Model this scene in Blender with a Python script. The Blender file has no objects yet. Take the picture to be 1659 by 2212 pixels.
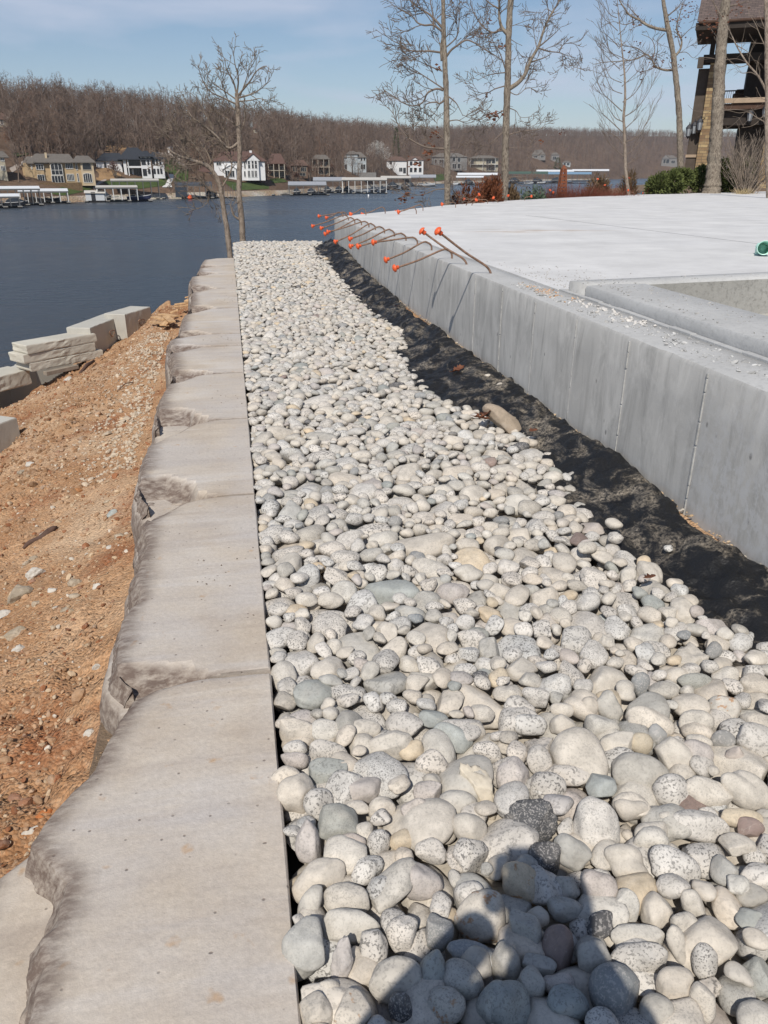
import bpy, math, random
import numpy as np
from mathutils import Vector, Matrix, noise as mnoise

S = bpy.context.scene
COL = S.collection
R = math.radians
# ------------------------------------------------------------------ camera, sky, sun, exposure
CAM_H = 1.6
PITCH = math.atan((1106 - 374) / 1662)          # the horizon lies 374 / 2212 down the picture
YAW = R(10.6)                                   # camera turned right of the retaining wall's direction (+Y)
cd = bpy.data.cameras.new('camera')
cam = bpy.data.objects.new('camera', cd); COL.objects.link(cam)
cam.location = (0, 0, CAM_H)
cam.rotation_euler = (R(90) - PITCH, 0, -YAW)
cd.sensor_fit = 'HORIZONTAL'; cd.angle_x = 2 * math.atan(829.5 / 1662)
cd.clip_start = 0.02; cd.clip_end = 9000
S.camera = cam
SUN_EL, SUN_AZ = 47.0, 24.6                     # light travels 24.6 deg right of +Y, 47 deg down
W = bpy.data.worlds.new('World'); S.world = W; W.use_nodes = True
wn, wl = W.node_tree.nodes, W.node_tree.links
bg = wn['Background']
sky = wn.new('ShaderNodeTexSky'); sky.sky_type = 'NISHITA'; sky.sun_disc = False
sky.sun_elevation = R(SUN_EL); sky.sun_rotation = R(180 + SUN_AZ)
sky.air_density = 1.1; sky.dust_density = 0.25; sky.ozone_density = 5.0; sky.altitude = 200
# thin streaky cloud, laid out by sky direction
tc = wn.new('ShaderNodeTexCoord'); mp = wn.new('ShaderNodeMapping')
mp.inputs['Scale'].default_value = (1.5, 1.5, 8.5); mp.inputs['Rotation'].default_value = (0.16, -0.30, 0.3)
mp.inputs['Location'].default_value = (0.15, 0.4, 0.1)
nz = wn.new('ShaderNodeTexNoise'); nz.inputs['Scale'].default_value = 1.5; nz.inputs['Detail'].default_value = 6; nz.inputs['Roughness'].default_value = 0.5
nz.inputs['Distortion'].default_value = 0.3
cr = wn.new('ShaderNodeValToRGB'); cr.color_ramp.elements[0].position = 0.47; cr.color_ramp.elements[1].position = 0.64
cr.color_ramp.elements[0].color = (0.02, 0.02, 0.02, 1); cr.color_ramp.elements[1].color = (0.72, 0.72, 0.72, 1)
mx = wn.new('ShaderNodeMix'); mx.data_type = 'RGBA'; mx.inputs['B'].default_value = (6.6, 7.3, 9.0, 1)
wl.new(tc.outputs['Generated'], mp.inputs['Vector']); wl.new(mp.outputs['Vector'], nz.inputs['Vector'])
wl.new(nz.outputs['Fac'], cr.inputs['Fac']); sxz = wn.new('ShaderNodeSeparateXYZ'); wl.new(tc.outputs['Generated'], sxz.inputs[0])
hz = wn.new('ShaderNodeMapRange'); hz.inputs['From Min'].default_value = 0.0; hz.inputs['From Max'].default_value = 0.22; hz.inputs['To Min'].default_value = 0.40; hz.inputs['To Max'].default_value = 0.0
wl.new(sxz.outputs['Z'], hz.inputs['Value']); mxx = wn.new('ShaderNodeMath'); mxx.operation = 'MAXIMUM'; wl.new(cr.outputs['Color'], mxx.inputs[0]); wl.new(hz.outputs['Result'], mxx.inputs[1])
wl.new(mxx.outputs[0], mx.inputs['Factor'])
wl.new(sky.outputs['Color'], mx.inputs['A']); wl.new(mx.outputs['Result'], bg.inputs['Color'])
bg.inputs['Strength'].default_value = 0.084
sd = bpy.data.lights.new('sun', 'SUN'); sd.energy = 4.4; sd.angle = R(0.53); sd.color = (1.0, 0.945, 0.86)
sun = bpy.data.objects.new('sun', sd); COL.objects.link(sun)
SDIR = Vector((math.sin(R(SUN_AZ)) * math.cos(R(SUN_EL)), math.cos(R(SUN_AZ)) * math.cos(R(SUN_EL)), -math.sin(R(SUN_EL))))
sun.rotation_euler = SDIR.to_track_quat('-Z', 'Y').to_euler(); sun.location = (-20, -40, 60)
vs = S.view_settings; vs.view_transform = 'Standard'; vs.look = 'None'; vs.gamma = 1; vs.exposure = 0.0
S.cycles.max_bounces = 6; S.cycles.diffuse_bounces = 3; S.cycles.glossy_bounces = 3; S.cycles.transparent_max_bounces = 8

# ------------------------------------------------------------------ measuring: a point of the photo (1659 x 2212) as a ray into the place
def ray(x, y):
    xc = (x - 829.5) / 1662; yc = (1106 - y) / 1662
    f = math.cos(PITCH) + yc * math.sin(PITCH); z = -math.sin(PITCH) + yc * math.cos(PITCH)
    return Vector((xc * math.cos(YAW) + f * math.sin(YAW), -xc * math.sin(YAW) + f * math.cos(YAW), z))
def at_z(x, y, z=0.0):
    d = ray(x, y); t = (z - CAM_H) / d.z; return Vector((d.x * t, d.y * t, z))
def at_X(x, y, X):
    d = ray(x, y); t = X / d.x; return Vector((X, d.y * t, CAM_H + d.z * t))
def at_Y(x, y, Y):
    d = ray(x, y); t = Y / d.y; return Vector((d.x * t, Y, CAM_H + d.z * t))
def azim(x, y=374):
    d = ray(x, y); return math.atan2(d.x, d.y)
class Plane:
    """Upright plane facing the camera's place at a distance; uv() measures the photo on it in metres."""
    def __init__(s, x, dist, y=374):
        s.a = azim(x, y); s.n = Vector((math.sin(s.a), math.cos(s.a), 0)); s.u = Vector((math.cos(s.a), -math.sin(s.a), 0))
        s.d = dist; s.o = s.n * dist
    def uv(s, x, y):
        d = ray(x, y); t = s.d / (d.x * s.n.x + d.y * s.n.y); p = d * t
        return (p.dot(s.u), CAM_H + p.z)
    def p(s, x, y, off=0.0):
        u, z = s.uv(x, y); q = s.o + s.u * u + s.n * off; return Vector((q.x, q.y, z))
    def w(s, u, z, off=0.0):
        q = s.o + s.u * u + s.n * off; return Vector((q.x, q.y, z))

# ------------------------------------------------------------------ materials
def ntree(name):
    m = bpy.data.materials.new(name); m.use_nodes = True
    nt = m.node_tree; return m, nt, nt.nodes['Principled BSDF']
def nmath(nt, op, a, b=None, clamp=False):
    n = nt.nodes.new('ShaderNodeMath'); n.operation = op; n.use_clamp = clamp
    for i, v in enumerate((a, b)):
        if v is None: continue
        if isinstance(v, (int, float)): n.inputs[i].default_value = v
        else: nt.links.new(v, n.inputs[i])
    return n.outputs[0]
def nmix(nt, f, a, b, mode='MIX'):
    n = nt.nodes.new('ShaderNodeMix'); n.data_type = 'RGBA'; n.blend_type = mode
    for k, v in (('Factor', f), ('A', a), ('B', b)):
        if isinstance(v, (int, float)): n.inputs[k].default_value = v
        elif isinstance(v, tuple): n.inputs[k].default_value = v if len(v) == 4 else (*v, 1)
        else: nt.links.new(v, n.inputs[k])
    return n.outputs['Result']
def nnoise(nt, vec, scale, detail=4, rough=0.55, dist=0.0):
    n = nt.nodes.new('ShaderNodeTexNoise'); n.inputs['Scale'].default_value = scale
    n.inputs['Detail'].default_value = detail; n.inputs['Roughness'].default_value = rough; n.inputs['Distortion'].default_value = dist
    if vec is not None: nt.links.new(vec, n.inputs['Vector'])
    return n.outputs['Fac']
def nvor(nt, vec, scale, out='Distance', feature='F1'):
    n = nt.nodes.new('ShaderNodeTexVoronoi'); n.inputs['Scale'].default_value = scale; n.feature = feature
    if vec is not None: nt.links.new(vec, n.inputs['Vector'])
    return n.outputs[out]
def nramp(nt, v, *stops):
    n = nt.nodes.new('ShaderNodeValToRGB'); e = n.color_ramp.elements
    while len(e) < len(stops): e.new(0.5)
    for k, (p, c) in enumerate(stops):
        e[k].position = p; e[k].color = (c, c, c, 1) if isinstance(c, (int, float)) else (*c, 1)
    nt.links.new(v, n.inputs['Fac']); return n.outputs['Color']
def nco(nt, kind='Object', scale=None, rot=None):
    n = nt.nodes.new('ShaderNodeTexCoord'); o = n.outputs[kind]
    if kind == 'World':
        pass
    if scale or rot:
        m = nt.nodes.new('ShaderNodeMapping')
        if scale: m.inputs['Scale'].default_value = scale
        if rot: m.inputs['Rotation'].default_value = rot
        nt.links.new(o, m.inputs['Vector']); o = m.outputs['Vector']
    return o
def npos(nt, scale=None, loc=None):
    o = nt.nodes.new('ShaderNodeNewGeometry').outputs['Position']
    if scale or loc:
        m = nt.nodes.new('ShaderNodeMapping')
        if scale: m.inputs['Scale'].default_value = scale
        if loc: m.inputs['Location'].default_value = loc
        nt.links.new(o, m.inputs['Vector']); o = m.outputs['Vector']
    return o
def nattr(nt, name, out='Color'):
    n = nt.nodes.new('ShaderNodeAttribute'); n.attribute_name = name; return n.outputs[out]
def nbump(nt, b, h, strength=0.4, dist=0.01):
    n = nt.nodes.new('ShaderNodeBump'); n.inputs['Strength'].default_value = strength; n.inputs['Distance'].default_value = dist
    nt.links.new(h, n.inputs['Height']); nt.links.new(n.outputs['Normal'], b.inputs['Normal']); return n
_M = {}
def mat(name, col, rough=0.7, var=0.25, scale=3.0, bump=0.0, bscale=None, metal=0.0, spec=0.3, stretch=None, tint=None, objvar=0.0):
    """plain procedural surface: colour varied by two octaves of noise, optional bump, optional second tint"""
    if name in _M: return _M[name]
    m, nt, b = ntree(name)
    v = npos(nt, stretch)
    n1 = nnoise(nt, v, scale, 5); n2 = nnoise(nt, v, scale * 7, 3)
    f = nmath(nt, 'ADD', nmath(nt, 'MULTIPLY', n1, 0.65), nmath(nt, 'MULTIPLY', n2, 0.35))
    lo = tuple(c * (1 - var) for c in col); hi = tuple(min(0.95, c * (1 + var)) for c in (tint or col))
    c = nramp(nt, f, (0.3, lo), (0.7, hi))
    if objvar:
        oi = nt.nodes.new('ShaderNodeObjectInfo').outputs['Random']
        c = nmix(nt, 1.0, c, nramp(nt, oi, (0.0, 1 - objvar), (1.0, 1.0)), 'MULTIPLY')
    nt.links.new(c, b.inputs['Base Color'])
    b.inputs['Roughness'].default_value = rough; b.inputs['Metallic'].default_value = metal; b.inputs['Specular IOR Level'].default_value = spec
    if bump: nbump(nt, b, nnoise(nt, v, bscale or scale * 6, 6, 0.65), bump, 0.3 / (bscale or scale * 6))
    _M[name] = m; return m

# ------------------------------------------------------------------ mesh building
class MB:
    def __init__(s): s.v = []; s.f = []
    def add(s, vs, fs):
        o = len(s.v); s.v += [tuple(p) for p in vs]; s.f += [tuple(i + o for i in q) for q in fs]; return s
    def box(s, x0, x1, y0, y1, z0, z1, M=None):
        vs = [Vector((x, y, z)) for z in (z0, z1) for y in (y0, y1) for x in (x0, x1)]
        if M is not None: vs = [M @ p for p in vs]
        return s.add(vs, [(0, 2, 3, 1), (4, 5, 7, 6), (0, 1, 5, 4), (2, 6, 7, 3), (0, 4, 6, 2), (1, 3, 7, 5)])
    def bar(s, a, b, w, h=None):
        a, b = Vector(a), Vector(b); h = h or w; d = (b - a).normalized()
        up = Vector((0, 0, 1)) if abs(d.z) < 0.95 else Vector((0, 1, 0))
        r = d.cross(up).normalized() * (w / 2); u = r.cross(d).normalized() * (h / 2)
        return s.add([a - r - u, a + r - u, a + r + u, a - r + u, b - r - u, b + r - u, b + r + u, b - r + u],
                     [(0, 3, 2, 1), (4, 5, 6, 7), (0, 1, 5, 4), (1, 2, 6, 5), (2, 3, 7, 6), (3, 0, 4, 7)])
    def tube(s, pts, rads, n=6, cap=True):
        pts = [Vector(p) for p in pts]
        if isinstance(rads, (int, float)): rads = [rads] * len(pts)
        o = len(s.v); prev = None
        for i, p in enumerate(pts):
            d = (pts[min(i + 1, len(pts) - 1)] - pts[max(i - 1, 0)])
            d = d.normalized() if d.length > 1e-9 else Vector((0, 0, 1))
            if prev is None:
                prev = d.cross(Vector((0, 0, 1)) if abs(d.z) < 0.9 else Vector((1, 0, 0))).normalized()
            else:
                q = prev - d * prev.dot(d); prev = q.normalized() if q.length > 1e-6 else d.orthogonal().normalized()
            e = d.cross(prev)
            for k in range(n):
                a = 2 * math.pi * k / n; c = prev * math.cos(a) + e * math.sin(a)
                s.v.append(tuple(p + c * rads[i]))
        for i in range(len(pts) - 1):
            for k in range(n):
                a = o + i * n + k; b2 = o + i * n + (k + 1) % n
                s.f.append((a, b2, b2 + n, a + n))
        if cap:
            s.f.append(tuple(o + k for k in reversed(range(n)))); s.f.append(tuple(o + (len(pts) - 1) * n + k for k in range(n)))
        return s
    def lathe(s, prof, n=12, M=None):
        """profile of (radius, height) turned about z"""
        M = M or Matrix()
        vs = [M @ Vector((r * math.cos(2 * math.pi * k / n), r * math.sin(2 * math.pi * k / n), z)) for r, z in prof for k in range(n)]
        fs = [(i * n + k, i * n + (k + 1) % n, (i + 1) * n + (k + 1) % n, (i + 1) * n + k) for i in range(len(prof) - 1) for k in range(n)]
        fs += [tuple(reversed(range(n))), tuple((len(prof) - 1) * n + k for k in range(n))]
        return s.add(vs, fs)
    def prism(s, poly, axis_fn, t0, t1):
        """closed polygon [(a,b)] extruded between t0 and t1; axis_fn(a,b,t) -> point"""
        n = len(poly); vs = [axis_fn(a, b, t0) for a, b in poly] + [axis_fn(a, b, t1) for a, b in poly]
        return s.add(vs, [tuple(range(n)), tuple(reversed(range(n, 2 * n)))] + [((k + 1) % n, k, n + k, n + (k + 1) % n) for k in range(n)])
    def build(s, name, m, parent=None, smooth=False, bevel=0.0, loc=None):
        me = bpy.data.meshes.new(name); me.from_pydata(s.v, [], s.f); me.validate(); me.materials.append(m)
        if smooth: me.polygons.foreach_set('use_smooth', [True] * len(me.polygons))
        o = bpy.data.objects.new(name, me); COL.objects.link(o)
        if parent: o.parent = parent
        if loc is not None: o.location = loc
        if bevel:
            b = o.modifiers.new('bevel', 'BEVEL'); b.width = bevel; b.segments = 2; b.limit_method = 'ANGLE'; b.angle_limit = R(40)
        return o
def mesh_np(name, V, F, m, parent=None, smooth=True, attrs=(), link=True):
    """mesh straight from arrays; F is (n, 3) or (n, 4); attrs = [(name, type, array)] per vertex"""
    V = np.asarray(V, np.float32); F = np.asarray(F, np.int32); k = F.shape[1]
    me = bpy.data.meshes.new(name); me.vertices.add(len(V)); me.vertices.foreach_set('co', V.ravel())
    me.loops.add(F.size); me.loops.foreach_set('vertex_index', F.ravel())
    me.polygons.add(len(F)); me.polygons.foreach_set('loop_start', np.arange(0, F.size, k, dtype=np.int32))
    me.update(calc_edges=True); me.validate()
    me.polygons.foreach_set('use_smooth', np.full(len(me.polygons), smooth))
    for an, ty, arr in attrs:
        a = me.attributes.new(an, ty, 'POINT'); a.data.foreach_set('color' if 'COLOR' in ty else ('vector' if 'VECTOR' in ty else 'value'), np.asarray(arr, np.float32).ravel())
    me.materials.append(m)
    if not link: return me
    o = bpy.data.objects.new(name, me); COL.objects.link(o)
    if parent: o.parent = parent
    return o
def grid_mesh(name, P, m, parent=None, smooth=True, attrs=()):
    """P: (rows, cols, 3) array of points"""
    r, c, _ = P.shape; idx = np.arange(r * c).reshape(r, c)
    F = np.stack([idx[:-1, :-1], idx[:-1, 1:], idx[1:, 1:], idx[1:, :-1]], -1).reshape(-1, 4)
    return mesh_np(name, P.reshape(-1, 3), F, m, parent, smooth, attrs)
def tag(o, label=None, cat=None, group=None, kind=None):
    if label: o['label'] = label
    if cat: o['category'] = cat
    if group: o['group'] = group
    if kind: o['kind'] = kind
    return o
def thing(name, label, cat, loc=(0, 0, 0), rz=0.0, group=None):
    o = bpy.data.objects.new(name, None); COL.objects.link(o); o.empty_display_size = 0.2
    o.location = loc; o.rotation_euler = (0, 0, rz); return tag(o, label, cat, group)
def fbm(x, y, sc, oct=4, seed=0.0):
    t = 0; a = 1; n = 0
    for k in range(oct):
        t += a * mnoise.noise(Vector((x * sc + seed, y * sc - seed * 1.7, seed * 0.31 + k * 7.1))); n += a; a *= 0.55; sc *= 2.03
    return t / n
def lerp_tab(t, v):
    """piecewise linear table [(key, value)]"""
    if v <= t[0][0]: return t[0][1]
    for (a, p), (b, q) in zip(t, t[1:]):
        if v <= b: return p + (q - p) * (v - a) / (b - a)
    return t[-1][1]
def smooth01(a, b, x):
    t = min(1, max(0, (x - a) / (b - a))); return t * t * (3 - 2 * t)
# ================================================================== water and far shore
WATER_Z = -6.4
m, nt, b = ntree('lake_water')
v = npos(nt, (1.0, 1.0, 1.0)); v2 = npos(nt, (0.35, 1.0, 1.0))
b.inputs['Base Color'].default_value = (0.040, 0.052, 0.066, 1); b.inputs['Roughness'].default_value = 0.25; b.inputs['IOR'].default_value = 1.33
b.inputs['Specular IOR Level'].default_value = 0.42
h = nmath(nt, 'ADD', nnoise(nt, v2, 1.6, 5, 0.6), nmath(nt, 'MULTIPLY', nnoise(nt, v, 0.22, 3, 0.5), 1.2))
nbump(nt, b, h, 0.9, 0.35)
rg_ = nt.nodes.new('ShaderNodeMapRange'); nt.links.new(nnoise(nt, npos(nt, (0.4, 1, 1)), 0.03, 4, 0.6), rg_.inputs['Value']); rg_.inputs['From Min'].default_value = 0.3; rg_.inputs['From Max'].default_value = 0.7; rg_.inputs['To Min'].default_value = 0.16; rg_.inputs['To Max'].default_value = 0.34
nt.links.new(rg_.outputs['Result'], b.inputs['Roughness'])
M_WATER = m
tag(MB().add([(-3000, -400, WATER_Z), (3500, -400, WATER_Z), (3500, 4200, WATER_Z), (-3000, 4200, WATER_Z)], [(0, 1, 2, 3)]).build('water', M_WATER), kind='structure')

COLS = [  # photo column, shoreline row, then (metres behind the shoreline, photo row of the ground there)
 (-400, 460, [(5, 447), (26, 402), (55, 350), (95, 312), (190, 245), (320, 238)]),
 (0, 443, [(5, 434), (26, 398), (55, 348), (95, 312), (190, 243), (320, 236)]),
 (100, 439, [(5, 431), (25, 396), (55, 345), (95, 312), (190, 243), (320, 238)]),
 (300, 431, [(6, 423), (30, 383), (60, 333), (100, 305), (190, 252), (320, 248)]),
 (480, 427, [(6, 417), (30, 387), (70, 345), (110, 318), (200, 270), (340, 265)]),
 (620, 421, [(6, 413), (32, 386), (80, 348), (120, 325), (220, 290), (360, 283)]),
 (780, 408, [(6, 403), (36, 380), (90, 352), (140, 330), (250, 300), (400, 293)]),
 (900, 398, [(7, 394), (40, 372), (110, 348), (170, 330), (300, 302), (480, 297)]),
 (1060, 394, [(7, 391), (40, 375), (130, 346), (220, 325), (400, 294), (600, 288)]),
 (1300, 388, [(8, 386), (40, 376), (140, 348), (240, 328), (450, 298), (650, 293)]),
 (1400, 385.5, [(8, 384), (40, 379), (160, 350), (280, 330), (500, 297), (750, 293)]),
 (1660, 385, [(8, 383), (40, 378), (160, 350), (280, 330), (500, 298), (750, 294)]),
 (2400, 385, [(8, 383), (40, 378), (160, 352), (280, 335), (500, 303), (750, 300)]),
]
def col_of(az):
    return 829.5 + 1662 * math.tan(az - YAW) / math.cos(PITCH)
SHORE = []; PROF = []
for x, y, st in COLS:
    q = at_z(x, y, WATER_Z); D = math.hypot(q.x, q.y); SHORE.append((x, D))
    pr = [(0, WATER_Z - 0.15)]
    for s, yy in st:
        d = ray(x, yy); pr.append((s, CAM_H + (D + s) * d.z / math.hypot(d.x, d.y)))
    pr.append((pr[-1][0] + 900, pr[-1][1] - 25)); PROF.append(pr)
def shore_d(x): return lerp_tab(SHORE, x)
def terr(x, s):
    if s < 0: return WATER_Z - 0.15 + s * 0.25
    for k in range(len(COLS) - 1):
        if x <= COLS[k + 1][0] or k == len(COLS) - 2:
            t = min(1, max(0, (x - COLS[k][0]) / (COLS[k + 1][0] - COLS[k][0]))); break
    z = lerp_tab(PROF[k], s) * (1 - t) + lerp_tab(PROF[k + 1], s) * t
    return z + min(1, s / 60) * 1.6 * fbm(x * 0.01, s * 0.012, 3.0, 3, 4.0)
def polar(x, dist):
    a = azim(x); return Vector((math.sin(a) * dist, math.cos(a) * dist, 0))
def far_pt(x, s):
    p = polar(x, shore_d(x) + s); p.z = terr(x, s); return p
def terr_hit(x, y, lift=0.0):
    """where a line of sight first meets the far shore's ground"""
    d = ray(x, y); h = math.hypot(d.x, d.y); a = math.atan2(d.x, d.y); cx = col_of(a); D0 = shore_d(cx); s = 0.0
    while s < 700:
        z = CAM_H + (D0 + s) * d.z / h
        if terr(cx, s) >= z: break
        s += 0.5 if s < 60 else 2.0
    return Vector((math.sin(a) * (D0 + s), math.cos(a) * (D0 + s), terr(cx, s) + lift))
m, nt, b = ntree('hillside')
v = npos(nt)
c = nramp(nt, nnoise(nt, v, 0.05, 6, 0.65), (0.30, (0.090, 0.058, 0.040)), (0.55, (0.145, 0.095, 0.064)), (0.75, (0.19, 0.128, 0.086)))
c = nmix(nt, nramp(nt, nnoise(nt, v, 0.9, 4), (0.45, 0.0), (0.65, 0.55)), c, (0.055, 0.042, 0.032))
nt.links.new(c, b.inputs['Base Color']); b.inputs['Roughness'].default_value = 0.95; b.inputs['Specular IOR Level'].default_value = 0.1
M_HILL = m
xs = list(range(-400, 2401, 14)); ss = [-14, -5, 0, 2, 4, 6, 9, 13, 18, 24, 30, 37, 45, 54, 64, 76, 90, 106, 124, 145, 170, 200, 235, 280, 340, 420, 520, 650, 800, 1100, 1500]
P = np.array([[tuple(far_pt(x, s)) for s in ss] for x in xs])
tag(grid_mesh('hillside', P, M_HILL), kind='structure')

def patch(name, px_poly, m, lift=0.12, step=5, kind='structure'):
    """a piece of ground outlined on the photo, laid on the far shore's slope"""
    poly = px_poly
    def inside(x, y):
        c = False
        for (x1, y1), (x2, y2) in zip(poly, poly[1:] + poly[:1]):
            if (y1 > y) != (y2 > y) and x < (x2 - x1) * (y - y1) / (y2 - y1) + x1: c = not c
        return c
    ys = [q[1] for q in poly]; y0, y1 = min(ys), max(ys); n = max(3, int((y1 - y0) / 2.5)); rows = []
    for i in range(n + 1):
        y = y0 + (y1 - y0) * (0.02 + 0.96 * i / n); xr = []
        for (xa, ya), (xb, yb) in zip(poly, poly[1:] + poly[:1]):
            if (ya > y) != (yb > y): xr.append(xa + (xb - xa) * (y - ya) / (yb - ya))
        if len(xr) < 2: continue
        a, c = min(xr), max(xr); rows.append([tuple(terr_hit(a + (c - a) * k / 12, y, lift)) for k in range(13)])
    o = grid_mesh(name, np.array(rows), m); return tag(o, kind=kind)
M_LAWN = mat('lawn', (0.045, 0.075, 0.022), 0.95, 0.3, 0.4, tint=(0.07, 0.09, 0.03), spec=0.1)
M_SOIL = mat('bare_soil', (0.30, 0.19, 0.10), 0.95, 0.25, 0.5, spec=0.1)
M_PATH = mat('pale_concrete', (0.58, 0.56, 0.52), 0.85, 0.12, 0.6, spec=0.2)
M_DRIVE = mat('drive_gravel', (0.33, 0.28, 0.24), 0.9, 0.15, 0.5, spec=0.2)
r2 = lambda x, y: (0.248 * x, 285.3 + 0.248 * y)        # readings from enlargements of the photo
r3 = lambda x, y: (331.8 + 0.248 * x, 285.3 + 0.248 * y)
r4 = lambda x, y: (663.6 + 0.248 * x, 265.4 + 0.248 * y)
r5 = lambda x, y: (995.4 + 0.24 * x, 232.3 + 0.24 * y)
r6 = lambda x, y: (1260.8 + 0.24 * x, 0.24 * y)
r7 = lambda x, y: (763.1 + 0.32 * x, 0.32 * y)
r8 = lambda x, y: (630.4 + 0.32 * x, 398.1 + 0.32 * y)
r1 = lambda x, y: (0.36 * x, 132.7 + 0.36 * y)
q = lambda f, *pts: [f(*p) for p in pts]
patch('lawn', q(r2, (430, 540), (560, 470), (710, 440), (850, 445), (800, 500), (700, 530), (560, 560)), M_LAWN)
patch('lawn', q(r2, (890, 440), (960, 425), (1420, 385), (1475, 400), (1430, 470), (1200, 500), (1000, 490)), M_LAWN)
patch('lawn', q(r2, (1430, 240), (1520, 240), (1640, 330), (1640, 440), (1500, 440), (1520, 380), (1440, 360)), M_LAWN)
patch('lawn', q(r3, (600, 425), (760, 440), (940, 440), (1010, 480), (1000, 505), (700, 510)), M_LAWN)
patch('lawn', q(r3, (1010, 410), (1120, 400), (1170, 440), (1040, 450)), M_LAWN)
patch('lawn', q(r4, (1090, 450), (1190, 445), (1195, 500), (1110, 510)), M_LAWN)
patch('lawn', [(52, 281), (66, 274), (82, 287), (80, 298), (50, 297)], M_LAWN)
patch('lawn', q(r2, (110, 180), (250, 190), (240, 210), (130, 215)), M_LAWN)
patch('soil', q(r2, (835, 330), (950, 310), (1060, 380), (1050, 400), (880, 430), (840, 420)), M_SOIL)
patch('soil', q(r2, (890, 130), (1320, 95), (1330, 130), (1130, 165), (900, 175)), M_SOIL)
patch('driveway', q(r2, (80, 320), (330, 185), (345, 195), (190, 290), (110, 360)), M_DRIVE)
patch('path', q(r2, (800, 490), (870, 430), (920, 410), (935, 420), (850, 470), (830, 510)), M_DRIVE)
patch('path', q(r2, (1455, 375), (1510, 372), (1518, 410), (1490, 450), (1500, 490), (1390, 487), (1440, 470), (1455, 430), (1480, 400)), M_PATH, 0.25)
patch('driveway', q(r3, (10, 180), (210, 185), (300, 320), (260, 320), (150, 230)), M_DRIVE)
# broken stone along the water's edge
m, nt, b = ntree('riprap'); v = npos(nt)
vc = nvor(nt, v, 1.5, 'Color'); vd = nvor(nt, v, 1.5)
c = nmix(nt, 0.5, nramp(nt, nnoise(nt, v, 0.06, 3), (0.4, (0.46, 0.41, 0.33)), (0.6, (0.33, 0.23, 0.14))), vc, 'MULTIPLY')
c = nmix(nt, 0.75, c, nramp(nt, nnoise(nt, v, 0.06, 3), (0.4, (0.50, 0.46, 0.39)), (0.6, (0.34, 0.24, 0.15))))
nt.links.new(c, b.inputs['Base Color']); b.inputs['Roughness'].default_value = 0.95; nbump(nt, b, vd, 1.0, 0.6)
P = np.array([[tuple(far_pt(x, s) + Vector((0, 0, 0.22 + 0.3 * abs(fbm(x, s, 0.6, 2, 9))))) for s in (-0.6, 0.4, 1.2, 2, 3, 4, 5, 6, 7.2)] for x in range(-300, 1320, 3)])
tag(grid_mesh('riprap', P, m, smooth=False), kind='structure')

# ================================================================== our own shore
EDGE = [(-60, 6.0), (-3.9, 11.3), (-2.8, 13.9), (-1.7, 15.3), (-1.1, 14.4), (-0.66, 13.7), (-0.60, 17.2), (2.14, 17.3), (5.94, 22.6), (8.9, 26.2), (17, 32.6), (26.3, 37.3), (40, 43), (120, 70)]
def edge_d(x, y):
    """signed distance past the outer edge of the terrace (positive towards the lake)"""
    best = 1e9; sg = -1
    for (x1, y1), (x2, y2) in zip(EDGE, EDGE[1:]):
        dx, dy = x2 - x1, y2 - y1; t = min(1, max(0, ((x - x1) * dx + (y - y1) * dy) / (dx * dx + dy * dy)))
        ex, ey = x - x1 - t * dx, y - y1 - t * dy; d = math.hypot(ex, ey)
        if d < best - 1e-9: best = d; sg = 1 if dx * ey - dy * ex > 0 else -1
    return best * sg
def dirt_z(x, y):
    base = -0.27 - 0.13 * smooth01(1.5, 5, y) - 0.40 * (-0.65 - x) - 0.13 * smooth01(11.3, 12.6, y) * smooth01(-1.3, -1.9, x)
    return base
def bank_z(x, y):
    d = edge_d(x, y)
    if x < -0.62 and y < 17.2:
        if d > 0.15: return max(-8.5, dirt_z(x, y) - 1.2 - 2.0 * d)
        return dirt_z(x, y) - 0.2
    if d <= 0: return -0.24 if x < 2.3 else 0.15
    w = smooth01(15, 32, x); e = -0.3 + 0.85 * smooth01(2, 6, x)
    pl = 2.0 + 17 * w; rise = w * 0.35 * smooth01(0, 8, d)
    if x < -0.5 - 0.02 * (y - 17): return max(-9, -1.2 - 2.0 * d)
    return max(-9, e + rise - (0.30 - 0.14 * smooth01(2, 8, x)) * max(0, d - pl) + 0.1 * fbm(x, y, 0.5, 3, 2))
m, nt, b = ntree('bank_earth'); v = npos(nt)
c = nramp(nt, nnoise(nt, v, 1.4, 6, 0.7), (0.3, (0.10, 0.065, 0.04)), (0.7, (0.24, 0.17, 0.11)))
nt.links.new(c, b.inputs['Base Color']); b.inputs['Roughness'].default_value = 0.95; nbump(nt, b, nnoise(nt, v, 9, 6, 0.7), 0.8, 0.05)
gx = [-60, -30, -15, -9, -6, -5, -4.4, -4, -3.6, -3.2, -2.8, -2.4, -2, -1.6, -1.2, -.9, -.7, -.6, -.4, 0, .5, 1, 1.6, 2.1, 2.29, 2.31, 2.6, 3, 4, 5, 6, 7, 8, 9, 10, 11.5, 13, 15, 17, 19, 21, 24, 27, 30, 34, 38, 43, 50, 60, 75, 95, 120]
gy = [-60, -20, -8, -3, -1, 0, 1, 2, 3, 4, 5, 6, 7, 8, 9, 10, 11, 12, 13, 14, 15, 16, 16.8, 17.2, 17.6, 18.2, 19, 20, 21, 22, 23, 24, 25, 26, 27, 28, 29.5, 31, 33, 35, 37, 39, 41, 44, 47, 51, 56, 62, 70, 80, 100, 130]
P = np.array([[(x, y, bank_z(x, y)) for y in gy] for x in gx])
tag(grid_mesh('ground', P, m, smooth=False), kind='structure')
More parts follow.
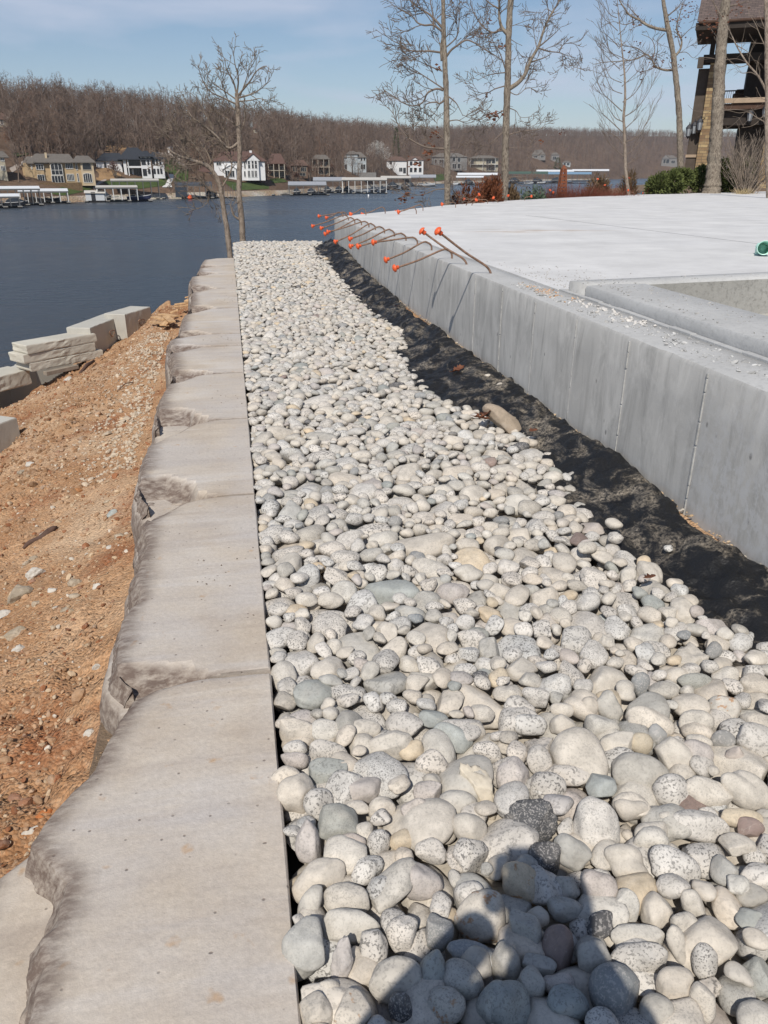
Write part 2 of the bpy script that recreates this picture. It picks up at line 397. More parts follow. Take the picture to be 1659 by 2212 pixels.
# building-site slope of orange dirt and gravel left of the retaining wall
m, nt, b = ntree('site_dirt'); v = npos(nt)
big = nnoise(nt, v, 0.75, 5, 0.6); fine = nnoise(nt, v, 38, 4, 0.7); red = nnoise(nt, npos(nt, loc=(3.1, 7.7, 0)), 1.5, 5, 0.6)
c = nramp(nt, big, (0.32, (0.335, 0.175, 0.085)), (0.5, (0.44, 0.268, 0.150)), (0.66, (0.51, 0.365, 0.240)))
c = nmix(nt, nramp(nt, red, (0.52, 0.0), (0.66, 0.8)), c, (0.27, 0.10, 0.042))
c = nmix(nt, nramp(nt, fine, (0.48, 0.0), (0.74, 0.55)), c, (0.53, 0.40, 0.27))
cell = nvor(nt, v, 75, 'Color'); cd_ = nvor(nt, v, 75)
g = nt.nodes.new('ShaderNodeRGBToBW'); nt.links.new(cell, g.inputs[0])
c = nmix(nt, nramp(nt, nnoise(nt, v, 5, 3), (0.35, 0.2), (0.65, 0.7)), c, nmix(nt, 1.0, c, nramp(nt, g.outputs[0], (0.2, (0.62, 0.58, 0.56)), (0.8, (1.35, 1.3, 1.25))), 'MULTIPLY'))
nt.links.new(c, b.inputs['Base Color']); b.inputs['Roughness'].default_value = 0.95; b.inputs['Specular IOR Level'].default_value = 0.12
hh = nmath(nt, 'SUBTRACT', nmath(nt, 'MULTIPLY', fine, 0.7), nmath(nt, 'MULTIPLY', cd_, 0.55))
nbump(nt, b, hh, 0.9, 0.02)
M_DIRT = m
def dirt_surface(x, y):
    ridge = 0.16 * math.exp(-((x + 1.9 + 0.04 * (y - 6)) / 0.55) ** 2) * smooth01(4, 7, y) * (1 - smooth01(8.5, 11, y)) + 0.13 * math.exp(-((x + 1.25) / 0.28) ** 2) * smooth01(8, 10, y) * (1 - smooth01(13.5, 15, y))
    rough = 0.6 + 1.7 * smooth01(-0.1, 0.35, fbm(x, y, 0.7, 3, 11))
    return dirt_z(x, y) + ridge + 0.065 * fbm(x, y, 1.6, 4, 3) + rough * (0.042 * fbm(x, y, 6, 4, 5) + 0.014 * mnoise.noise(Vector((x * 34, y * 34, 1.3))))
ys = [-1.5 + 0.05 * k for k in range(60)] + [1.5 + 0.03 * k for k in range(200)] + [7.5 + 0.05 * k for k in range(206)]
xd = [-0.50 - 0.03 * k for k in range(90)] + [-3.2 - 0.06 * k for k in range(50)]
rows = []
for y in ys:
    row = []
    for x in xd:
        d = edge_d(x, y); z = dirt_surface(x, y)
        if d > 0.05: z = min(z, z - 3.0 * (d - 0.05))
        row.append((x, y, max(z, -9)))
    rows.append(row)
tag(grid_mesh('dirt_slope', np.array(rows), M_DIRT), kind='structure')

# ================================================================== cap stones
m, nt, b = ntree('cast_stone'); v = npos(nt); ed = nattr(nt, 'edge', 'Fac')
c = nramp(nt, nnoise(nt, v, 2.2, 6, 0.6), (0.32, (0.445, 0.372, 0.295)), (0.5, (0.505, 0.435, 0.355)), (0.68, (0.545, 0.488, 0.420)))
band = nnoise(nt, npos(nt, (0.5, 5.5, 1)), 1.7, 5, 0.65, 0.6)
c = nmix(nt, nramp(nt, band, (0.50, 0.0), (0.70, 0.55)), c, (0.345, 0.285, 0.238))
c = nmix(nt, nramp(nt, nnoise(nt, npos(nt, (0.5, 4.0, 1), (4, 2, 0)), 1.9, 4), (0.55, 0.0), (0.75, 0.5)), c, (0.60, 0.58, 0.565))
pits = nramp(nt, nvor(nt, v, 21), (0.05, 1.0), (0.11, 0.0))
pits = nmath(nt, 'MULTIPLY', pits, nramp(nt, nnoise(nt, v, 7, 2), (0.40, 0.0), (0.48, 1.0)))
c = nmix(nt, nramp(nt, nnoise(nt, npos(nt, loc=(0.3, 5.1, 0)), 1.6, 5, 0.6), (0.40, 0.0), (0.62, 0.55)), c, (0.455, 0.425, 0.405))
p2_ = nmath(nt, 'MULTIPLY', nramp(nt, nvor(nt, npos(nt, (1, 1.6, 1), (0.4, 0.2, 0)), 9), (0.035, 1.0), (0.060, 0.0)), nramp(nt, nnoise(nt, v, 3, 2), (0.45, 0.0), (0.5, 1.0)))
pits = nmath(nt, 'MAXIMUM', pits, p2_)
c = nmix(nt, nmath(nt, 'MULTIPLY', pits, 0.75), c, (0.16, 0.125, 0.105))
c = nmix(nt, nramp(nt, nnoise(nt, npos(nt, loc=(1.7, 0.4, 0)), 10, 3), (0.66, 0.0), (0.74, 0.6)), c, (0.42, 0.25, 0.12))
mott = nramp(nt, nnoise(nt, v, 55, 5, 0.75), (0.35, 0.90), (0.65, 1.06))
c = nmix(nt, 1.0, c, mott, 'MULTIPLY')
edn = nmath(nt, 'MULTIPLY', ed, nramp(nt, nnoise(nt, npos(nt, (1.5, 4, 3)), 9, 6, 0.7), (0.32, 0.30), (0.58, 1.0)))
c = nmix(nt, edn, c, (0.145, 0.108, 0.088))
nt.links.new(c, b.inputs['Base Color']); b.inputs['Roughness'].default_value = 0.88; b.inputs['Specular IOR Level'].default_value = 0.2
hh = nmath(nt, 'SUBTRACT', nmath(nt, 'ADD', nnoise(nt, v, 60, 5, 0.7), nmath(nt, 'MULTIPLY', nnoise(nt, v, 14, 4), 1.2)), nmath(nt, 'MULTIPLY', pits, 1.0))
nbump(nt, b, hh, 0.38, 0.006)
M_CAP = m
TRACE = [(56, 2212), (76, 2133), (96, 2085), (86, 2065), (84, 2025), (122, 1993), (134, 1937), (146, 1901), (60, 1825), (96, 1777), (152, 1709), (200, 1666), (230, 1605), (237, 1592), (252, 1564), (279, 1518), (289, 1478),
         (250, 1440), (252, 1409), (263, 1341), (284, 1312), (306, 1298), (295, 1262), (292, 1240), (306, 1211), (317, 1175), (313, 1139), (320, 1114), (331, 1094),
         (306, 1058), (302, 1042), (306, 1017), (318, 965), (340, 948), (350, 935), (344, 912), (343, 880), (354, 846), (372, 818), (378, 802), (371, 768), (371, 754),
         (367, 735), (380, 722), (394, 712), (396, 690), (402, 672), (417, 658), (416, 632), (415, 622), (414, 596), (430, 588), (432, 577), (438, 566), (446, 556)]
LEFT = sorted([(p.y, p.x) for p in (at_z(*t) for t in TRACE)]); LEFT = [(-3, -0.60), (0.4, -0.60)] + LEFT
# (near joint, far joint, how far the far-left corner is broken back, depth of the chipped near-left corner)
CAPS = [(-2.0, -0.56, 0.05, 0.0), (-0.545, 0.875, 0.06, 0.0), (0.89, 2.29, 0.05, 0.0), (2.305, 3.945, 0.14, 0.10), (3.96, 5.39, 0.36, 0.42), (5.405, 6.80, 0.16, 0.36), (6.815, 7.98, 0.12, 0.16), (7.995, 8.63, 0.07, 0.12),
        (8.645, 10.40, 0.26, 0.24), (10.415, 12.30, 0.20, 0.28), (12.315, 14.25, 0.22, 0.5), (14.265, 15.45, 0.16, 0.3), (15.465, 16.95, 0.1, 0.2)]
CAP_LABEL = ['smooth tan-grey capstone lying under the photographer, behind the picture edge', 'tan-grey capstone at the photographer\'s feet, before the longest notched one',
  'biggest capstone at the bottom of the photo, notched left edge and rust-coloured specks', 'long capstone with a thin white line across it, lumpy left edge',
  'capstone with a deep dark curved chip in its near left corner', 'capstone with a grey block-like broken near left corner and dark crumbs on its top',
  'fifth visible capstone from the bottom, with two dark dents on its left edge', 'short narrow capstone squeezed in just beyond the one with two dark dents',
  'long plain capstone with ragged dark lower edge beside the wooden boards', 'long capstone whose left end overhangs the broken boards',
  'far capstone with layered dark rock face at its left end', 'second to last capstone before the lake, short and pale', 'last capstone at the far end of the row beside the twin bare trees']
def cap_stone(ci, ya, yb, pull, chip, left=None, zoff=0.0):
    left = left or (lambda y: lerp_tab(LEFT, y)); nv = 110; L = yb - ya
    us = [0, 0.05, 0.12, 0.2, 0.28, 0.36, 0.44, 0.52, 0.60, 0.67, 0.73, 0.79, 0.84, 0.88, 0.915, 0.945, 0.968, 0.985, 1.0]
    ts = [0, 0.0025, 0.006, 0.012, 0.022, 0.04] + [0.06 + 0.88 * k / (nv - 13) for k in range(nv - 12)] + [0.96, 0.978, 0.988, 0.994, 0.9975, 1.0]
    rows = []; er = []
    for t in ts:
        row = []; e2 = []; dn = t * L; df = (1 - t) * L
        def pos(u):
            y0 = ya + 0.003; y1 = yb - 0.010 - pull * (1.25 * max(0.0, u - 0.18)) ** 2.4 - 0.006 * math.sin(u * 5 + ci) - 0.010 * fbm(u * 3, ci, 2.5, 3, 3)
            return y0 + t * (y1 - y0)
        y_left = pos(1.0); xl = left(y_left) + 0.012 * fbm(y_left, ci, 9, 5, ci) + 0.010 * abs(fbm(y_left, ci, 3.1, 3, ci + 9))
        endz = -0.004 * math.exp(-dn / 0.004) - 0.004 * math.exp(-df / 0.004)
        y = pos(0)
        for x, z in ((0.020, -0.5), (0.022, -0.25), (0.022, -0.02), (0.020, -0.006)):
            row.append((x + 0.0015 * math.sin(y * 9), y, z + endz * (z > -0.1))); e2.append(0.0)
        for u in us:
            y = pos(u); x = 0.016 + (xl - 0.016) * u
            dc = 0.02 + chip * smooth01(0.40, 0.82, u + 0.10 * fbm(u * 4, ci, 2, 3, ci + 1)); cut = (0.13 * min(1, chip * 5) * (1 - (dn / dc) ** 2.6) * smooth01(0.40, 0.6, u)) if (chip > 0 and dn < dc) else 0.0
            cut *= 1 + 0.5 * fbm(u * 3, dn * 6, 2.5, 4, ci)
            bite = smooth01(0.55, 1.0, u + 0.15 * fbm(u * 4, ci + dn * 4, 2, 3, ci)) * (0.055 * math.exp(-(df / 0.10) ** 2) * min(1, pull * 5) + 0.012 * math.exp(-(dn / 0.05) ** 2) * (chip > 0)) + cut
            z = endz - bite - 0.007 * smooth01(0.965, 1.0, u) ** 2 + 0.003 * fbm(x, y, 2.5, 3, 1) + 0.007 * smooth01(0.75, 1, u) * fbm(x, y, 22, 4, 8)
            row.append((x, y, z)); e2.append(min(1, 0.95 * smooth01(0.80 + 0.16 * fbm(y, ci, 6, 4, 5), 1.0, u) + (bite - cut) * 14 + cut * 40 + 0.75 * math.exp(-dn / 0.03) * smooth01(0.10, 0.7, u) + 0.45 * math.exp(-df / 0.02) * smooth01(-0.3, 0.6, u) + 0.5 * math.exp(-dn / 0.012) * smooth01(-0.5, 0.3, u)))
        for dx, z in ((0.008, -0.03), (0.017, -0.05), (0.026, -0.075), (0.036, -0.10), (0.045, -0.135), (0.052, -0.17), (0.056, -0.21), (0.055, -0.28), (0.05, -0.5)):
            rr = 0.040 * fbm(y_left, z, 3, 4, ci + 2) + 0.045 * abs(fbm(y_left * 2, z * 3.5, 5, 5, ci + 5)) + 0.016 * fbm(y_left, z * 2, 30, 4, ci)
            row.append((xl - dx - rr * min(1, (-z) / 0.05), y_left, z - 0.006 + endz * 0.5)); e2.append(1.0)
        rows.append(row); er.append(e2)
    Pp = np.array(rows); E = np.array(er)
    def face(row, e, sg):
        out = []
        for lv in (-0.012, -0.03, -0.05, -0.075, -0.105, -0.14, -0.18, -0.24, -0.5):
            r_ = row.copy(); r_[:, 2] = np.minimum(r_[:, 2], lv)
            for k in range(len(r_)):
                w = smooth01(-0.12, -0.40, r_[k, 0]); n_ = 0.045 * fbm(r_[k, 0], lv * 1.6, 5, 4, ci + 3) + 0.02 * abs(fbm(r_[k, 0] * 2, lv * 3, 8, 3, ci))
                r_[k, 1] += sg * (-n_ * w - 0.010 * w * (lv > -0.04))
            out.append(r_)
        return out
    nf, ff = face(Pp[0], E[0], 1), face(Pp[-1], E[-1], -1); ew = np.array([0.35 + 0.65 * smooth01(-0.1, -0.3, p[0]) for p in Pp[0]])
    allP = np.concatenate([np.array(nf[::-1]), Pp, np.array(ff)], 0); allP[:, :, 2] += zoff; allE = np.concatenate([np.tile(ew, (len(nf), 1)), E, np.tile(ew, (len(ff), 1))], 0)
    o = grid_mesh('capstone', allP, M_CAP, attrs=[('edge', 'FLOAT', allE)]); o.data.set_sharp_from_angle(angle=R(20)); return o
for ci, (ya, yb, pull, chip) in enumerate(CAPS):
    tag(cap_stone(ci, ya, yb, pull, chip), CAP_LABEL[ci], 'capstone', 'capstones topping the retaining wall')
for ci, (xa, xb, zz, lb) in enumerate(((0.06, 1.02, 0.07, 'pale capstone across the far end of the rock bed, next to the twin trees'), (1.03, 2.12, 0.17, 'capstone across the far end of the rock bed, touching the concrete wall'))):
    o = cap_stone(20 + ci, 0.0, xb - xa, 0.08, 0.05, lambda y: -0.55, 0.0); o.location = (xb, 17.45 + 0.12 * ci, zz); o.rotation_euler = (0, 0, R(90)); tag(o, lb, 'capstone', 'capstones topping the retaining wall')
# the course of blocks below the caps: a rough face with a flat ledge showing at bottom left
rows = []; er = []
for k in range(300):
    y = -1.5 + 18.4 * k / 299; xl = lerp_tab(LEFT, y)
    led = 0.05 + 0.02 * fbm(y, 3, 2, 3, 1)
    if y < 1.75: led = 0.05 + 0.33 * smooth01(1.75, 1.25, y) + 0.03 * fbm(y, 0, 4, 3, 6)
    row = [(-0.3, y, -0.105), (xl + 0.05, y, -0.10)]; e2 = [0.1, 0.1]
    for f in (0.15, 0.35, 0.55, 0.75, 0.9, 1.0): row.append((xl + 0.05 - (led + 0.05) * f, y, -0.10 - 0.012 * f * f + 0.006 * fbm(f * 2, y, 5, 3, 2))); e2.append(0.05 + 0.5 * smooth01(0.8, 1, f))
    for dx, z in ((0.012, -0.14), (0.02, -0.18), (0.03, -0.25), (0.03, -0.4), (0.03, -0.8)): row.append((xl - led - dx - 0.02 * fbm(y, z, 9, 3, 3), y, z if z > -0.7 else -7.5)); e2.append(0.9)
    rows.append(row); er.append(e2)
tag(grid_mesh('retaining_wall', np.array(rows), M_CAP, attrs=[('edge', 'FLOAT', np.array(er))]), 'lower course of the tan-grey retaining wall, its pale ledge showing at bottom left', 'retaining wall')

# ================================================================== concrete foundation wall, slab and kerb
def concrete(name, col, streak=0.0, chips=False, gritty=0.0):
    m, nt, b = ntree(name); v = npos(nt)
    c = nramp(nt, nnoise(nt, v, 1.3, 6, 0.6), (0.3, tuple(k * 0.86 for k in col)), (0.7, tuple(k * 1.10 for k in col)))
    if streak:
        st = nnoise(nt, npos(nt, (1, 4.0, 0.6)), 2.2, 7, 0.72, 0.6)
        c = nmix(nt, nramp(nt, st, (0.47, 0.0), (0.64, streak)), c, tuple(k * 0.66 for k in col))
        st2 = nnoise(nt, npos(nt, (1, 2.0, 0.9), (0, 3.7, 0)), 2.4, 7, 0.7, 0.8)
        c = nmix(nt, nramp(nt, st2, (0.48, 0.0), (0.64, streak)), c, tuple(min(0.9, k * 1.22) for k in col))
        pit = nmath(nt, 'MULTIPLY', nramp(nt, nvor(nt, npos(nt, (1, 1, 0.6)), 9), (0.06, 1.0), (0.11, 0.0)), nramp(nt, nnoise(nt, v, 4, 2), (0.48, 0.0), (0.56, 0.9)))
        c = nmix(nt, pit, c, tuple(k * 0.45 for k in col))
        # flaked, paler mineral bloom low on the nearest stretch
        sx = nt.nodes.new('ShaderNodeSeparateXYZ'); nt.links.new(npos(nt), sx.inputs[0])
        zone = nmath(nt, 'MULTIPLY', nramp(nt, nmath(nt, 'ABSOLUTE', nmath(nt, 'SUBTRACT', sx.outputs[1], 2.75)), (0.30, 1.0), (0.62, 0.0)), nramp(nt, sx.outputs[2], (0.35, 1.0), (0.72, 0.25)))
        fl = nmath(nt, 'MULTIPLY', nramp(nt, nnoise(nt, npos(nt, (1, 1, 0.75)), 15, 7, 0.72, 0.35), (0.46, 0.0), (0.55, 0.75)), zone)
        c = nmix(nt, fl, c, (0.50, 0.50, 0.50))
    if gritty:
        g1 = nnoise(nt, v, 26, 5, 0.75)
        c = nmix(nt, nramp(nt, g1, (0.50, 0.0), (0.70, gritty)), c, tuple(k * 0.5 for k in col))
    nt.links.new(c, b.inputs['Base Color']); b.inputs['Roughness'].default_value = 0.9; b.inputs['Specular IOR Level'].default_value = 0.2
    nbump(nt, b, nnoise(nt, v, 45, 5, 0.7), 0.18 + gritty * 0.5, 0.008); return m, nt, b, c
M_WALL, *_ = concrete('formed_concrete', (0.465, 0.455, 0.435), 0.70)
M_TOP, *_ = concrete('rough_concrete', (0.46, 0.455, 0.44), 0, gritty=0.45)
M_KERB, *_ = concrete('kerb_concrete', (0.44, 0.44, 0.435), 0, gritty=0.40)
M_PIT, *_ = concrete('pit_concrete', (0.33, 0.32, 0.295), 0, gritty=0.75)
M_SLAB, nt, b, c = concrete('slab_concrete', (0.60, 0.59, 0.575), 0)
sx = nt.nodes.new('ShaderNodeSeparateXYZ'); nt.links.new(npos(nt), sx.inputs[0])
dx = nmath(nt, 'MULTIPLY', nmath(nt, 'SUBTRACT', sx.outputs[0], 4.6), 0.55); dy = nmath(nt, 'MULTIPLY', nmath(nt, 'SUBTRACT', sx.outputs[1], 12.1), 1.5)
rr = nmath(nt, 'SQRT', nmath(nt, 'ADD', nmath(nt, 'MULTIPLY', dx, dx), nmath(nt, 'MULTIPLY', dy, dy)))
msk = nmath(nt, 'MULTIPLY', nramp(nt, rr, (0.0, 0.9), (0.9, 0.0)), nramp(nt, nnoise(nt, npos(nt, (0.9, 4, 1)), 1.7, 4), (0.48, 0.0), (0.62, 1.0)))
c = nmix(nt, msk, c, (0.36, 0.25, 0.16))
tr_ = nramp(nt, nnoise(nt, npos(nt, (0.8, 2.2, 1), (2, 9, 0)), 2.6, 7, 0.75, 1.5), (0.35, 0.93), (0.65, 1.03)); c = nmix(nt, 1.0, c, tr_, 'MULTIPLY')
c = nmix(nt, nmath(nt, 'MULTIPLY', nramp(nt, nvor(nt, v_ if False else npos(nt), 3.1), (0.03, 1.0), (0.06, 0.0)), 0.5), c, (0.40, 0.39, 0.37))
c = nmix(nt, nramp(nt, nnoise(nt, npos(nt, (1, 1, 1), (5, 1, 0)), 0.5, 5), (0.5, 0.0), (0.75, 0.25)), c, (0.53, 0.53, 0.545))
nt.links.new(c, b.inputs['Base Color'])
WX, WT = 2.14, 0.768
wall = thing('foundation_wall', 'long grey poured concrete wall with vertical form marks beside the black fabric', 'concrete wall', (WX, 9, 0))
mb = MB(); rows = []
def wall_top(y): return WT - 0.010 * smooth01(0.0, 0.5, fbm(y, 1, 1.1, 4, 7)) * (1 if y < 6.6 else 0.3)
ysw = [-0.8 + 17.9 * k / 420 for k in range(421)]
for y in ysw:
    jag = 0.024 * max(0, fbm(y, 4, 9, 4, 4)) * (1 if y < 6.8 else 0.15)
    wav = 0.0025 * math.sin(y * 2.2)
    rows.append([(WX + wav, y, -0.35), (WX + wav, y, 0.2), (WX + wav, y, 0.55), (WX + 0.002, y, wall_top(y) - 0.022 - jag), (WX + 0.010 + jag * 0.8, y, wall_top(y) - 0.004), (WX + 0.03 + jag, y, wall_top(y)), (WX + 0.2, y, wall_top(y) + 0.004), (WX + 0.36, y, wall_top(y)), (WX + 0.36, y, 0.3)])
o = grid_mesh('wall_face', np.array(rows)[:, :5] - [WX, 9, 0], M_WALL, wall)
o = grid_mesh('wall_top', np.array(rows)[:, 4:] - [WX, 9, 0], M_TOP, wall)
mb = MB()
for px in ((1023, 696), (1081, 700), (1151, 724), (1241, 744), (1353, 788), (1523, 844)):
    y = at_X(*px, WX).y
    zz = -0.2
    while zz < 0.73:
        l = random.Random(int(y * 100 + zz * 50)).uniform(0.05, 0.22); l = min(l, 0.745 - zz); wv = random.Random(int(y * 77 + zz * 90)).uniform(0.006, 0.018)
        mb.box(WX - 0.0035 - 9e-4 - WX, 0.004, y - 9 - wv / 2, y - 9 + wv / 2, zz, zz + l * 0.96); zz += l
mb.build('form_seam', mat('seam_concrete', (0.38, 0.375, 0.36), 0.9, 0.35, 14), wall, bevel=0.003)
# the end of the wall and its return along the slab's far edge
FAR = [(2.14, 17.1), (5.94, 22.5), (8.9, 26.0), (13, 29.5), (17, 32.4), (26.3, 37.1), (40, 42.6), (62, 50)]
mb = MB()
for (x1, y1), (x2, y2) in zip(FAR, FAR[1:]):
    mb.add([(x1 - WX, y1 - 9, -1.2), (x2 - WX, y2 - 9, -1.2), (x2 - WX, y2 - 9, 0.765), (x1 - WX, y1 - 9, 0.765)], [(0, 3, 2, 1)])
mb.build('return_face', M_WALL, wall)
slab = MB()
poly = [(2.455, 5.80), (62, 5.80)] + [(x + 0.02, y - 0.03) for x, y in reversed(FAR[1:])] + [(2.30, 17.08), (2.42, 15.5), (2.47, 11)]
slab.prism(poly, lambda a, c_, t: (a, c_, t), 0.776, 0.60)
slab = slab.build('concrete_slab', M_SLAB); tag(slab, 'broad white concrete floor slab behind the grey wall, stained brown in one spot', 'slab')
# shallow saw cut across the slab
p, p2 = at_z(1135, 465, 0.776), at_z(1640, 527, 0.776)
mb = MB()
n = 40
for k in range(n):
    a = p + (p2 - p) * (k / n); c_ = p + (p2 - p) * ((k + 0.96) / n); w_ = 0.008 + 0.008 * abs(fbm(k, 1, 0.7, 2, 1)); a.z = c_.z = 0.7768
    mb.bar(a, c_, w_, 0.003)
o = mb.build('saw_cut', mat('saw_cut', (0.20, 0.20, 0.20), 0.9), slab)
KX, KY = 2.51, 5.72
kerb = thing('concrete_kerb', 'raised grey concrete kerb enclosing a sunken pit at the right edge of the slab', 'kerb', (KX, KY, WT))
mb = MB(); kt = 0.85
P = []
for k in range(61):
    y = KY - 0.300 - 6.7 * k / 60; j = 0.006 * fbm(y, 0, 6, 3, 3)
    P.append([(KX + 0.002, y, 0.50), (KX + 0.0 + j * 0.5, y, 0.80), (KX + 0.003, y, kt - 0.012), (KX + 0.012 + j, y, kt), (KX + 0.2, y, kt + 0.006 + j), (KX + 0.46, y, kt + 0.004), (KX + 0.475, y, kt - 0.006), (KX + 0.48, y, 0.12)])
o = grid_mesh('kerb_arm', np.array(P)[:, :4] - [KX, KY, WT], M_KERB, kerb)
grid_mesh('kerb_top', np.array(P)[:, 3:] - [KX, KY, WT], M_TOP, kerb)
P = []
for k in range(61):
    x = KX + 9.5 * k / 60; y = KY + 0.13 * (x - KX); j = 0.008 * fbm(x, 2, 7, 3, 5)
    if k == 0: P.append([(x, y, 0.6), (x, y - 0.004, 0.6), (x, y - 0.015, 0.6), (x, y - 0.15, 0.6), (x, y - 0.285 + j, 0.6), (x, y - 0.30 + j, 0.6)])
    P.append([(x, y, 0.6), (x, y - 0.004, kt - 0.01), (x, y - 0.015, kt), (x, y - 0.15, kt + 0.006 + j), (x, y - 0.285 + j, kt), (x, y - 0.30 + j, kt - 0.02)])
grid_mesh('kerb_back', np.array(P) - [KX, KY, WT], M_TOP, kerb)
P = []
for k in range(91):
    x = KX + 0.44 + 9.0 * k / 90; y = KY + 0.13 * (x - KX) - 0.30
    P.append([(x, y - 0.01 + 0.028 * fbm(x, z, 9, 4, 3), z) for z in (kt - 0.012, 0.80, 0.75, 0.70, 0.65, 0.60, 0.55, 0.5, 0.4)])
grid_mesh('pit_wall', np.array(P) - [KX, KY, WT], M_PIT, kerb)
mb = MB(); mb.add([(0.44, 0.5, -0.20), (10, 0.5, -0.20), (10, -1.05, -0.20), (0.44, -1.05, -0.20), (0.44, -1.05, -0.42), (10, -1.05, -0.42), (10, -7, -0.42), (0.44, -7, -0.42)], [(3, 2, 1, 0), (2, 3, 4, 5), (7, 6, 5, 4)])
mb.build('pit_floor', mat('pit_floor', (0.40, 0.385, 0.35), 0.95, 0.25, 4, 0.5, 40), kerb)
mb = MB()
for k in range(28): mb.box(-0.045, -0.006, -6.5 + k * 0.235, -6.5 + k * 0.235 + 0.234, -0.01, 0.014 + 0.003 * math.sin(k * 2.3))
mb.build('form_lip', M_KERB, kerb, bevel=0.004)

# ================================================================== black ground fabric against the wall
FIN = [(-1, 1.9), (2.17, 1.87), (2.48, 1.80), (2.83, 1.83), (3.01, 1.71), (3.29, 1.72), (3.6, 1.78), (4.01, 1.90), (4.23, 1.88), (4.51, 1.93), (4.93, 1.88), (5.25, 1.80), (5.38, 1.67), (5.5, 1.55), (5.9, 1.49), (6.5, 1.52), (7.0, 1.54), (7.5, 1.57), (7.8, 1.75), (8.5, 1.82), (9.2, 1.76), (9.8, 1.73), (11.1, 1.71), (12.2, 1.73), (14.7, 1.70), (17, 1.69), (17.2, 1.8), (17.6, 2.0)]
def rise(y): return 0.21 * smooth01(10.5, 17, y)
m, nt, b = ntree('landscape_fabric'); v = npos(nt)
c = nramp(nt, nnoise(nt, v, 3, 4), (0.3, (0.005, 0.005, 0.0055)), (0.7, (0.012, 0.0115, 0.0115)))
dust = nmath(nt, 'MULTIPLY', nramp(nt, nnoise(nt, npos(nt, (1, 0.8, 2)), 3.4, 6, 0.7, 0.8), (0.50, 0.0), (0.63, 1.0)), nramp(nt, nnoise(nt, v, 60, 4, 0.75), (0.40, 0.0), (0.60, 1.0)))
c = nmix(nt, nmath(nt, 'MULTIPLY', dust, 0.8), c, (0.37, 0.315, 0.245))
nt.links.new(c, b.inputs['Base Color']); b.inputs['Roughness'].default_value = 0.5; b.inputs['Specular IOR Level'].default_value = 0.4
nbump(nt, b, nmath(nt, 'ADD', nnoise(nt, npos(nt, (1.3, 0.9, 1)), 14, 5, 0.6, 0.5), nmath(nt, 'MULTIPLY', nnoise(nt, v, 90, 3), 0.25)), 0.6, 0.02)
def fab_out(y):
    g = 0.003 + 0.055 * smooth01(0.06, 0.4, fbm(y, 7, 0.8, 3, 13)) + 0.02 * smooth01(0.05, 0.3, fbm(y, 1, 2.7, 2, 3))
    if 6.2 < y < 10.5: g += 0.05 * smooth01(6.2, 7, y) * smooth01(10.5, 9, y)
    return WX - g
def fab_z(x, y, t):
    lump = 0.045 * fbm(x, y, 3.2, 3, 21) + 0.022 * fbm(x, y, 9, 3, 4) + 0.05 * abs(fbm(x * 2 + y, y - x, 4, 2, 9)) + 0.03 * abs(fbm(x * 1.5 - y * .6, y * .8 + x, 7, 2, 19))
    return rise(y) - 0.045 + 0.12 * smooth01(0.35, 0.95, t) + 0.05 * smooth01(-0.1, 0.5, fbm(y, 3, 0.9, 3, 31)) * t + lump - 0.03 * smooth01(0.93, 1, t)
P = []
for k in range(1100):
    y = -0.5 + 17.9 * k / 1099; xi = lerp_tab(FIN, y) - 0.25; xo = fab_out(y); row = []
    for j in range(34):
        t = j / 33; x = xi + (xo - xi) * t
        row.append((x, y, fab_z(x, y, t)))
    row.append((xo + 0.004, y, row[-1][2] - 0.05)); P.append(row)
tag(grid_mesh('ground_fabric', np.array(P), m), 'strip of dusty black landscape fabric bunched along the foot of the concrete wall', 'ground fabric')
P = [[(x, y, rise(y) - 0.01 + 0.035 * smooth01(1.9, 2.14, x) + 0.018 * fbm(x, y, 12, 3, 2)) for x in (1.85, 1.92, 1.98, 2.03, 2.08, 2.11, 2.139)] for y in [0 + 17.4 * k / 500 for k in range(501)]]
P = np.array(P); P[:, :4, 2] -= 0.12
tag(grid_mesh('backfill', P, M_DIRT), kind='structure')
# ================================================================== river rock bed
rng = np.random.default_rng(7); pr = random.Random(11)
P = np.array([[(x, y, rise(y) - 0.13) for x in (0.024, 0.5, 1.0, 1.5, 1.95)] for y in np.linspace(-0.6, 18.6, 60)])
tag(grid_mesh('bed_liner', P, mat('liner', (0.03, 0.028, 0.026), 0.9, 0.3, 5)), kind='structure')
P = np.array([[(x, y, rise(y) - 0.092 - (0.04 if x < 0.1 else 0.0) + 0.016 * fbm(x, y, 4, 3, 9)) for x in [0.03, 0.08, 0.12] + [0.12 + (lerp_tab(FIN, y) - 0.12 - 0.12) * k / 24 for k in range(1, 25)]] for y in np.linspace(0.2, 17.6, 420)])
tag(grid_mesh('silt', P, mat('pale_silt', (0.47, 0.42, 0.35), 0.95, 0.2, 9, 0.6, 90, spec=0.1)), kind='structure')
m, nt, b = ntree('river_rock')
rp = nattr(nt, 'rpos', 'Vector'); an = nt.nodes.new('ShaderNodeAttribute'); an.attribute_name = 'rcol'
base = an.outputs['Color']; al = an.outputs['Alpha']
mot = nnoise(nt, rp, 22, 5, 0.6); c = nmix(nt, 1.0, base, nramp(nt, mot, (0.30, 0.78), (0.70, 1.12)), 'MULTIPLY')
blot = nnoise(nt, rp, 9, 3, 0.5, 0.4)
c = nmix(nt, nramp(nt, blot, (0.55, 0.0), (0.72, 0.45)), c, nmix(nt, 0.65, c, (0.55, 0.50, 0.43)))
sp = nnoise(nt, rp, 165, 2, 0.5); sp2 = nnoise(nt, rp, 75, 4, 0.75)
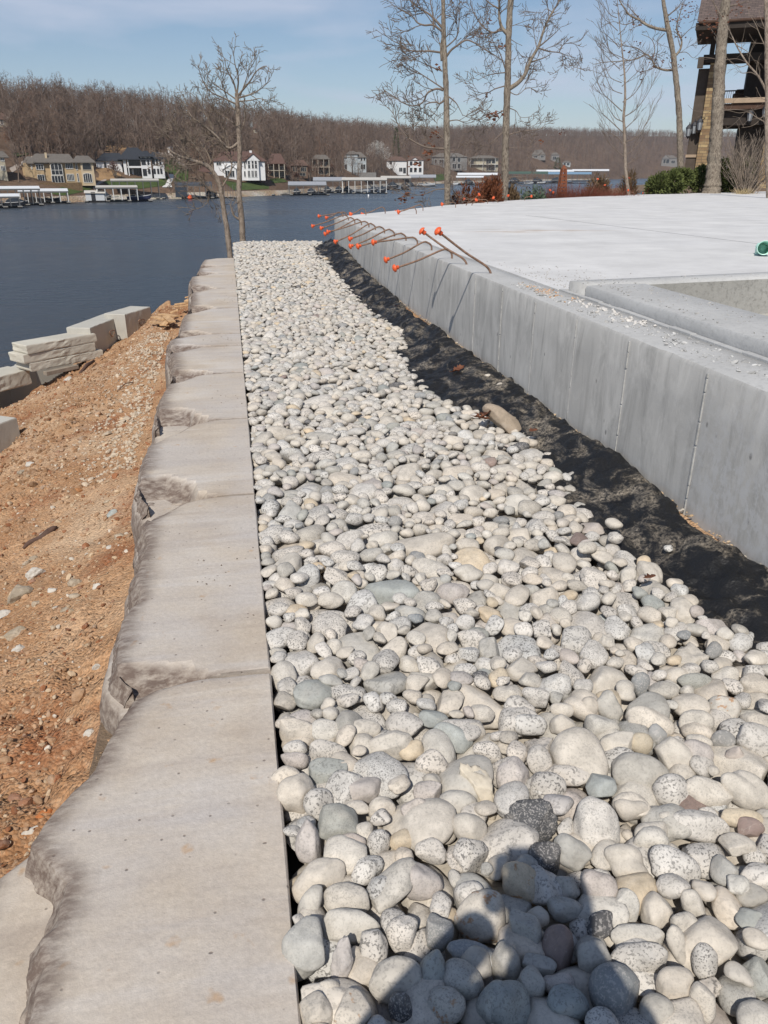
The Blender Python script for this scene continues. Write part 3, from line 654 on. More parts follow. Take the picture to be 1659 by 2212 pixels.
dark = nmath(nt, 'MULTIPLY', nramp(nt, nmath(nt, 'ADD', nmath(nt, 'MULTIPLY', sp, 0.55), nmath(nt, 'MULTIPLY', sp2, 0.45)), (0.515, 0.0), (0.575, 1.0)), nmath(nt, 'MINIMUM', al, 1.0))
light = nmath(nt, 'GREATER_THAN', al, 1.2)
spc = nmix(nt, light, (0.10, 0.095, 0.09), (0.48, 0.45, 0.42))
amt = nmath(nt, 'MULTIPLY', dark, nmath(nt, 'SUBTRACT', 0.80, nmath(nt, 'MULTIPLY', light, 0.30)))
c = nmix(nt, amt, c, spc)
vein = nramp(nt, nnoise(nt, rp, 13, 3, 0.5, 2.2), (0.492, 0.0), (0.500, 0.32), (0.508, 0.0))
c = nmix(nt, vein, c, (0.50, 0.46, 0.40))
rust = nattr(nt, 'rust', 'Fac')
rm = nmath(nt, 'MULTIPLY', rust, nramp(nt, nnoise(nt, rp, 26, 4, 0.6), (0.57, 0.0), (0.64, 0.75)))
c = nmix(nt, rm, c, (0.36, 0.17, 0.06))
nt.links.new(c, b.inputs['Base Color']); b.inputs['Roughness'].default_value = 0.78; b.inputs['Specular IOR Level'].default_value = 0.25
hh = nmath(nt, 'ADD', nmath(nt, 'MULTIPLY', nnoise(nt, rp, 240, 4, 0.7), 0.35), nnoise(nt, rp, 48, 5, 0.6))
nbump(nt, b, hh, 0.42, 0.007)
M_ROCK = m
import bmesh
def ico(level):
    bm = bmesh.new(); bmesh.ops.create_icosphere(bm, subdivisions=level, radius=1.0)
    V = np.array([v.co[:] for v in bm.verts]); F = np.array([[v.index for v in f.verts] for f in bm.faces]); bm.free(); return V, F
ICO = {k: ico(k) for k in (2, 3, 4)}
def rock_shape(level, kind, seed):
    V, F = ICO[level]; g = np.random.default_rng(seed); V = V.copy()
    r = np.ones(len(V))
    for k in range(6):
        d = g.normal(size=3); d /= np.linalg.norm(d); f = g.uniform(1.2, 3.0); ph = g.uniform(0, 6.28)
        r += g.uniform(0.03, 0.10) / (0.6 + 0.35 * k) * np.sin(f * (V @ d) * 1.6 + ph)
    V *= r[:, None]
    n = {'round': g.integers(2, 6), 'facet': g.integers(6, 9), 'jag': g.integers(9, 13)}[kind]
    for k in range(n):                                      # worn flats and broken faces
        d = g.normal(size=3); d /= np.linalg.norm(d)
        h = g.uniform(0.66, 0.92) if kind == 'round' else g.uniform(0.55, 0.84)
        t = V @ d; over = t > h; soft = 0.28 if kind == 'round' else 0.10
        V[over] -= np.outer((t[over] - h) * (1 - soft), d)
    if kind == 'jag':
        for i in range(len(V)):
            p = Vector(V[i] * 2.2 + seed); V[i] *= 1 + 0.16 * mnoise.noise(p) + 0.10 * mnoise.noise(p * 2.7) + 0.05 * mnoise.noise(p * 6)
    elif level >= 3:
        for i in range(len(V)):
            p = Vector(V[i] * 1.8 + seed); V[i] *= 1 + 0.035 * mnoise.noise(p * 1.5) + 0.012 * mnoise.noise(p * 4)
    return V / np.abs(V).max(0)
SHAPES = {(lv, kd): [rock_shape(lv, kd, 100 * lv + 17 * k + len(kd)) for k in range(n)] for lv, kd, n in
          ((2, 'round', 16), (2, 'facet', 6), (3, 'round', 20), (3, 'facet', 10), (3, 'jag', 4), (4, 'jag', 4), (4, 'facet', 6), (4, 'round', 14))}
PAL = {'c': ((0.548, 0.500, 0.432), 0.32), 'w': ((0.555, 0.520, 0.472), 0.9), 'g': ((0.44, 0.415, 0.37), 0.4), 'd': ((0.27, 0.27, 0.262), 1.5), 'G': ((0.355, 0.358, 0.328), 0.4),
       'p': ((0.48, 0.435, 0.40), 0.4), 't': ((0.56, 0.465, 0.34), 0.25), 'k': ((0.10, 0.097, 0.097), 1.45), 'b': ((0.25, 0.19, 0.168), 0.25), 'q': ((0.63, 0.555, 0.44), 0.05)}
GX0, GX1, GY0, GY1, CE = 0.026, 2.02, -0.5, 18.4, 0.01
NX, NY = int((GX1 - GX0) / CE), int((GY1 - GY0) / CE)
Hf = np.full((NX, NY), -0.13) + np.array([rise(GY0 + CE * j) for j in range(NY)])[None, :]
OWN = np.full((NX, NY), -1, np.int32)
XS = GX0 + CE * (np.arange(NX) + 0.5); YS = GY0 + CE * (np.arange(NY) + 0.5)
def footprint(cx, cy, A):
    """grid window and upper/lower half heights of an ellipsoid (matrix A) centred at cx, cy"""
    iA = np.linalg.inv(A); rx, ry = math.sqrt(iA[0, 0]), math.sqrt(iA[1, 1])
    i0, i1 = max(0, int((cx - rx - GX0) / CE)), min(NX, int((cx + rx - GX0) / CE) + 1)
    j0, j1 = max(0, int((cy - ry - GY0) / CE)), min(NY, int((cy + ry - GY0) / CE) + 1)
    if i1 - i0 < 2 or j1 - j0 < 2: return None
    X = (XS[i0:i1] - cx)[:, None]; Y = (YS[j0:j1] - cy)[None, :]
    bq = A[0, 2] * X + A[1, 2] * Y; cq = A[0, 0] * X * X + 2 * A[0, 1] * X * Y + A[1, 1] * Y * Y - 1
    disc = bq * bq - A[2, 2] * cq; ok = disc > 0; sq = np.sqrt(np.maximum(disc, 0))
    return i0, i1, j0, j1, ok, (-bq - sq) / A[2, 2], (-bq + sq) / A[2, 2]
def emat(ax, Rm): return Rm @ np.diag(1.0 / np.square(ax)) @ Rm.T
def rot(yaw, tx, ty):
    return np.array(Matrix.Rotation(yaw, 3, 'Z') @ Matrix.Rotation(tx, 3, 'X') @ Matrix.Rotation(ty, 3, 'Y'))
ROCKS = []                                                   # dict per rock
def commit(cx, cy, cz, fp, info):
    i0, i1, j0, j1, ok, lo, up = fp; k = len(ROCKS)
    T = Hf[i0:i1, j0:j1]; t = up + cz; w = ok & (t > T); T[w] = t[w]; OWN[i0:i1, j0:j1][w] = k
    info.update(c=(cx, cy, cz)); ROCKS.append(info)
def xin_max(y): return lerp_tab(FIN, y) + 0.05 * fbm(y, 2, 2.2, 3, 41)
def target(x, y): return rise(y) - 0.012 - 0.018 * smooth01(0.14, 0.03, x) + 0.028 * fbm(x, y, 1.3, 2, 6) - 0.05 * smooth01(0.16, 0.0, lerp_tab(FIN, y) - x)
FINA = np.array([xin_max(y) for y in YS])
TG = np.array([[target(x, y) for y in YS[::4]] for x in XS[::4]]).repeat(4, 0).repeat(4, 1)[:NX, :NY]
if TG.shape != (NX, NY):
    TG = np.pad(TG, ((0, NX - TG.shape[0]), (0, NY - TG.shape[1])), mode='edge')
ALLOW = (XS[:, None] < FINA[None, :] - 0.03) & (YS[None, :] < 18.2)
KINDS_ = list('cwgptGdkb'); KW = np.array([.37, .40, .125, .045, .022, .02, .014, .002, .002]); KW /= KW.sum()
def random_rock(y, small=False):
    d = float(np.clip(rng.lognormal(math.log(0.088 + 0.042 * smooth01(2.0, 2.6, y) + 0.020 * smooth01(3, 5.5, y)), 0.28), 0.055, 0.12 + 0.13 * smooth01(2.0, 2.6, y)))
    if small: d *= 0.60
    e1, e2 = rng.uniform(1.0, 1.5), rng.uniform(0.58, 0.85)
    ax = np.array([d / 2 * e1, d / 2, d / 2 * e2])
    return ax, rot(rng.uniform(0, 6.28), rng.normal(0, 0.22), rng.normal(0, 0.22))
def fill(n, depth, heroes_mask=None, small=False, K=7):
    done = 0; fails = 0
    while done < n and fails < 30:
        low = np.argwhere(ALLOW & (Hf < TG - depth))
        if len(low) < 60: break
        take = low[rng.integers(0, len(low), 420)]; placed0 = done
        for s in range(0, 420 - K, K):
            y0 = YS[take[s][1]]; ax, Rm = random_rock(y0, small); A = emat(ax, Rm); best = None
            for i, j in take[s:s + K]:
                cx, cy = XS[i] + rng.uniform(-.03, .03), YS[j] + rng.uniform(-.03, .03)
                if cx - ax[1] * 0.9 < 0.022: cx = 0.024 + ax[1] * 0.9
                fp = footprint(cx, cy, A)
                if fp is None: continue
                i0, i1, j0, j1, ok, lo, up = fp
                if not ok.any(): continue
                dz = np.sort((Hf[i0:i1, j0:j1] - lo)[ok]); cz = float(dz[int(len(dz) * 0.90)]) - 0.012
                sc = cz + ax[2] - TG[min(i, NX - 1), j]
                if best is None or sc < best[0]: best = (sc, cx, cy, cz, fp)
            if best is None or best[0] > 0.042: continue
            sc, cx, cy, cz, fp = best
            if heroes_mask is not None:
                i0, i1, j0, j1, ok, lo, up = fp
                if (ok & heroes_mask[i0:i1, j0:j1] & (up + cz > Hf[i0:i1, j0:j1])).sum() > 0.03 * ok.sum(): continue
            kd = str(rng.choice(KINDS_, p=KW)); sh = 'round' if rng.random() < 0.72 else ('facet' if rng.random() < 0.85 else 'jag')
            commit(cx, cy, cz, fp, dict(ax=ax, R=Rm, kind=kd, shape=sh, hero=False)); done += 1
            if done >= n: break
        fails = fails + 1 if done - placed0 < 3 else 0
    return done
n0 = fill(3300, 0.080)
# stones read off the photo one by one: (enlargement, centre, half width, half height, turn, kind, shape)
ZO = {1: (1300, 2600, .6028), 2: (850, 2350, .5425), 3: (1650, 2200, .5124), 4: (900, 2800, .4822)}
HERO = [(4,190,615,165,205,15,'g',''),(4,220,300,75,140,20,'c',''),(4,290,130,210,120,-35,'c',''),(4,470,260,160,110,0,'c',''),(4,590,80,105,80,-20,'w',''),(4,710,205,125,100,25,'w',''),(4,955,140,170,135,20,'p',''),
(4,1380,390,182,185,0,'c','R'),(4,1300,240,110,95,-30,'w',''),(4,500,450,200,120,0,'c',''),(4,450,700,80,195,8,'p','J'),(4,650,595,105,135,10,'w',''),(4,855,500,120,150,10,'w',''),(4,1085,490,112,115,0,'d','F'),(4,800,815,195,150,-20,'c',''),
(4,850,1010,95,115,0,'k','F'),(4,330,890,100,80,0,'c',''),(4,260,1030,130,125,20,'c',''),(4,510,1040,135,135,0,'c','R'),(4,1040,800,125,190,15,'G',''),(4,1320,640,175,85,12,'d',''),(4,1330,715,122,115,0,'g',''),(4,1250,830,150,145,0,'g',''),
(4,1130,970,145,135,0,'g','R'),(4,1540,710,105,150,0,'g',''),(4,1500,990,140,150,30,'G',''),(1,700,140,160,130,-5,'k','J'),(1,1065,165,125,170,5,'w',''),(1,1250,60,100,65,0,'c',''),(1,790,330,95,100,0,'k','F'),(1,680,360,70,60,20,'g',''),
(1,930,290,115,85,45,'g',''),(1,665,465,145,100,40,'t','R'),(1,905,490,85,70,0,'g','F'),(1,880,595,105,75,0,'g',''),(1,1075,505,105,125,-10,'p',''),(1,670,730,100,130,-10,'g','F'),(1,850,805,95,145,0,'b',''),(1,1085,690,100,78,-10,'k','F'),
(1,1050,865,95,100,0,'g',''),(1,1290,755,150,70,5,'c',''),(1,1300,872,160,85,0,'w',''),(1,1500,805,62,122,-20,'c',''),(1,1380,610,95,100,0,'c',''),(1,1480,375,165,105,22,'w',''),(1,1150,1050,150,155,30,'d',''),(1,910,1110,118,105,0,'G',''),
(1,715,1010,75,100,0,'g',''),(1,745,905,105,60,10,'g','F'),(1,860,1010,90,75,0,'p',''),(1,570,1120,140,125,-20,'G',''),(1,1490,1020,100,112,10,'c',''),(1,1390,1140,95,95,30,'g',''),(1,1230,350,132,98,30,'c',''),(1,1360,230,95,82,20,'c',''),
(1,1530,130,135,75,15,'c',''),(1,1225,600,72,110,0,'c',''),(1,370,300,112,108,10,'w','F'),(1,1590,580,60,105,-25,'c',''),(1,1560,715,75,115,-32,'c',''),(1,1650,880,72,102,0,'w',''),(1,1640,1110,75,115,0,'c',''),
(2,215,60,120,82,10,'c','F'),(2,390,60,100,78,0,'c',''),(2,610,55,135,72,-20,'c',''),(2,205,155,75,50,0,'w',''),(2,195,230,90,58,10,'p','F'),(2,400,190,122,72,10,'w',''),(2,790,150,170,95,-8,'c','F'),(2,905,175,78,70,0,'t',''),
(2,1025,258,105,92,0,'w',''),(2,145,340,105,78,-10,'c',''),(2,220,435,128,122,10,'c',''),(2,340,500,98,98,0,'w',''),(2,410,315,130,98,10,'G','F'),(2,610,410,152,90,-5,'p',''),(2,465,640,130,138,10,'G','F'),(2,730,525,87,76,0,'c',''),
(2,935,590,98,128,-12,'p','F'),(2,1170,490,128,95,10,'c',''),(2,1085,610,72,132,-30,'c',''),(2,535,745,98,82,-30,'p',''),(2,700,725,77,92,0,'w',''),(2,845,710,80,66,0,'t',''),(2,1000,430,88,80,0,'p','F'),(2,1310,410,98,215,-28,'q','J'),
(2,1520,335,112,122,0,'p',''),(2,1155,100,132,80,30,'G',''),(2,1280,55,92,64,20,'c',''),(2,1360,180,97,64,20,'w',''),(2,1020,775,102,78,10,'w',''),(2,1240,645,122,92,20,'c',''),(2,290,735,87,148,-5,'p',''),(2,640,865,98,80,-10,'w',''),
(3,455,545,188,205,18,'c',''),(3,830,612,188,142,15,'g',''),(3,790,835,120,90,0,'c',''),(3,1050,725,127,122,0,'w',''),(3,1200,950,230,100,15,'w',''),(3,1065,512,112,135,-20,'c',''),(3,1280,755,160,98,25,'c',''),(3,1530,735,205,115,38,'c',''),
(3,900,290,158,90,15,'c',''),(3,1210,310,113,92,0,'c',''),(3,590,330,122,98,10,'c',''),(3,650,200,82,106,-25,'g',''),(3,710,445,117,92,-10,'c','F'),(3,850,435,74,78,0,'t',''),(3,955,382,62,74,10,'d',''),(3,1380,215,97,95,0,'c','R'),
(3,1200,520,110,108,20,'p',''),(3,1450,512,77,70,0,'p','F'),(3,1370,412,77,70,20,'d',''),(3,1590,425,145,118,25,'w',''),(3,345,315,95,70,0,'c',''),(3,150,315,122,74,10,'w',''),(3,80,215,104,84,10,'w',''),(3,185,135,97,66,20,'w',''),
(3,320,65,92,84,0,'w',''),(3,350,215,77,54,0,'c',''),(3,515,215,62,84,10,'c',''),(3,250,705,122,112,0,'w',''),(3,200,545,84,104,-10,'w',''),(3,1190,42,112,62,0,'G',''),(3,1590,72,122,86,10,'c',''),(3,840,62,72,88,0,'d',''),
(3,1550,970,84,70,0,'b','F'),(3,1490,905,142,66,10,'t',''),(3,930,1005,122,84,0,'c','')]
CAMR = np.array(cam.rotation_euler.to_matrix())
SHN = {'': 'round', 'R': 'round', 'F': 'facet', 'J': 'jag'}
first_hero = len(ROCKS)
for zi, x, y, hw, hh_, turn, kd, fl in HERO:
    ox, oy, sc = ZO[zi]; px, py = (ox + x * sc) / 1.50693, (oy + y * sc) / 1.50693; k = sc / 1.50693
    d0 = ray(px, py); p = at_z(px, py, -0.03); depth = (p - Vector((0, 0, CAM_H))).dot(Vector(-CAMR[:, 2])); s = depth / 1662 * k
    a_, b_ = hw * s, hh_ * s; c_ = min(a_, b_) * (0.85 if fl != 'J' else 0.7)
    zc = -0.006 - 0.12 * c_; p = at_z(px, py, zc)
    Rm = CAMR @ np.array(Matrix.Rotation(-R(turn), 3, 'Z'))
    fp = footprint(p.x, p.y, emat((a_, b_, c_), Rm))
    info = dict(ax=np.array((a_, b_, c_)), R=Rm, kind=kd, shape=SHN[fl], hero=True, rust=fl == 'R')
    if fp is None: info['c'] = tuple(p); ROCKS.append(info)
    else: commit(p.x, p.y, zc, fp, info)
HM = OWN >= first_hero
n1 = fill(9000, 0.030, HM)
n2 = fill(900, 0.050, HM, small=True, K=5)
# a few strays on the fabric and beside the cap stones
for x, y, d, kd in ((1325, 1133, .075, 'c'), (1332, 1163, .075, 'w'), (1085, 838, .10, 'c'), (1055, 817, .09, 'c'), (1445, 1182, .045, 'w'), (1450, 1340, .05, 'c'), (1268, 1185, .08, 'c'), (1105, 905, .07, 't')):
    q_ = at_z(x, y, 0.04); ax = np.array((d * .6, d * .5, d * .36)); Rm = rot(pr.uniform(0, 6), 0.1, 0.1)
    ROCKS.append(dict(ax=ax, R=Rm, kind=kd, shape='facet' if pr.random() < .4 else 'round', hero=True, stray=True, c=(q_.x, q_.y, rise(q_.y) + 0.02 + d * .3)))
vis = np.bincount(OWN[OWN >= 0].ravel(), minlength=len(ROCKS))
CR = CAMR.T
def to_px(p):
    v = CR @ (np.array(p) - np.array((0, 0, CAM_H))); return 829.5 + 1662 * v[0] / -v[2], 1106 - 1662 * v[1] / -v[2], -v[2]
cand = []
for k, r in enumerate(ROCKS):
    x, y, dep = to_px(r['c']); r['px'] = (x, y); rad = float(np.prod(r['ax']) ** (1 / 3)) / max(dep, .1) * 1662
    r['keep'] = vis[k] >= 4 or r['hero']
    inside = dep > 0 and -40 < x < 1700 and 300 < y < 2250
    cand.append((rad * (0.3 + min(1.0, vis[k] * CE * CE / (math.pi * r['ax'][0] * r['ax'][1]))) if inside and r['keep'] else 0) )
    if r['hero'] and inside and r['keep']: cand[-1] = max(cand[-1], rad * 0.9)
    if r.get('stray'): cand[-1] += 1000
IND = sorted(range(len(ROCKS)), key=lambda k: -cand[k])[:298]; INDS = set(IND)
def rock_arrays(r, level):
    sh = r['shape']
    if (level, sh) not in SHAPES: level, sh = (3 if level > 2 else 2), ('facet' if sh == 'jag' else sh)
    lib = SHAPES[(level, sh)]; V = lib[rng.integers(len(lib))] * np.array([rng.choice((-1, 1)), rng.choice((-1, 1)), 1.0])
    F = ICO[level][1]; L = V * r['ax']; 
    col, sp_ = PAL[r['kind']]; j = 1 + rng.normal(0, 0.055); w_ = rng.normal(0, 0.018)
    rgb = (min(.72, col[0] * j * (1 + w_)), min(.70, col[1] * j), min(.68, col[2] * j * (1 - w_)), sp_ * rng.uniform(0.45, 1.25) if sp_ < 1.2 else sp_)
    return L, F, rgb
SIZEW = lambda d: 'large' if d > .125 else ('fist-sized' if d > .085 else 'small')
KW_ = {'c': 'cream', 'w': 'black-speckled white', 'g': 'plain grey', 'd': 'dark speckled', 'G': 'grey-green', 'p': 'pinkish grey', 't': 'tan', 'k': 'nearly black', 'b': 'reddish brown', 'q': 'yellowish quartz'}
def shapew(r):
    e = max(r['ax'][:2]) / min(r['ax'][:2])
    return 'broken angular' if r['shape'] != 'round' else ('elongated' if e > 1.45 else ('egg-shaped' if e > 1.18 else 'round'))
def zone(r):
    x, y, _ = r['c']
    if r.get('stray'): return 'lying loose on the black fabric'
    if y < 1.42 and 0.30 < x < 0.85 and to_px(r['c'])[1] > 1850: return "in the photographer's shadow"
    if x < 0.14: return 'touching the capstone edge'
    if x > lerp_tab(FIN, y) - 0.2: return 'at the edge of the black fabric'
    return 'out in the sunny rock bed'
LAB = {}
marks = [r for r in (ROCKS[k] for k in IND) if r['kind'] in 'kdGbqt' or r.get('rust') or r['shape'] == 'jag' or max(r['ax']) > .078]
mname = {}
for r in marks:
    nm = ' '.join([SIZEW(2 * r['ax'][1]), ('rust-stained ' if r.get('rust') else '') + KW_[r['kind']], shapew(r)]); mname.setdefault(nm, []).append(r)
uniq = [(rs[0], nm) for nm, rs in mname.items() if len(rs) == 1]
names_used = {}
def own_name(r): return ' '.join([SIZEW(2 * r['ax'][1]), ('rust-stained ' if r.get('rust') else '') + KW_[r['kind']], shapew(r), 'cobble']).replace('  ', ' ') + ' ' + zone(r)
own_count = {}
for k in IND: own_count[own_name(ROCKS[k])] = own_count.get(own_name(ROCKS[k]), 0) + 1
def label_rock(r):
    lab = own_name(r)
    if own_count[lab] == 1: names_used[lab] = 1; return lab
    own = KW_[r['kind']] + ' ' + shapew(r) + ' cobble'
    for u, nm in sorted(uniq, key=lambda u: (u[0]['px'][0] - r['px'][0]) ** 2 + (u[0]['px'][1] - r['px'][1]) ** 2)[:9]:
        if u is r: continue
        dx, dy = r['px'][0] - u['px'][0], r['px'][1] - u['px'][1]; dd = math.hypot(dx, dy); far_ = 'just ' if dd < 130 else ''
        rel = (far_ + 'beyond' if dy < 0 else far_ + 'in front of') if abs(dy) > abs(dx) else (far_ + 'right of' if dx > 0 else far_ + 'left of')
        lab = f'{own} {rel} the {nm} one'
        if lab not in names_used: names_used[lab] = 1; return lab
    return own + ' ' + zone(r) + ', one of many alike'
for k in IND:
    r = ROCKS[k]; near = r['ax'].max() / max(0.5, r['c'][1]) > 0.018
    L, F, rgb = rock_arrays(r, 4 if near else 3); Mx = Matrix(r['R'].tolist()).to_4x4()
    off = rng.uniform(0, 60, 3); ks = rng.uniform(0.6, 1.6)
    o = mesh_np('cobble', L, F, M_ROCK, attrs=[('rpos', 'FLOAT_VECTOR', L * ks + off), ('rcol', 'FLOAT_COLOR', np.tile(rgb, (len(L), 1))), ('rust', 'FLOAT', np.full(len(L), 1.0 if r.get('rust') else 0.0))])
    o.matrix_world = Matrix.Translation(r['c']) @ Mx
    tag(o, label_rock(r), 'rock', 'river rocks in the drainage bed')
VV, FF, AP, AC = [], [], [], []; base_i = 0
for k, r in enumerate(ROCKS):
    if k in INDS or not r['keep']: continue
    L, F, rgb = rock_arrays(r, 3 if r['c'][1] < 3.2 else 2)
    VV.append(L @ r['R'].T + np.array(r['c'])); FF.append(F + base_i); AP.append(L * rng.uniform(0.6, 1.6) + rng.uniform(0, 60, 3)); AC.append(np.tile(rgb, (len(L), 1))); base_i += len(L)
VV = np.concatenate(VV)
tag(mesh_np('river_rock', VV, np.concatenate(FF), M_ROCK, attrs=[('rpos', 'FLOAT_VECTOR', np.concatenate(AP)), ('rcol', 'FLOAT_COLOR', np.concatenate(AC)), ('rust', 'FLOAT', np.zeros(len(VV)))]),
    'thousands of smaller pale rounded river rocks filling the strip between capstones and fabric', 'rocks', kind='stuff')
print('rocks', n0, n1, n2, len(ROCKS), 'verts', len(VV))
# ================================================================== capped reinforcing bars
M_BAR = mat('rusty_bar', (0.15, 0.085, 0.055), 0.8, 0.45, 26, 0.5, 120, spec=0.3, tint=(0.24, 0.15, 0.105))
M_ORANGE = mat('orange_plastic', (0.72, 0.115, 0.035), 0.42, 0.14, 18, spec=0.4)
def spline(pts, n=8):
    """smooth curve through points"""
    pts = [Vector(p) for p in pts]; out = []
    for i in range(len(pts) - 1):
        p0, p1, p2, p3 = pts[max(i - 1, 0)], pts[i], pts[i + 1], pts[min(i + 2, len(pts) - 1)]
        for k in range(n):
            t = k / n
            out.append(0.5 * ((2 * p1) + (p2 - p0) * t + (2 * p0 - 5 * p1 + 4 * p2 - p3) * t * t + (3 * p1 - p0 - 3 * p2 + p3) * t ** 3))
    out.append(pts[-1]); return out
def rebar(base, tip, label, rise_=0.07, r=0.0085, capr=1.0, group='rebars with orange safety caps', lean=0.0):
    base, tip = Vector(base), Vector(tip); t = thing('capped_rebar', label, 'rebar', base, 0, group)
    d = tip - base; hz = Vector((d.x, d.y, 0)).normalized(); ln = d.length
    if d.z > 0.6 * math.hypot(d.x, d.y):
        pts = [Vector((0, 0, -0.03)), d * 0.10 + Vector((0, 0, 0.02)), d * 0.5, d]
    else:
        pts = [Vector((0, 0, -0.03)), Vector((0, 0, rise_ * 0.55)) + hz * 0.004, Vector((0, 0, rise_)) + hz * 0.05, Vector((0, 0, rise_ * 1.02)) + hz * 0.12, d * 0.6 + Vector((0, 0, rise_ * 0.45)), d]
    c = spline(pts, 7); mb = MB(); mb.tube(c, r, 7)
    for k in range(int(ln / 0.025)):                         # rolled ribs
        i = min(len(c) - 2, int(k / (ln / 0.025) * (len(c) - 1))); p = c[i].lerp(c[i + 1], (k / (ln / 0.025) * (len(c) - 1)) % 1); dd = (c[i + 1] - c[i]).normalized()
        mb.tube([p - dd * 0.002, p + dd * 0.002], r * 1.13, 7)
    mb.build('bar', M_BAR, t, smooth=True)
    dd = (c[-1] - c[-4]).normalized(); M = Matrix.Translation(c[-1] - dd * 0.055) @ dd.to_track_quat('Z', 'Y').to_matrix().to_4x4(); s = capr
    MB().lathe([(0.0165 * s, 0.0), (0.0175 * s, 0.002), (0.0175 * s, 0.034), (0.033 * s, 0.037), (0.034 * s, 0.041), (0.031 * s, 0.052), (0.022 * s, 0.062), (0.010 * s, 0.067), (0.001, 0.068)], 16, M).build('safety_cap', M_ORANGE, t, smooth=True)
    return t
ZT = WT + 0.004
row = [((1350, 600), (978, 312), 'thick leaning rebar nearest the camera, its orange cap higher and right of its neighbour\'s'), ((1187, 540), (873, 312), 'leaning rebar second from the camera, raised orange cap left of the nearest one\'s'),
       ((1080, 500), (688, 569), 'hooked rebar bent over the wall, lowest orange cap against the concrete'), ((943, 445), (628, 513), 'hooked rebar just above and left of the one with the lowest cap'),
       ((847, 408), (543, 393), 'nearly level hooked rebar with white flecks, cap right of a pair of caps'), ((770, 380), (440, 421), 'hooked rebar with the brightest light-orange cap of the row'),
       ((692, 352), (390, 421), 'hooked rebar whose cap touches the left of the brightest orange cap'), ((625, 330), (386, 371), 'hooked rebar whose cap sits just above a pair of touching caps'),
       ((563, 308), (288, 391), 'hooked rebar dipping lower than its neighbours, cap over the far wall face'), ((520, 290), (238, 323), 'hooked rebar whose cap overlaps another cap before the lake'),
       ((470, 275), (220, 337), 'hooked rebar behind the overlapping cap, over the water'), ((425, 262), (193, 298), 'hooked rebar with concrete-spattered bar near the wall corner'),
       ((382, 243), (135, 284), 'hooked rebar whose cap reaches farthest left over the lake'), ((370, 219), (178, 216), 'level rebar at the wall corner, highest cap over the lake'), ((345, 221), (228, 228), 'short rebar at the wall corner just below the highest cap')]
for k, (bs, tp, lb) in enumerate(row):
    b_ = at_z(*r8(*bs), ZT); 
    if k == 0: tip = Vector((1.757, 6.895, 1.146)) * 1.0
    elif k == 1: tip = Vector((1.833, 7.822, 1.086))
    else: tip = at_Y(*r8(*tp), b_.y - 0.05 - 0.02 * (k % 3))
    rebar(b_, tip, lb, 0.085, r=0.0102, capr=1.2)
edge_bars = [((500, 207), (392, 204), 'rebar lying along the far corner of the slab, pointing left'), ((630, 196), (470, 206), 'low rebar on the slab\'s far edge behind the corner'), ((840, 199), (715, 188), 'straight rebar lying on the slab near the far edge, pointing at the lake'),
             ((885, 177), (700, 190), 'arched rebar on the far slab edge above the straight one'), ((1105, 156), (1010, 136), 'hooked rebar before the first trunk, its bright cap facing the camera')]
for bs, tp, lb in edge_bars:
    b_ = at_z(*r8(*bs), ZT + 0.01); dvec = at_z(*r8(*tp), ZT + 0.02) - b_; d1 = ray(*r8(*tp)); dist = math.hypot(b_.x, b_.y) * 0.99; t_ = dist / math.hypot(d1.x, d1.y)
    rebar(b_, (d1.x * t_, d1.y * t_, CAM_H + d1.z * t_), lb, 0.12, r=0.010, capr=1.5, group='rebars along the far slab edge')
up = [(r5(45, 880), r5(170, 780), 'upright rebar with small cap beside the first trunk'), (r5(98, 880), r5(143, 828), 'short rebar with cap before the brown cypress bush'), (r5(240, 862), r5(25, 825), 'rebar with big orange cap left of the brown cypress bush'),
      (r5(335, 855), r5(290, 810), 'bent bare-looking rebar before the second trunk'), (r5(445, 835), r5(425, 790), 'rebar standing right at the foot of the second trunk'), (r5(575, 835), r5(640, 800), 'low curved rebar before the blue-green juniper'), (r5(770, 815), r5(805, 740), 'rebar with cap in front of the red twig hedge'),
      (r5(870, 800), r5(830, 765), 'curved rebar before the red hedge'), (r5(1160, 795), r5(1235, 640), 'tall leaning rebar in the red hedge left of the birch'), (r5(1300, 790), r5(1297, 695), 'rebar with small cap deep in the red hedge'),
      (r5(1500, 780), r5(1515, 630), 'rebar with cap against the birch trunk'), (r5(1560, 790), r5(1503, 745), 'short rebar with cap low on the birch trunk'), (r6(740, 1735), r6(528, 1741), 'long rebar lying level before the green juniper'),
      (r6(950, 1742), r6(722, 1736), 'level rebar just right of the long one before the juniper'), (r6(1130, 1722), r6(893, 1700), 'rebar slanting to the foot of the big oak trunk'), (r6(1420, 1710), r6(1383, 1690), 'rebar end with cap by the pale ornamental grass'), (r6(1500, 1722), r6(1440, 1706), 'thin rebar lying past the ornamental grass')]
for (bp, tp, lb) in up:
    b_ = at_z(*bp, ZT + 0.01); d1 = ray(*tp); a0 = math.hypot(b_.x, b_.y) * 0.995; t_ = a0 / math.hypot(d1.x, d1.y)
    rebar(b_, (d1.x * t_, d1.y * t_, CAM_H + d1.z * t_), lb, 0.10, r=0.011, capr=1.5, group='rebars along the far slab edge')
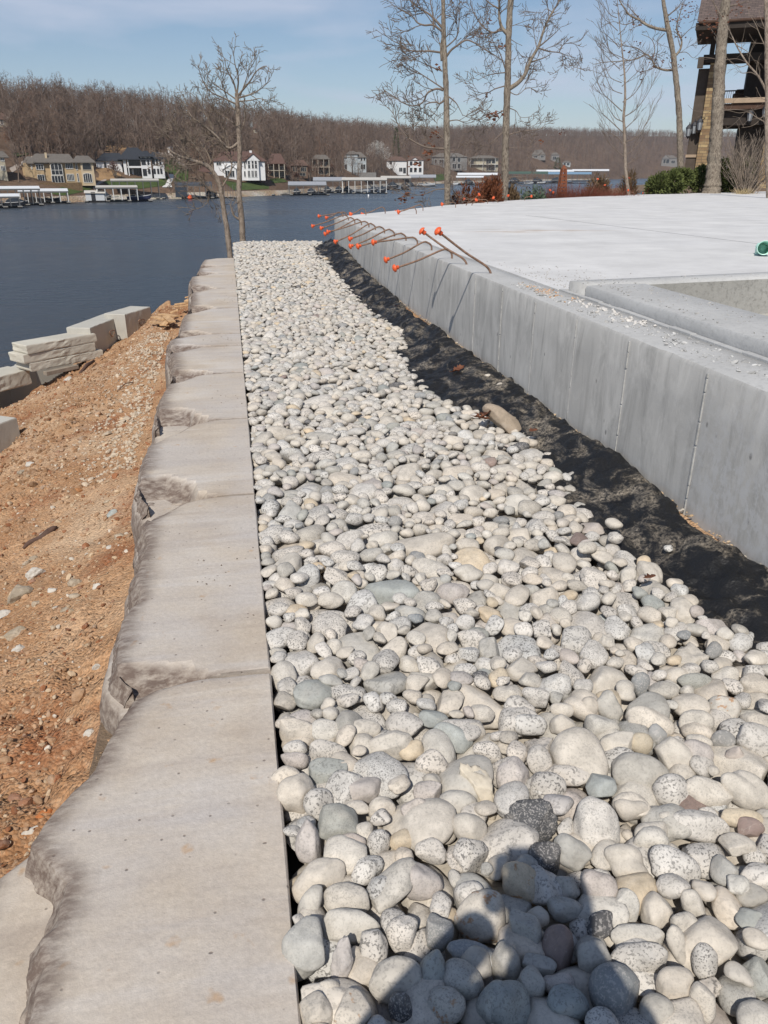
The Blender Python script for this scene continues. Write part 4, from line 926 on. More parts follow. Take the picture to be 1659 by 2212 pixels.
# ------------------------------------------------------------------ mint green pipe stub, chips and crumbs, leaves
p_ = at_z(1646, 552, 0.776); pipe = thing('pipe_stub', 'mint green plastic pipe stub rising from the slab at the right edge', 'pipe', p_)
M_MINT = mat('mint_plastic', (0.46, 0.74, 0.63), 0.35, 0.06, 8, spec=0.5)
ax_ = (Vector((-0.5, -0.86, 0.12))).normalized(); Mp = Matrix.Translation((0.0, 0, 0.075)) @ ax_.to_track_quat('Z', 'Y').to_matrix().to_4x4()
mb = MB(); nseg = 24
prof = [(0.062, -0.16), (0.062, 0.06), (0.074, 0.063), (0.074, 0.12), (0.071, 0.121), (0.068, 0.12), (0.066, 0.0), (0.055, -0.16)]
mb.lathe(prof, nseg, Mp); mb.build('pipe_body', M_MINT, pipe, smooth=True, bevel=0.001)
Mq = Matrix.Translation(Mp @ Vector((0, 0, -0.17)))
mb = MB(); mb.lathe([(0.062, -0.10), (0.064, -0.02), (0.066, 0.03), (0.05, 0.06), (0.01, 0.066)], nseg, Mq); mb.build('pipe_elbow', M_MINT, pipe, smooth=True)
def chips(name, label, spots, m, kind='stuff', flat=0.55):
    V, F, C = [], [], []; n = 0
    for (x, y, z, s, col) in spots:
        lib = SHAPES[(2, 'facet')]; L = lib[pr.randrange(len(lib))] * np.array((s * pr.uniform(.7, 1.3), s * pr.uniform(.5, 1), s * flat * pr.uniform(.5, 1.1)))
        Rm = rot(pr.uniform(0, 6.3), pr.gauss(0, .35), pr.gauss(0, .35)); V.append(L @ Rm.T + np.array((x, y, z + s * flat * 0.35))); F.append(ICO[2][1] + n); n += len(L); C.append(np.tile((*col, 0.2), (len(L), 1)))
    V = np.concatenate(V)
    return tag(mesh_np(name, V, np.concatenate(F), m, smooth=False, attrs=[('rpos', 'FLOAT_VECTOR', V * 1.0), ('rcol', 'FLOAT_COLOR', np.concatenate(C)), ('rust', 'FLOAT', np.zeros(len(V)))]), label, 'debris', kind=kind)
sp_ = []
for k in range(620):
    y = pr.uniform(2.4, 6.2); x = WX + 0.06 + abs(pr.gauss(0.0, 0.12)) + 0.04 * (6.2 - y) * pr.random() * 0.6
    if x > 2.44: x = 2.44 - pr.random() * 0.16
    g_ = pr.uniform(0.30, 0.58); sp_.append((x, y, WT + 0.002, min(0.022, pr.lognormvariate(math.log(0.0062), 0.5)), (g_, g_ * 0.99, g_ * 0.96)))
for k in range(110):
    a_ = pr.gauss(0, 1); sp_.append((2.33 + pr.gauss(0, 0.045), 5.75 + pr.gauss(0, 0.20), WT + 0.004, pr.uniform(0.006, 0.013), (0.50, 0.30, 0.17) if pr.random() < .5 else (0.48, 0.42, 0.36)))
for k in range(90):
    y = pr.uniform(4.2, 5.3); sp_.append((2.38 + pr.gauss(0, 0.04), y, WT + 0.004, pr.uniform(0.007, 0.018), (0.60, 0.57, 0.53)))
for k in range(220):
    sp_.append((2.52 + abs(pr.gauss(0, 0.35)), KY + 0.1 + abs(pr.gauss(0, 0.9)), 0.777, pr.uniform(0.003, 0.009), (0.42, 0.40, 0.37)))
for k in range(260):
    y = KY - 0.05 - pr.random() * 3.4; sp_.append((KX + 0.05 + 0.38 * pr.random(), y, kt + 0.005, pr.uniform(0.003, 0.009), (0.40, 0.39, 0.37)))
for k in range(60):
    x = KX + pr.random() * 4; sp_.append((x, KY + 0.13 * (x - KX) - 0.05 - 0.18 * pr.random(), kt + 0.006, pr.uniform(0.003, 0.008), (0.40, 0.39, 0.37)))
chips('concrete_chips', 'loose grey concrete chips and crumbs scattered over the wall top', sp_, M_ROCK)
sp_ = []
for k in range(900):
    y = pr.uniform(1.6, 16); x = WX - abs(pr.gauss(0, 0.035)) - 0.006
    sp_.append((x, y, rise(y) + 0.055, pr.uniform(0.004, 0.012), (0.46, 0.33, 0.20) if pr.random() < .7 else (0.5, 0.45, 0.38)))
chips('backfill_crumbs', 'tan crumbs of backfill between the fabric and the wall', sp_, M_ROCK)
sp_ = []
for k in range(420):                                          # crumbs lying on the cap stones
    y = pr.choice((5.95, 8.3, 11.2, 13, 3.1)) + pr.gauss(0, 0.22); x = -0.15 + pr.gauss(0, 0.12)
    if -0.5 < x < 0.0 and k < 130: sp_.append((x, y, 0.001, pr.uniform(0.002, 0.006), (0.16, 0.12, 0.09)))
chips('cap_crumbs', 'dark dry crumbs of dirt scattered on the capstones', sp_, M_ROCK)
M_LEAF = mat('dead_oak_leaf', (0.135, 0.050, 0.032), 0.8, 0.35, 22, objvar=0.3, spec=0.12, tint=(0.19, 0.085, 0.05))
def leaf_shape(mb, M, s, g):
    """lobed oak leaf, cupped, as a thin solid"""
    out = []
    for k in range(9):
        t = k / 8; w = s * 0.30 * math.sin(math.pi * min(1, t * 1.05 + 0.04)) * (1.0 if k % 2 else 0.55) + 0.004 * s
        out.append((t * s, w))
    top = [(a, w, 0.16 * s * (w / (0.3 * s)) ** 2 + 0.10 * s * math.sin(a / s * 3 + g)) for a, w in out]; vs = []
    for a, w, c in top: vs += [M @ Vector((a - s / 2, w, c)), M @ Vector((a - s / 2, 0, 0.10 * s * math.sin(a / s * 3 + g))), M @ Vector((a - s / 2, -w, c))]
    fs = []
    for k in range(8): fs += [(3 * k, 3 * k + 1, 3 * k + 4, 3 * k + 3), (3 * k + 1, 3 * k + 2, 3 * k + 5, 3 * k + 4)]
    mb.add(vs, fs)
for px, zz, s, lb in (((987, 805), 0.03, 0.11, 'light brown dead oak leaf on the black fabric'), ((1046, 906), 0.07, 0.13, 'curled red-brown oak leaf beside the long tan boulder at the fabric edge'), ((1160, 934), 0.05, 0.10, 'small red oak leaf lying on the black fabric right of the tan boulder'),
                      ((862, 664), 0.09, 0.10, 'dead red-brown leaf at the far stretch of black fabric'), ((1415, 1252), 0.06, 0.07, 'scrap of brown leaf on the near rocks by the fabric')):
    p_ = at_z(*px, zz); mb = MB()
    for j in range(3 if s > 0.1 else 1): leaf_shape(mb, Matrix.Translation((0.03 * j - .03, 0.02 * (j % 2), 0.012 * j)) @ Matrix.Rotation(pr.uniform(0, 6), 4, 'Z') @ Matrix.Rotation(pr.uniform(-.7, .7), 4, 'X'), s, pr.random() * 6)
    o = mb.build('oak_leaf', M_LEAF, loc=(p_.x, p_.y, p_.z + rise(p_.y) + 0.02), smooth=True); sm = o.modifiers.new('thick', 'SOLIDIFY'); sm.thickness = 0.001
    tag(o, lb, 'leaf', 'fallen oak leaves')
# the long tan boulder at the fabric's edge
p_ = at_z(1088, 908, 0.055); L = rock_shape(4, 'facet', 77) * np.array((.17, .075, .065)); o = mesh_np('boulder', L, ICO[4][1], M_ROCK, attrs=[('rpos', 'FLOAT_VECTOR', L), ('rcol', 'FLOAT_COLOR', np.tile((.36, .29, .22, .2), (len(L), 1))), ('rust', 'FLOAT', np.zeros(len(L)))])
o.location = p_; o.rotation_euler = (0.15, R(33), R(-25)); tag(o, 'long smooth tan boulder at the edge of the black fabric beside a red leaf', 'rock')

# ================================================================== things on the dirt slope
def dirt_at(x, y):
    """where a line of sight meets the dirt slope"""
    d = ray(x, y); lo = 0.4; t = 0.5
    while t < 40:
        p = Vector((d.x * t, d.y * t, CAM_H + d.z * t))
        if p.z <= dirt_surface(p.x, p.y): return p
        t += 0.02
    return p
M_FIELD = mat('field_stone', (0.42, 0.33, 0.22), 0.9, 0.3, 16, 0.6, 60, objvar=0.35, tint=(0.46, 0.38, 0.29))
M_PALE = mat('pale_stone', (0.50, 0.46, 0.40), 0.9, 0.2, 16, 0.5, 60)
z2 = lambda x, y: (0.36 * x, 995.4 + 0.36 * y)
z1 = lambda x, y: (0.34 * x, 564 + 0.34 * y)
z3 = lambda x, y: (0.4 * x, 1592.6 + 0.4 * y)
SL = [(z2(675, 318), 78, 'f', 'flat grey-green pebble lying alone on the dirt slope', (.33, .35, .33)), (z2(715, 460), 80, 'f', 'ochre stone beside the capstones', 0), (z2(660, 525), 60, 'f', 'pale cream stone below the ochre one', 1), (z2(455, 740), 100, 'b', 'grey-brown split stone above the yellow one', 0),
      (z2(450, 815), 75, 'f', 'small yellowish rounded stone on the dirt', 0), (z2(110, 820), 180, 'b', 'long yellow-brown slab of stone on the dirt', 0), (z2(210, 690), 130, 'b', 'pale pinkish flat stone above the long slab', 1), (z2(215, 860), 70, 'b', 'small brown angular stone below the long slab', 0),
      (z2(310, 780), 60, 'f', 'grey angular stone in the middle of the slope', 1), (z2(95, 1050), 130, 'b', 'blocky yellow-cream stone low on the slope', 0), (z2(110, 1140), 80, 'b', 'dark-sided stone below the blocky cream one', 1), (z2(575, 760), 65, 'f', 'flat grey stone near the capstone lump', 1),
      (z2(580, 1240), 60, 'b', 'pointed cream stone by the nearest long capstone', 1), (z2(230, 1205), 40, 'f', 'tiny white stone in the dirt', 1), (z2(640, 250), 45, 'f', 'small tan stone above the grey-green pebble', 0), (z2(465, 185), 65, 'b', 'rusty orange stone high on the slope', (.40, .19, .08)),
      (z2(205, 590), 60, 'b', 'upright brown shard on the slope', 0), (z2(160, 620), 55, 'b', 'second brown shard beside the upright one', 0), (z2(180, 30), 60, 'b', 'grey chunk near the left edge of the slope', 1), (z2(130, 75), 60, 'b', 'dull brown chunk below the grey one', 0), (z2(390, 900), 60, 'f', 'flat tan stone right of the long slab', 0),
      (z2(20, 930), 90, 'b', 'whitish stone at the left edge of the photo', 1), (z2(540, 1640), 80, 'b', 'cream splinter against the retaining wall', 1), (z3(165, 520), 110, 'b', 'big cream wedge of stone against the notched capstone', 1), (z3(240, 430), 100, 'b', 'lump of bright orange-red clay beside the notched capstone', (.42, .15, .05)),
      (z1(1080, 750), 40, 'b', 'brown clod beside the chipped capstone', 0), (z1(1030, 500), 25, 'f', 'small white stone by the far capstones', 1), (z1(720, 1240), 50, 'b', 'round yellow-cream stone on the upper slope', 0), (z1(430, 760), 55, 'b', 'pale clod on the ridge of spoil', 1), (z1(880, 970), 35, 'f', 'small cream stone near the gravel patch', 1)]
for (px, w, sh, lb, tone) in SL:
    p_ = dirt_at(*px); dist = (p_ - cam.location).length; s = w * 0.36 / 1700 * dist * 0.5
    V, F = ICO[3]; L = rock_shape(3, 'facet' if sh == 'f' else 'jag', int(px[0] * 7 + px[1])) * np.array((s, s * 0.72, s * (0.42 if sh == 'f' else 0.6)))
    mm = M_FIELD if tone == 0 else (M_PALE if tone == 1 else mat('stone_tone_%d' % int(tone[0] * 1000), tone, 0.9, 0.25, 18, 0.5, 60))
    o = mesh_np('field_stone', L, F, mm, smooth=(sh == 'f')); o.location = p_ + Vector((0, 0, s * 0.15)); o.rotation_euler = (pr.gauss(0, .15), pr.gauss(0, .15) - 0.25, pr.uniform(-.5, .5)); tag(o, lb, 'stone', 'loose stones on the dirt slope')
# gravel and clods too many to count
sp_ = []
for k in range(15000):
    y = 1.2 + 13 * pr.random() ** 1.5; x = -0.72 - 3.2 * pr.random() * (0.35 + 0.65 * smooth01(1, 7, y))
    if edge_d(x, y) > -0.1: continue
    s = pr.lognormvariate(math.log(0.0085), 0.45) * (0.8 + 0.05 * y); q_ = pr.random()
    col = (0.50, 0.37, 0.24) if q_ < .22 else ((0.40, 0.245, 0.14) if q_ < .78 else ((0.28, 0.115, 0.05) if q_ < .96 else (0.56, 0.49, 0.40)))
    j = pr.uniform(.8, 1.15); sp_.append((x, y, dirt_surface(x, y) - 0.1 * s, min(s, 0.035), tuple(c * j for c in col)))
for k in range(1500):                                          # paler crushed stone beside the far caps
    y = pr.uniform(5.8, 11.5); x = -0.75 - abs(pr.gauss(0.1, 0.28)) - 0.02 * y
    s = pr.lognormvariate(math.log(0.014), 0.35); j = pr.uniform(.8, 1.1); sp_.append((x, y, dirt_surface(x, y), s, (0.52 * j, 0.42 * j, 0.31 * j)))
for k in range(2600):                                         # clods along the ridge of spoil
    y = pr.uniform(5.5, 13.5); x = -1.9 - 0.04 * (y - 6) + pr.gauss(0, 0.35)
    s = pr.lognormvariate(math.log(0.013), 0.5); j = pr.uniform(.6, 1.05); sp_.append((x, y, dirt_surface(x, y) - .3 * s, min(s, .038), (0.36 * j, 0.20 * j, 0.10 * j)))
chips('gravel', 'orange-tan gravel and clods strewn over the dirt slope', sp_, M_ROCK, flat=0.8)
# piece of dark driftwood
M_BARKW = mat('dark_wood', (0.10, 0.06, 0.045), 0.9, 0.4, 20, 0.6, 80)
a_, b_ = dirt_at(*z2(140, 535)), dirt_at(*z2(345, 410)); mb = MB(); c_ = [a_.lerp(b_, k / 9) + Vector((0, 0, 0.012 + 0.01 * math.sin(k))) for k in range(10)]
mb.tube(c_, [0.008, 0.016, 0.02, 0.022, 0.026, 0.03, 0.028, 0.026, 0.02, 0.01], 7); tag(mb.build('stick', M_BARKW, smooth=True), 'dark splintered stick of wood lying on the dirt slope', 'stick')
a_, b_ = dirt_at(*z1(510, 720)), dirt_at(*z1(600, 655)); mb = MB(); mb.tube([a_ + Vector((0, 0, .02)), a_.lerp(b_, .5) + Vector((0, 0, .06)), b_ + Vector((0, 0, .05))], [.02, .03, .02], 7)
tag(mb.build('stick', M_BARKW, smooth=True), 'short dark branch poking from the spoil near the stacked slabs', 'stick')
a_, b_ = dirt_at(*z1(745, 830)), dirt_at(*z1(850, 787)); mb = MB(); mb.tube(spline([a_, a_.lerp(b_, .5) + Vector((0, 0, .05)), b_ + Vector((0, 0, .03))], 5), .006, 5)
tag(mb.build('stick', M_BARKW, smooth=True), 'thin curved twig beside the patch of pale gravel', 'stick')

# ------------------------------------------------------------------ stacked stone slabs, blocks, seawall, boards
M_SLABS, *_ = concrete('stone_slab', (0.50, 0.47, 0.40), 0, gritty=0.12)
M_BLOCK, *_ = concrete('block_concrete', (0.45, 0.43, 0.38), 0, gritty=0.15)
def rough_block(name, corners, z0, z1, m, label, cat, group=None, amp=0.012, seed=1, top_amp=0.2):
    """four-cornered block with split-face sides; corners counter-clockwise in plan"""
    c = [Vector((x, y, 0)) for x, y in corners]; ctr = sum(c, Vector()) / 4; P = []; n = 22
    ring = []
    for i in range(4):
        for k in range(n): ring.append(c[i].lerp(c[(i + 1) % 4], k / n))
    rowsz = [z0, z0 + 0.02] + [z0 + (z1 - z0) * f for f in (0.25, 0.5, 0.75)] + [z1 - 0.012, z1]
    vs, fs = [], []
    N = len(ring)
    for j, z in enumerate(rowsz):
        for p in ring:
            out = (p - ctr).normalized(); a = amp * fbm(p.x * 9 + p.y * 4, z * 14, 1.0, 4, seed) * (1.6 if 0 < j < 6 else 0.4) - (0.008 if j in (0, 6) else 0)
            vs.append((p.x + out.x * a - ctr.x, p.y + out.y * a - ctr.y, z + (amp * top_amp * fbm(p.x, p.y, 6, 2, seed) if j == 6 else 0) - z0))
    for j in range(len(rowsz) - 1):
        for k in range(N): fs.append((j * N + k, j * N + (k + 1) % N, (j + 1) * N + (k + 1) % N, (j + 1) * N + k))
    top = len(vs); vs.append((0, 0, z1 - z0)); 
    for k in range(N): fs.append(((len(rowsz) - 1) * N + k, (len(rowsz) - 1) * N + (k + 1) % N, top))
    me = MB().add(vs, fs); o = me.build(name, m, loc=(ctr.x, ctr.y, z0)); return tag(o, label, cat, group)
ZS = -1.20
zs = lambda x, y: (0.4322 * x, 663.6 + 0.4322 * y)
def pl_pt(px, z): p = at_z(*px, z); return (p.x, p.y)
ST = 0.132; SA = Vector(pl_pt(zs(152, 325), ZS)); SB = Vector(pl_pt(zs(512, 253), ZS)); SD = (SB - SA).normalized(); SN = Vector((-SD.y, SD.x)); zt_ = ZS + 3 * ST
for k, (sh, lb) in enumerate(((0.02, 'bottom slab of the stack of three pale stone slabs'), (-0.07, 'middle slab of the stack of three pale stone slabs'), (0.0, 'top slab of the stack of three pale stone slabs'))):
    a = SA + SD * sh - SN * (0.02 * (k == 2)); b_ = SB + SD * (sh - 0.03 * k); z0_ = ZS + k * (ST + 0.006)
    rough_block('stone_slab', [a, b_, b_ + SN * 0.42, a + SN * 0.42], z0_, z0_ + ST, M_SLABS, lb, 'stone slab', 'stack of stone slabs by the lake', 0.016, 3 + 2 * k)
M_WOOD = mat('sawn_lumber', (0.46, 0.27, 0.13), 0.8, 0.25, 5, 0.2, 40, stretch=(4, 0.6, 4), tint=(0.56, 0.37, 0.20))
M_GREYW = mat('weathered_lumber', (0.27, 0.23, 0.185), 0.9, 0.25, 8, 0.3, 40)
a, b_ = at_z(*zs(225, 332), ZS - 0.05), at_z(*zs(385, 296), ZS - 0.05)
tag(MB().bar(a, b_, 0.09, 0.06).build('timber_bearer', M_GREYW, bevel=0.004), 'weathered timber bearer under the stacked stone slabs', 'timber')
def conc_block(pa, pb, z0, h, w, lb, hook, seed):
    w = 0.40
    a = Vector(pl_pt(pa, z0)); c = Vector(pl_pt(pb, z0)); d = (c - a).normalized(); nrm = Vector((-d.y, d.x))
    o = rough_block('concrete_block', [a, c, c + nrm * w, a + nrm * w], z0, z0 + h, M_BLOCK, lb, 'concrete block', 'cast blocks at the foot of the slope', 0.012, seed)
    p = [at_z(*hk, z0 + h * .5) for hk in hook]
    # lifting loop standing proud of the near face
    ctr = (a + c) / 2 + nrm * 0.0; n2_ = Vector((-nrm.x, -nrm.y, 0)); mid = Vector((ctr.x, ctr.y, z0 + h * .62)) - o.location
    dd = Vector((d.x, d.y, 0)); loop = [mid + dd * 0.10 + n2_ * 0.0, mid + dd * 0.09 + n2_ * .05, mid - dd * .05 + n2_ * .06 + Vector((0, 0, .02)), mid - dd * .10 + n2_ * .05 + Vector((0, 0, .0)), mid - dd * .02 + n2_ * .045 + Vector((0, 0, -.09)), mid + dd * .09 + n2_ * .05 + Vector((0, 0, -.02))]
    MB().tube(spline(loop, 4), 0.009, 6).build('lifting_loop', M_BAR, o, smooth=True)
    return o
conc_block(zs(470, 245), zs(642, 165), -1.16, 0.46, 0.62, 'pale concrete block with lifting loop touching the stacked slabs', [z1(685, 500)], 2)
conc_block(zs(640, 165), zs(766, 120), -1.06, 0.44, 0.62, 'second pale concrete block with lifting loop, nearer the wooden boards', [z1(835, 420)], 6)
a, c_ = Vector(pl_pt(z1(-260, 880), -1.40)), Vector(pl_pt(z1(200, 760), -1.40)); d = (c_ - a).normalized(); nrm = Vector((-d.y, d.x))
rough_block('stone_slab', [a, c_, c_ + nrm * .5, a + nrm * .5], -1.45, -1.22, M_SLABS, 'single pale stone slab lying before the stack at the left edge', 'stone slab', None, 0.02, 12)
a, c_ = Vector(pl_pt((-120, 1000), -1.02)), Vector(pl_pt((43, 938), -1.02)); d = (c_ - a).normalized(); nrm = Vector((-d.y, d.x))
rough_block('concrete_block', [a, c_, c_ + nrm * .4, a + nrm * .4], -1.25, -0.83, M_BLOCK, 'grey concrete block half buried in the dirt at the left edge', 'concrete block', None, 0.006, 14)
# low seawall along the shore
SW = [at_z(-140, 860, -1.42), at_z(0, 806, -1.42), at_z(62, 782, -1.42), at_z(215, 720, -1.15), at_z(330, 692, -0.95), at_z(384, 672, -0.75)]
mb = MB()
for k, (a, b_) in enumerate(zip(SW, SW[1:])): mb.bar(a - Vector((0, 0, 1.2)), b_ - Vector((0, 0, 1.2)), 0.22, 2.4 - 0.004 * k)
tag(mb.build('seawall', M_BLOCK, bevel=0.01), 'low concrete seawall running along the water behind the stacked slabs', 'seawall')
# broken pallet boards
def bz(x, y, z):
    p = dirt_at(*z1(x, y)); p = p if p.y < 15.5 else at_z(*z1(x, y), -.55); return p + Vector((0, 0, .05 + (z + .8) * .35))
BD = [((970, 410), (1040, 425), -.78, 'level board lowest on the left of the broken pallet'), ((980, 390), (1060, 415), -.70, 'short board crossing over the lowest pallet board'), ((1025, 378), (1130, 398), -.66, 'topmost flat board of the broken pallet heap'), ((1060, 400), (1100, 440), -.62, 'pallet board pointing toward the camera'),
      ((1040, 445), (1090, 410), -.70, 'short dark-ended pallet board at the heap\'s near side'), ((1090, 375), (1140, 360), -.62, 'board sticking out right behind the pallet heap'), ((1125, 345), (1215, 338), -.55, 'long orange board next to the overhanging capstone'), ((1130, 333), (1200, 330), -.52, 'thin board lying above the long orange one'),
      ((1195, 290), (1222, 288), -.50, 'board end just below the far overhanging capstone'), ((1195, 315), (1225, 300), -.52, 'small board end beneath the capstone edge')]
for (a, c_, z, lb) in BD:
    p1, p2 = bz(*a, z), bz(*c_, z + 0.03); tag(MB().bar(p1, p2, 0.10, 0.022).build('pallet_board', M_WOOD, bevel=0.003), lb, 'board', 'broken pallet boards by the capstones')

# ================================================================== the photographer, whose shadow falls on the rocks
M_SKIN = mat('skin', (0.45, 0.27, 0.19), 0.6, 0.08, 9); M_JACKET = mat('work_jacket', (0.08, 0.09, 0.11), 0.9, 0.2, 9, 0.3, 80); M_JEANS = mat('denim', (0.06, 0.08, 0.13), 0.9, 0.25, 30); M_CAPH = mat('cap_cloth', (0.10, 0.09, 0.08), 0.9, 0.2, 20); M_PHONE = mat('phone_shell', (0.02, 0.02, 0.022), 0.3, 0.1, 5, spec=0.5)
def skin_mesh(name, nodes, edges, radii, m, parent, sub=2):
    me = bpy.data.meshes.new(name); me.from_pydata(nodes, edges, []); me.materials.append(m)
    o = bpy.data.objects.new(name, me); COL.objects.link(o); o.parent = parent
    sk = o.modifiers.new('skin', 'SKIN'); sk.use_smooth_shade = True
    for v, r_ in zip(me.skin_vertices[0].data, radii): v.radius = (r_, r_) if isinstance(r_, float) else r_
    me.skin_vertices[0].data[0].use_root = True
    s_ = o.modifiers.new('sub', 'SUBSURF'); s_.levels = s_.render_levels = sub; return o
FZ = 0.0
pe = thing('person', 'person in dark work jacket, jeans and cap holding a phone out to take the photo', 'person', (-0.077, -0.300, FZ), -YAW)
K = {  # joints in the person's own frame: x right, y forward
 'pel': (0, 0, .95), 'wai': (0, 0, 1.08), 'che': (0, .02, 1.30), 'nec': (0.02, .05, 1.50), 'hb': (.03, .07, 1.56), 'hm': (.03, .07, 1.65), 'ht': (.03, .06, 1.735),
 'sl': (-.19, .04, 1.42), 'el': (-.29, .16, 1.22), 'wl': (-.067, .225, 1.50), 'sr': (.195, .04, 1.42), 'er': (.245, .19, 1.21), 'wr': (.083, .225, 1.50),
 'hl': (-.10, 0, .92), 'kl': (-.12, .05, .50), 'al': (-.13, 0, .09), 'tl': (-.15, .17, .035), 'hr': (.10, 0, .92), 'kr': (.13, .05, .50), 'ar': (.14, -.02, .09), 'tr': (.17, .15, .035)}
n_ = list(K); ix = {k: i for i, k in enumerate(n_)}
ed_ = [('pel', 'wai'), ('wai', 'che'), ('che', 'nec'), ('nec', 'hb'), ('hb', 'hm'), ('hm', 'ht'), ('che', 'sl'), ('sl', 'el'), ('el', 'wl'), ('che', 'sr'), ('sr', 'er'), ('er', 'wr'), ('pel', 'hl'), ('hl', 'kl'), ('kl', 'al'), ('al', 'tl'), ('pel', 'hr'), ('hr', 'kr'), ('kr', 'ar'), ('ar', 'tr')]
rad = {'pel': .15, 'wai': .145, 'che': .165, 'nec': .065, 'hb': .07, 'hm': .086, 'ht': .06, 'sl': .075, 'el': .05, 'wl': .033, 'sr': .075, 'er': .05, 'wr': .033, 'hl': .10, 'kl': .068, 'al': .045, 'tl': .04, 'hr': .10, 'kr': .068, 'ar': .045, 'tr': .04}
skin_mesh('body', [K[k] for k in n_], [(ix[a], ix[b_]) for a, b_ in ed_], [rad[k] for k in n_], M_SKIN, pe)
def sub_mesh(name, keys, grow_, m):
    ks = [k for k in n_ if k in keys]; jx = {k: i for i, k in enumerate(ks)}
    return skin_mesh(name, [K[k] for k in ks], [(jx[a], jx[b_]) for a, b_ in ed_ if a in jx and b_ in jx], [rad[k] + grow_ for k in ks], m, pe)
sub_mesh('jacket', ('pel', 'wai', 'che', 'sl', 'el', 'wl', 'sr', 'er', 'wr'), 0.018, M_JACKET)
sub_mesh('trousers', ('pel', 'hl', 'kl', 'al', 'hr', 'kr', 'ar'), 0.014, M_JEANS)
MB().lathe([(.100, 1.67), (.104, 1.70), (.096, 1.75), (.065, 1.785), (.01, 1.795)], 20, Matrix.Translation((.03, .06, 0))).build('cap', M_CAPH, pe, smooth=True)
MB().prism([(-.055, .13), (.115, .13), (.10, .19), (.07, .22), (-.01, .22), (-.04, .19)], lambda a, b_, t: (a, b_, t - (b_ - .13) * .25), 1.675, 1.685).build('cap_brim', M_CAPH, pe, bevel=.003)
for nm, sx_ in (('ear', -1), ('ear', 1)): MB().lathe([(.004, -.03), (.016, -.02), (.02, 0), (.016, .025), (.004, .032)], 8, Matrix.Translation((.03 + sx_ * .089, .055, 1.635))).build(nm, M_SKIN, pe, smooth=True)
MB().lathe([(.003, -.03), (.016, -.022), (.013, 0), (.006, .03)], 8, Matrix.Translation((.03, .163, 1.635))).build('nose', M_SKIN, pe, smooth=True)
MB().box(-.028, .028, -.004, .004, -.004, .004, Matrix.Translation((.03, .150, 1.58))).build('mouth', mat('lip', (.40, .17, .14), .6), pe, bevel=.003)
for sx_ in (-1, 1): MB().lathe([(.002, -.008), (.010, -.004), (.010, .004), (.002, .008)], 8, Matrix.Translation((.03 + sx_ * .032, .149, 1.662))).build('eye', mat('eye', (.05, .04, .035), .2), pe, smooth=True)
for k_, sx_, base_ in (('l', -1, Vector((-.067, .225, 1.50))), ('r', 1, Vector((.083, .225, 1.50)))):      # hands: palm, four fingers, thumb closing on the phone's edge
    pc = Vector((.007 + sx_ * .047, .282, 1.555)); nodes = [tuple(base_), tuple(base_.lerp(pc, .5)), tuple(pc)]; eds = [(0, 1), (1, 2)]; rr_ = [.030, .032, .026]
    for j in range(4):
        i0 = len(nodes); f0 = pc + Vector((sx_ * .012, .006, -.026 + .019 * j)); nodes += [tuple(f0), tuple(f0 + Vector((-sx_ * .004, .022, .008))), tuple(f0 + Vector((-sx_ * (.026 + .003 * (j % 3)), .026, .012)))]; eds += [(2, i0), (i0, i0 + 1), (i0 + 1, i0 + 2)]; rr_ += [.0095, .009, .0075]
    i0 = len(nodes); t0_ = pc + Vector((-sx_ * .004, -.022, .012)); nodes += [tuple(t0_), tuple(t0_ + Vector((-sx_ * .02, -.006, .02))), tuple(t0_ + Vector((-sx_ * .034, -.001, .03)))]; eds += [(1, i0), (i0, i0 + 1), (i0 + 1, i0 + 2)]; rr_ += [.012, .011, .008]
    skin_mesh('hand', nodes, eds, rr_, M_SKIN, pe, 1)
ph = thing('phone', 'black phone held upright in the photographer\'s hands', 'phone', (0, 0, 0)); ph.matrix_world = cam.matrix_world if False else Matrix.Translation((0, 0, CAM_H)) @ cam.rotation_euler.to_matrix().to_4x4()
MB().box(-.050, .028, -.128, .028, .006, .014).build('phone_body', M_PHONE, ph, bevel=.003)
MB().box(-.047, .025, -.124, .024, .0145, .0155).build('screen', mat('phone_glass', (.01, .01, .012), .1, .05, 3, spec=.5), ph)
# ================================================================== trees on our own shore
def bark(name, lo, hi, groove, sc):
    m, nt, b = ntree(name); v = npos(nt, (1, 1, 0.28)); v2 = npos(nt)
    c = nramp(nt, nnoise(nt, v2, 2.2, 5), (0.3, lo), (0.7, hi)); rg = nnoise(nt, v, sc, 5, 0.65, 0.8)
    c = nmix(nt, nramp(nt, rg, (0.40, 0.85), (0.52, 0.0)), c, groove)
    c = nmix(nt, nramp(nt, nnoise(nt, v2, 7, 4, 0.7), (0.56, 0.0), (0.68, 0.5)), c, tuple(min(.6, k * 1.35) for k in hi))
    nt.links.new(c, b.inputs['Base Color']); b.inputs['Roughness'].default_value = 0.95; b.inputs['Specular IOR Level'].default_value = 0.1
    nbump(nt, b, rg, 1.0, 0.03); return m
M_BARK = bark('grey_bark', (0.21, 0.175, 0.14), (0.31, 0.265, 0.21), (0.085, 0.065, 0.05), 30)
M_BARKP = bark('pale_bark', (0.24, 0.19, 0.15), (0.35, 0.29, 0.235), (0.11, 0.085, 0.065), 30)
M_TWIG = mat('twig_bark', (0.17, 0.135, 0.11), 0.95, 0.3, 5, spec=0.1)
M_TWIGP = mat('pale_twig', (0.20, 0.16, 0.125), 0.95, 0.3, 5, spec=0.1)
def rand_perp(d, g):
    v = Vector((g.gauss(0, 1), g.gauss(0, 1), g.gauss(0, 1))); v -= d * v.dot(d); return v.normalized()
def wander(p, d, L, n, g, curl=0.25, up=0.0):
    pts = [p.copy()]; d = d.normalized()
    for k in range(n):
        d = (d + rand_perp(d, g) * curl * g.random() + Vector((0, 0, up))).normalized(); p = p + d * (L / n); pts.append(p.copy())
    return pts
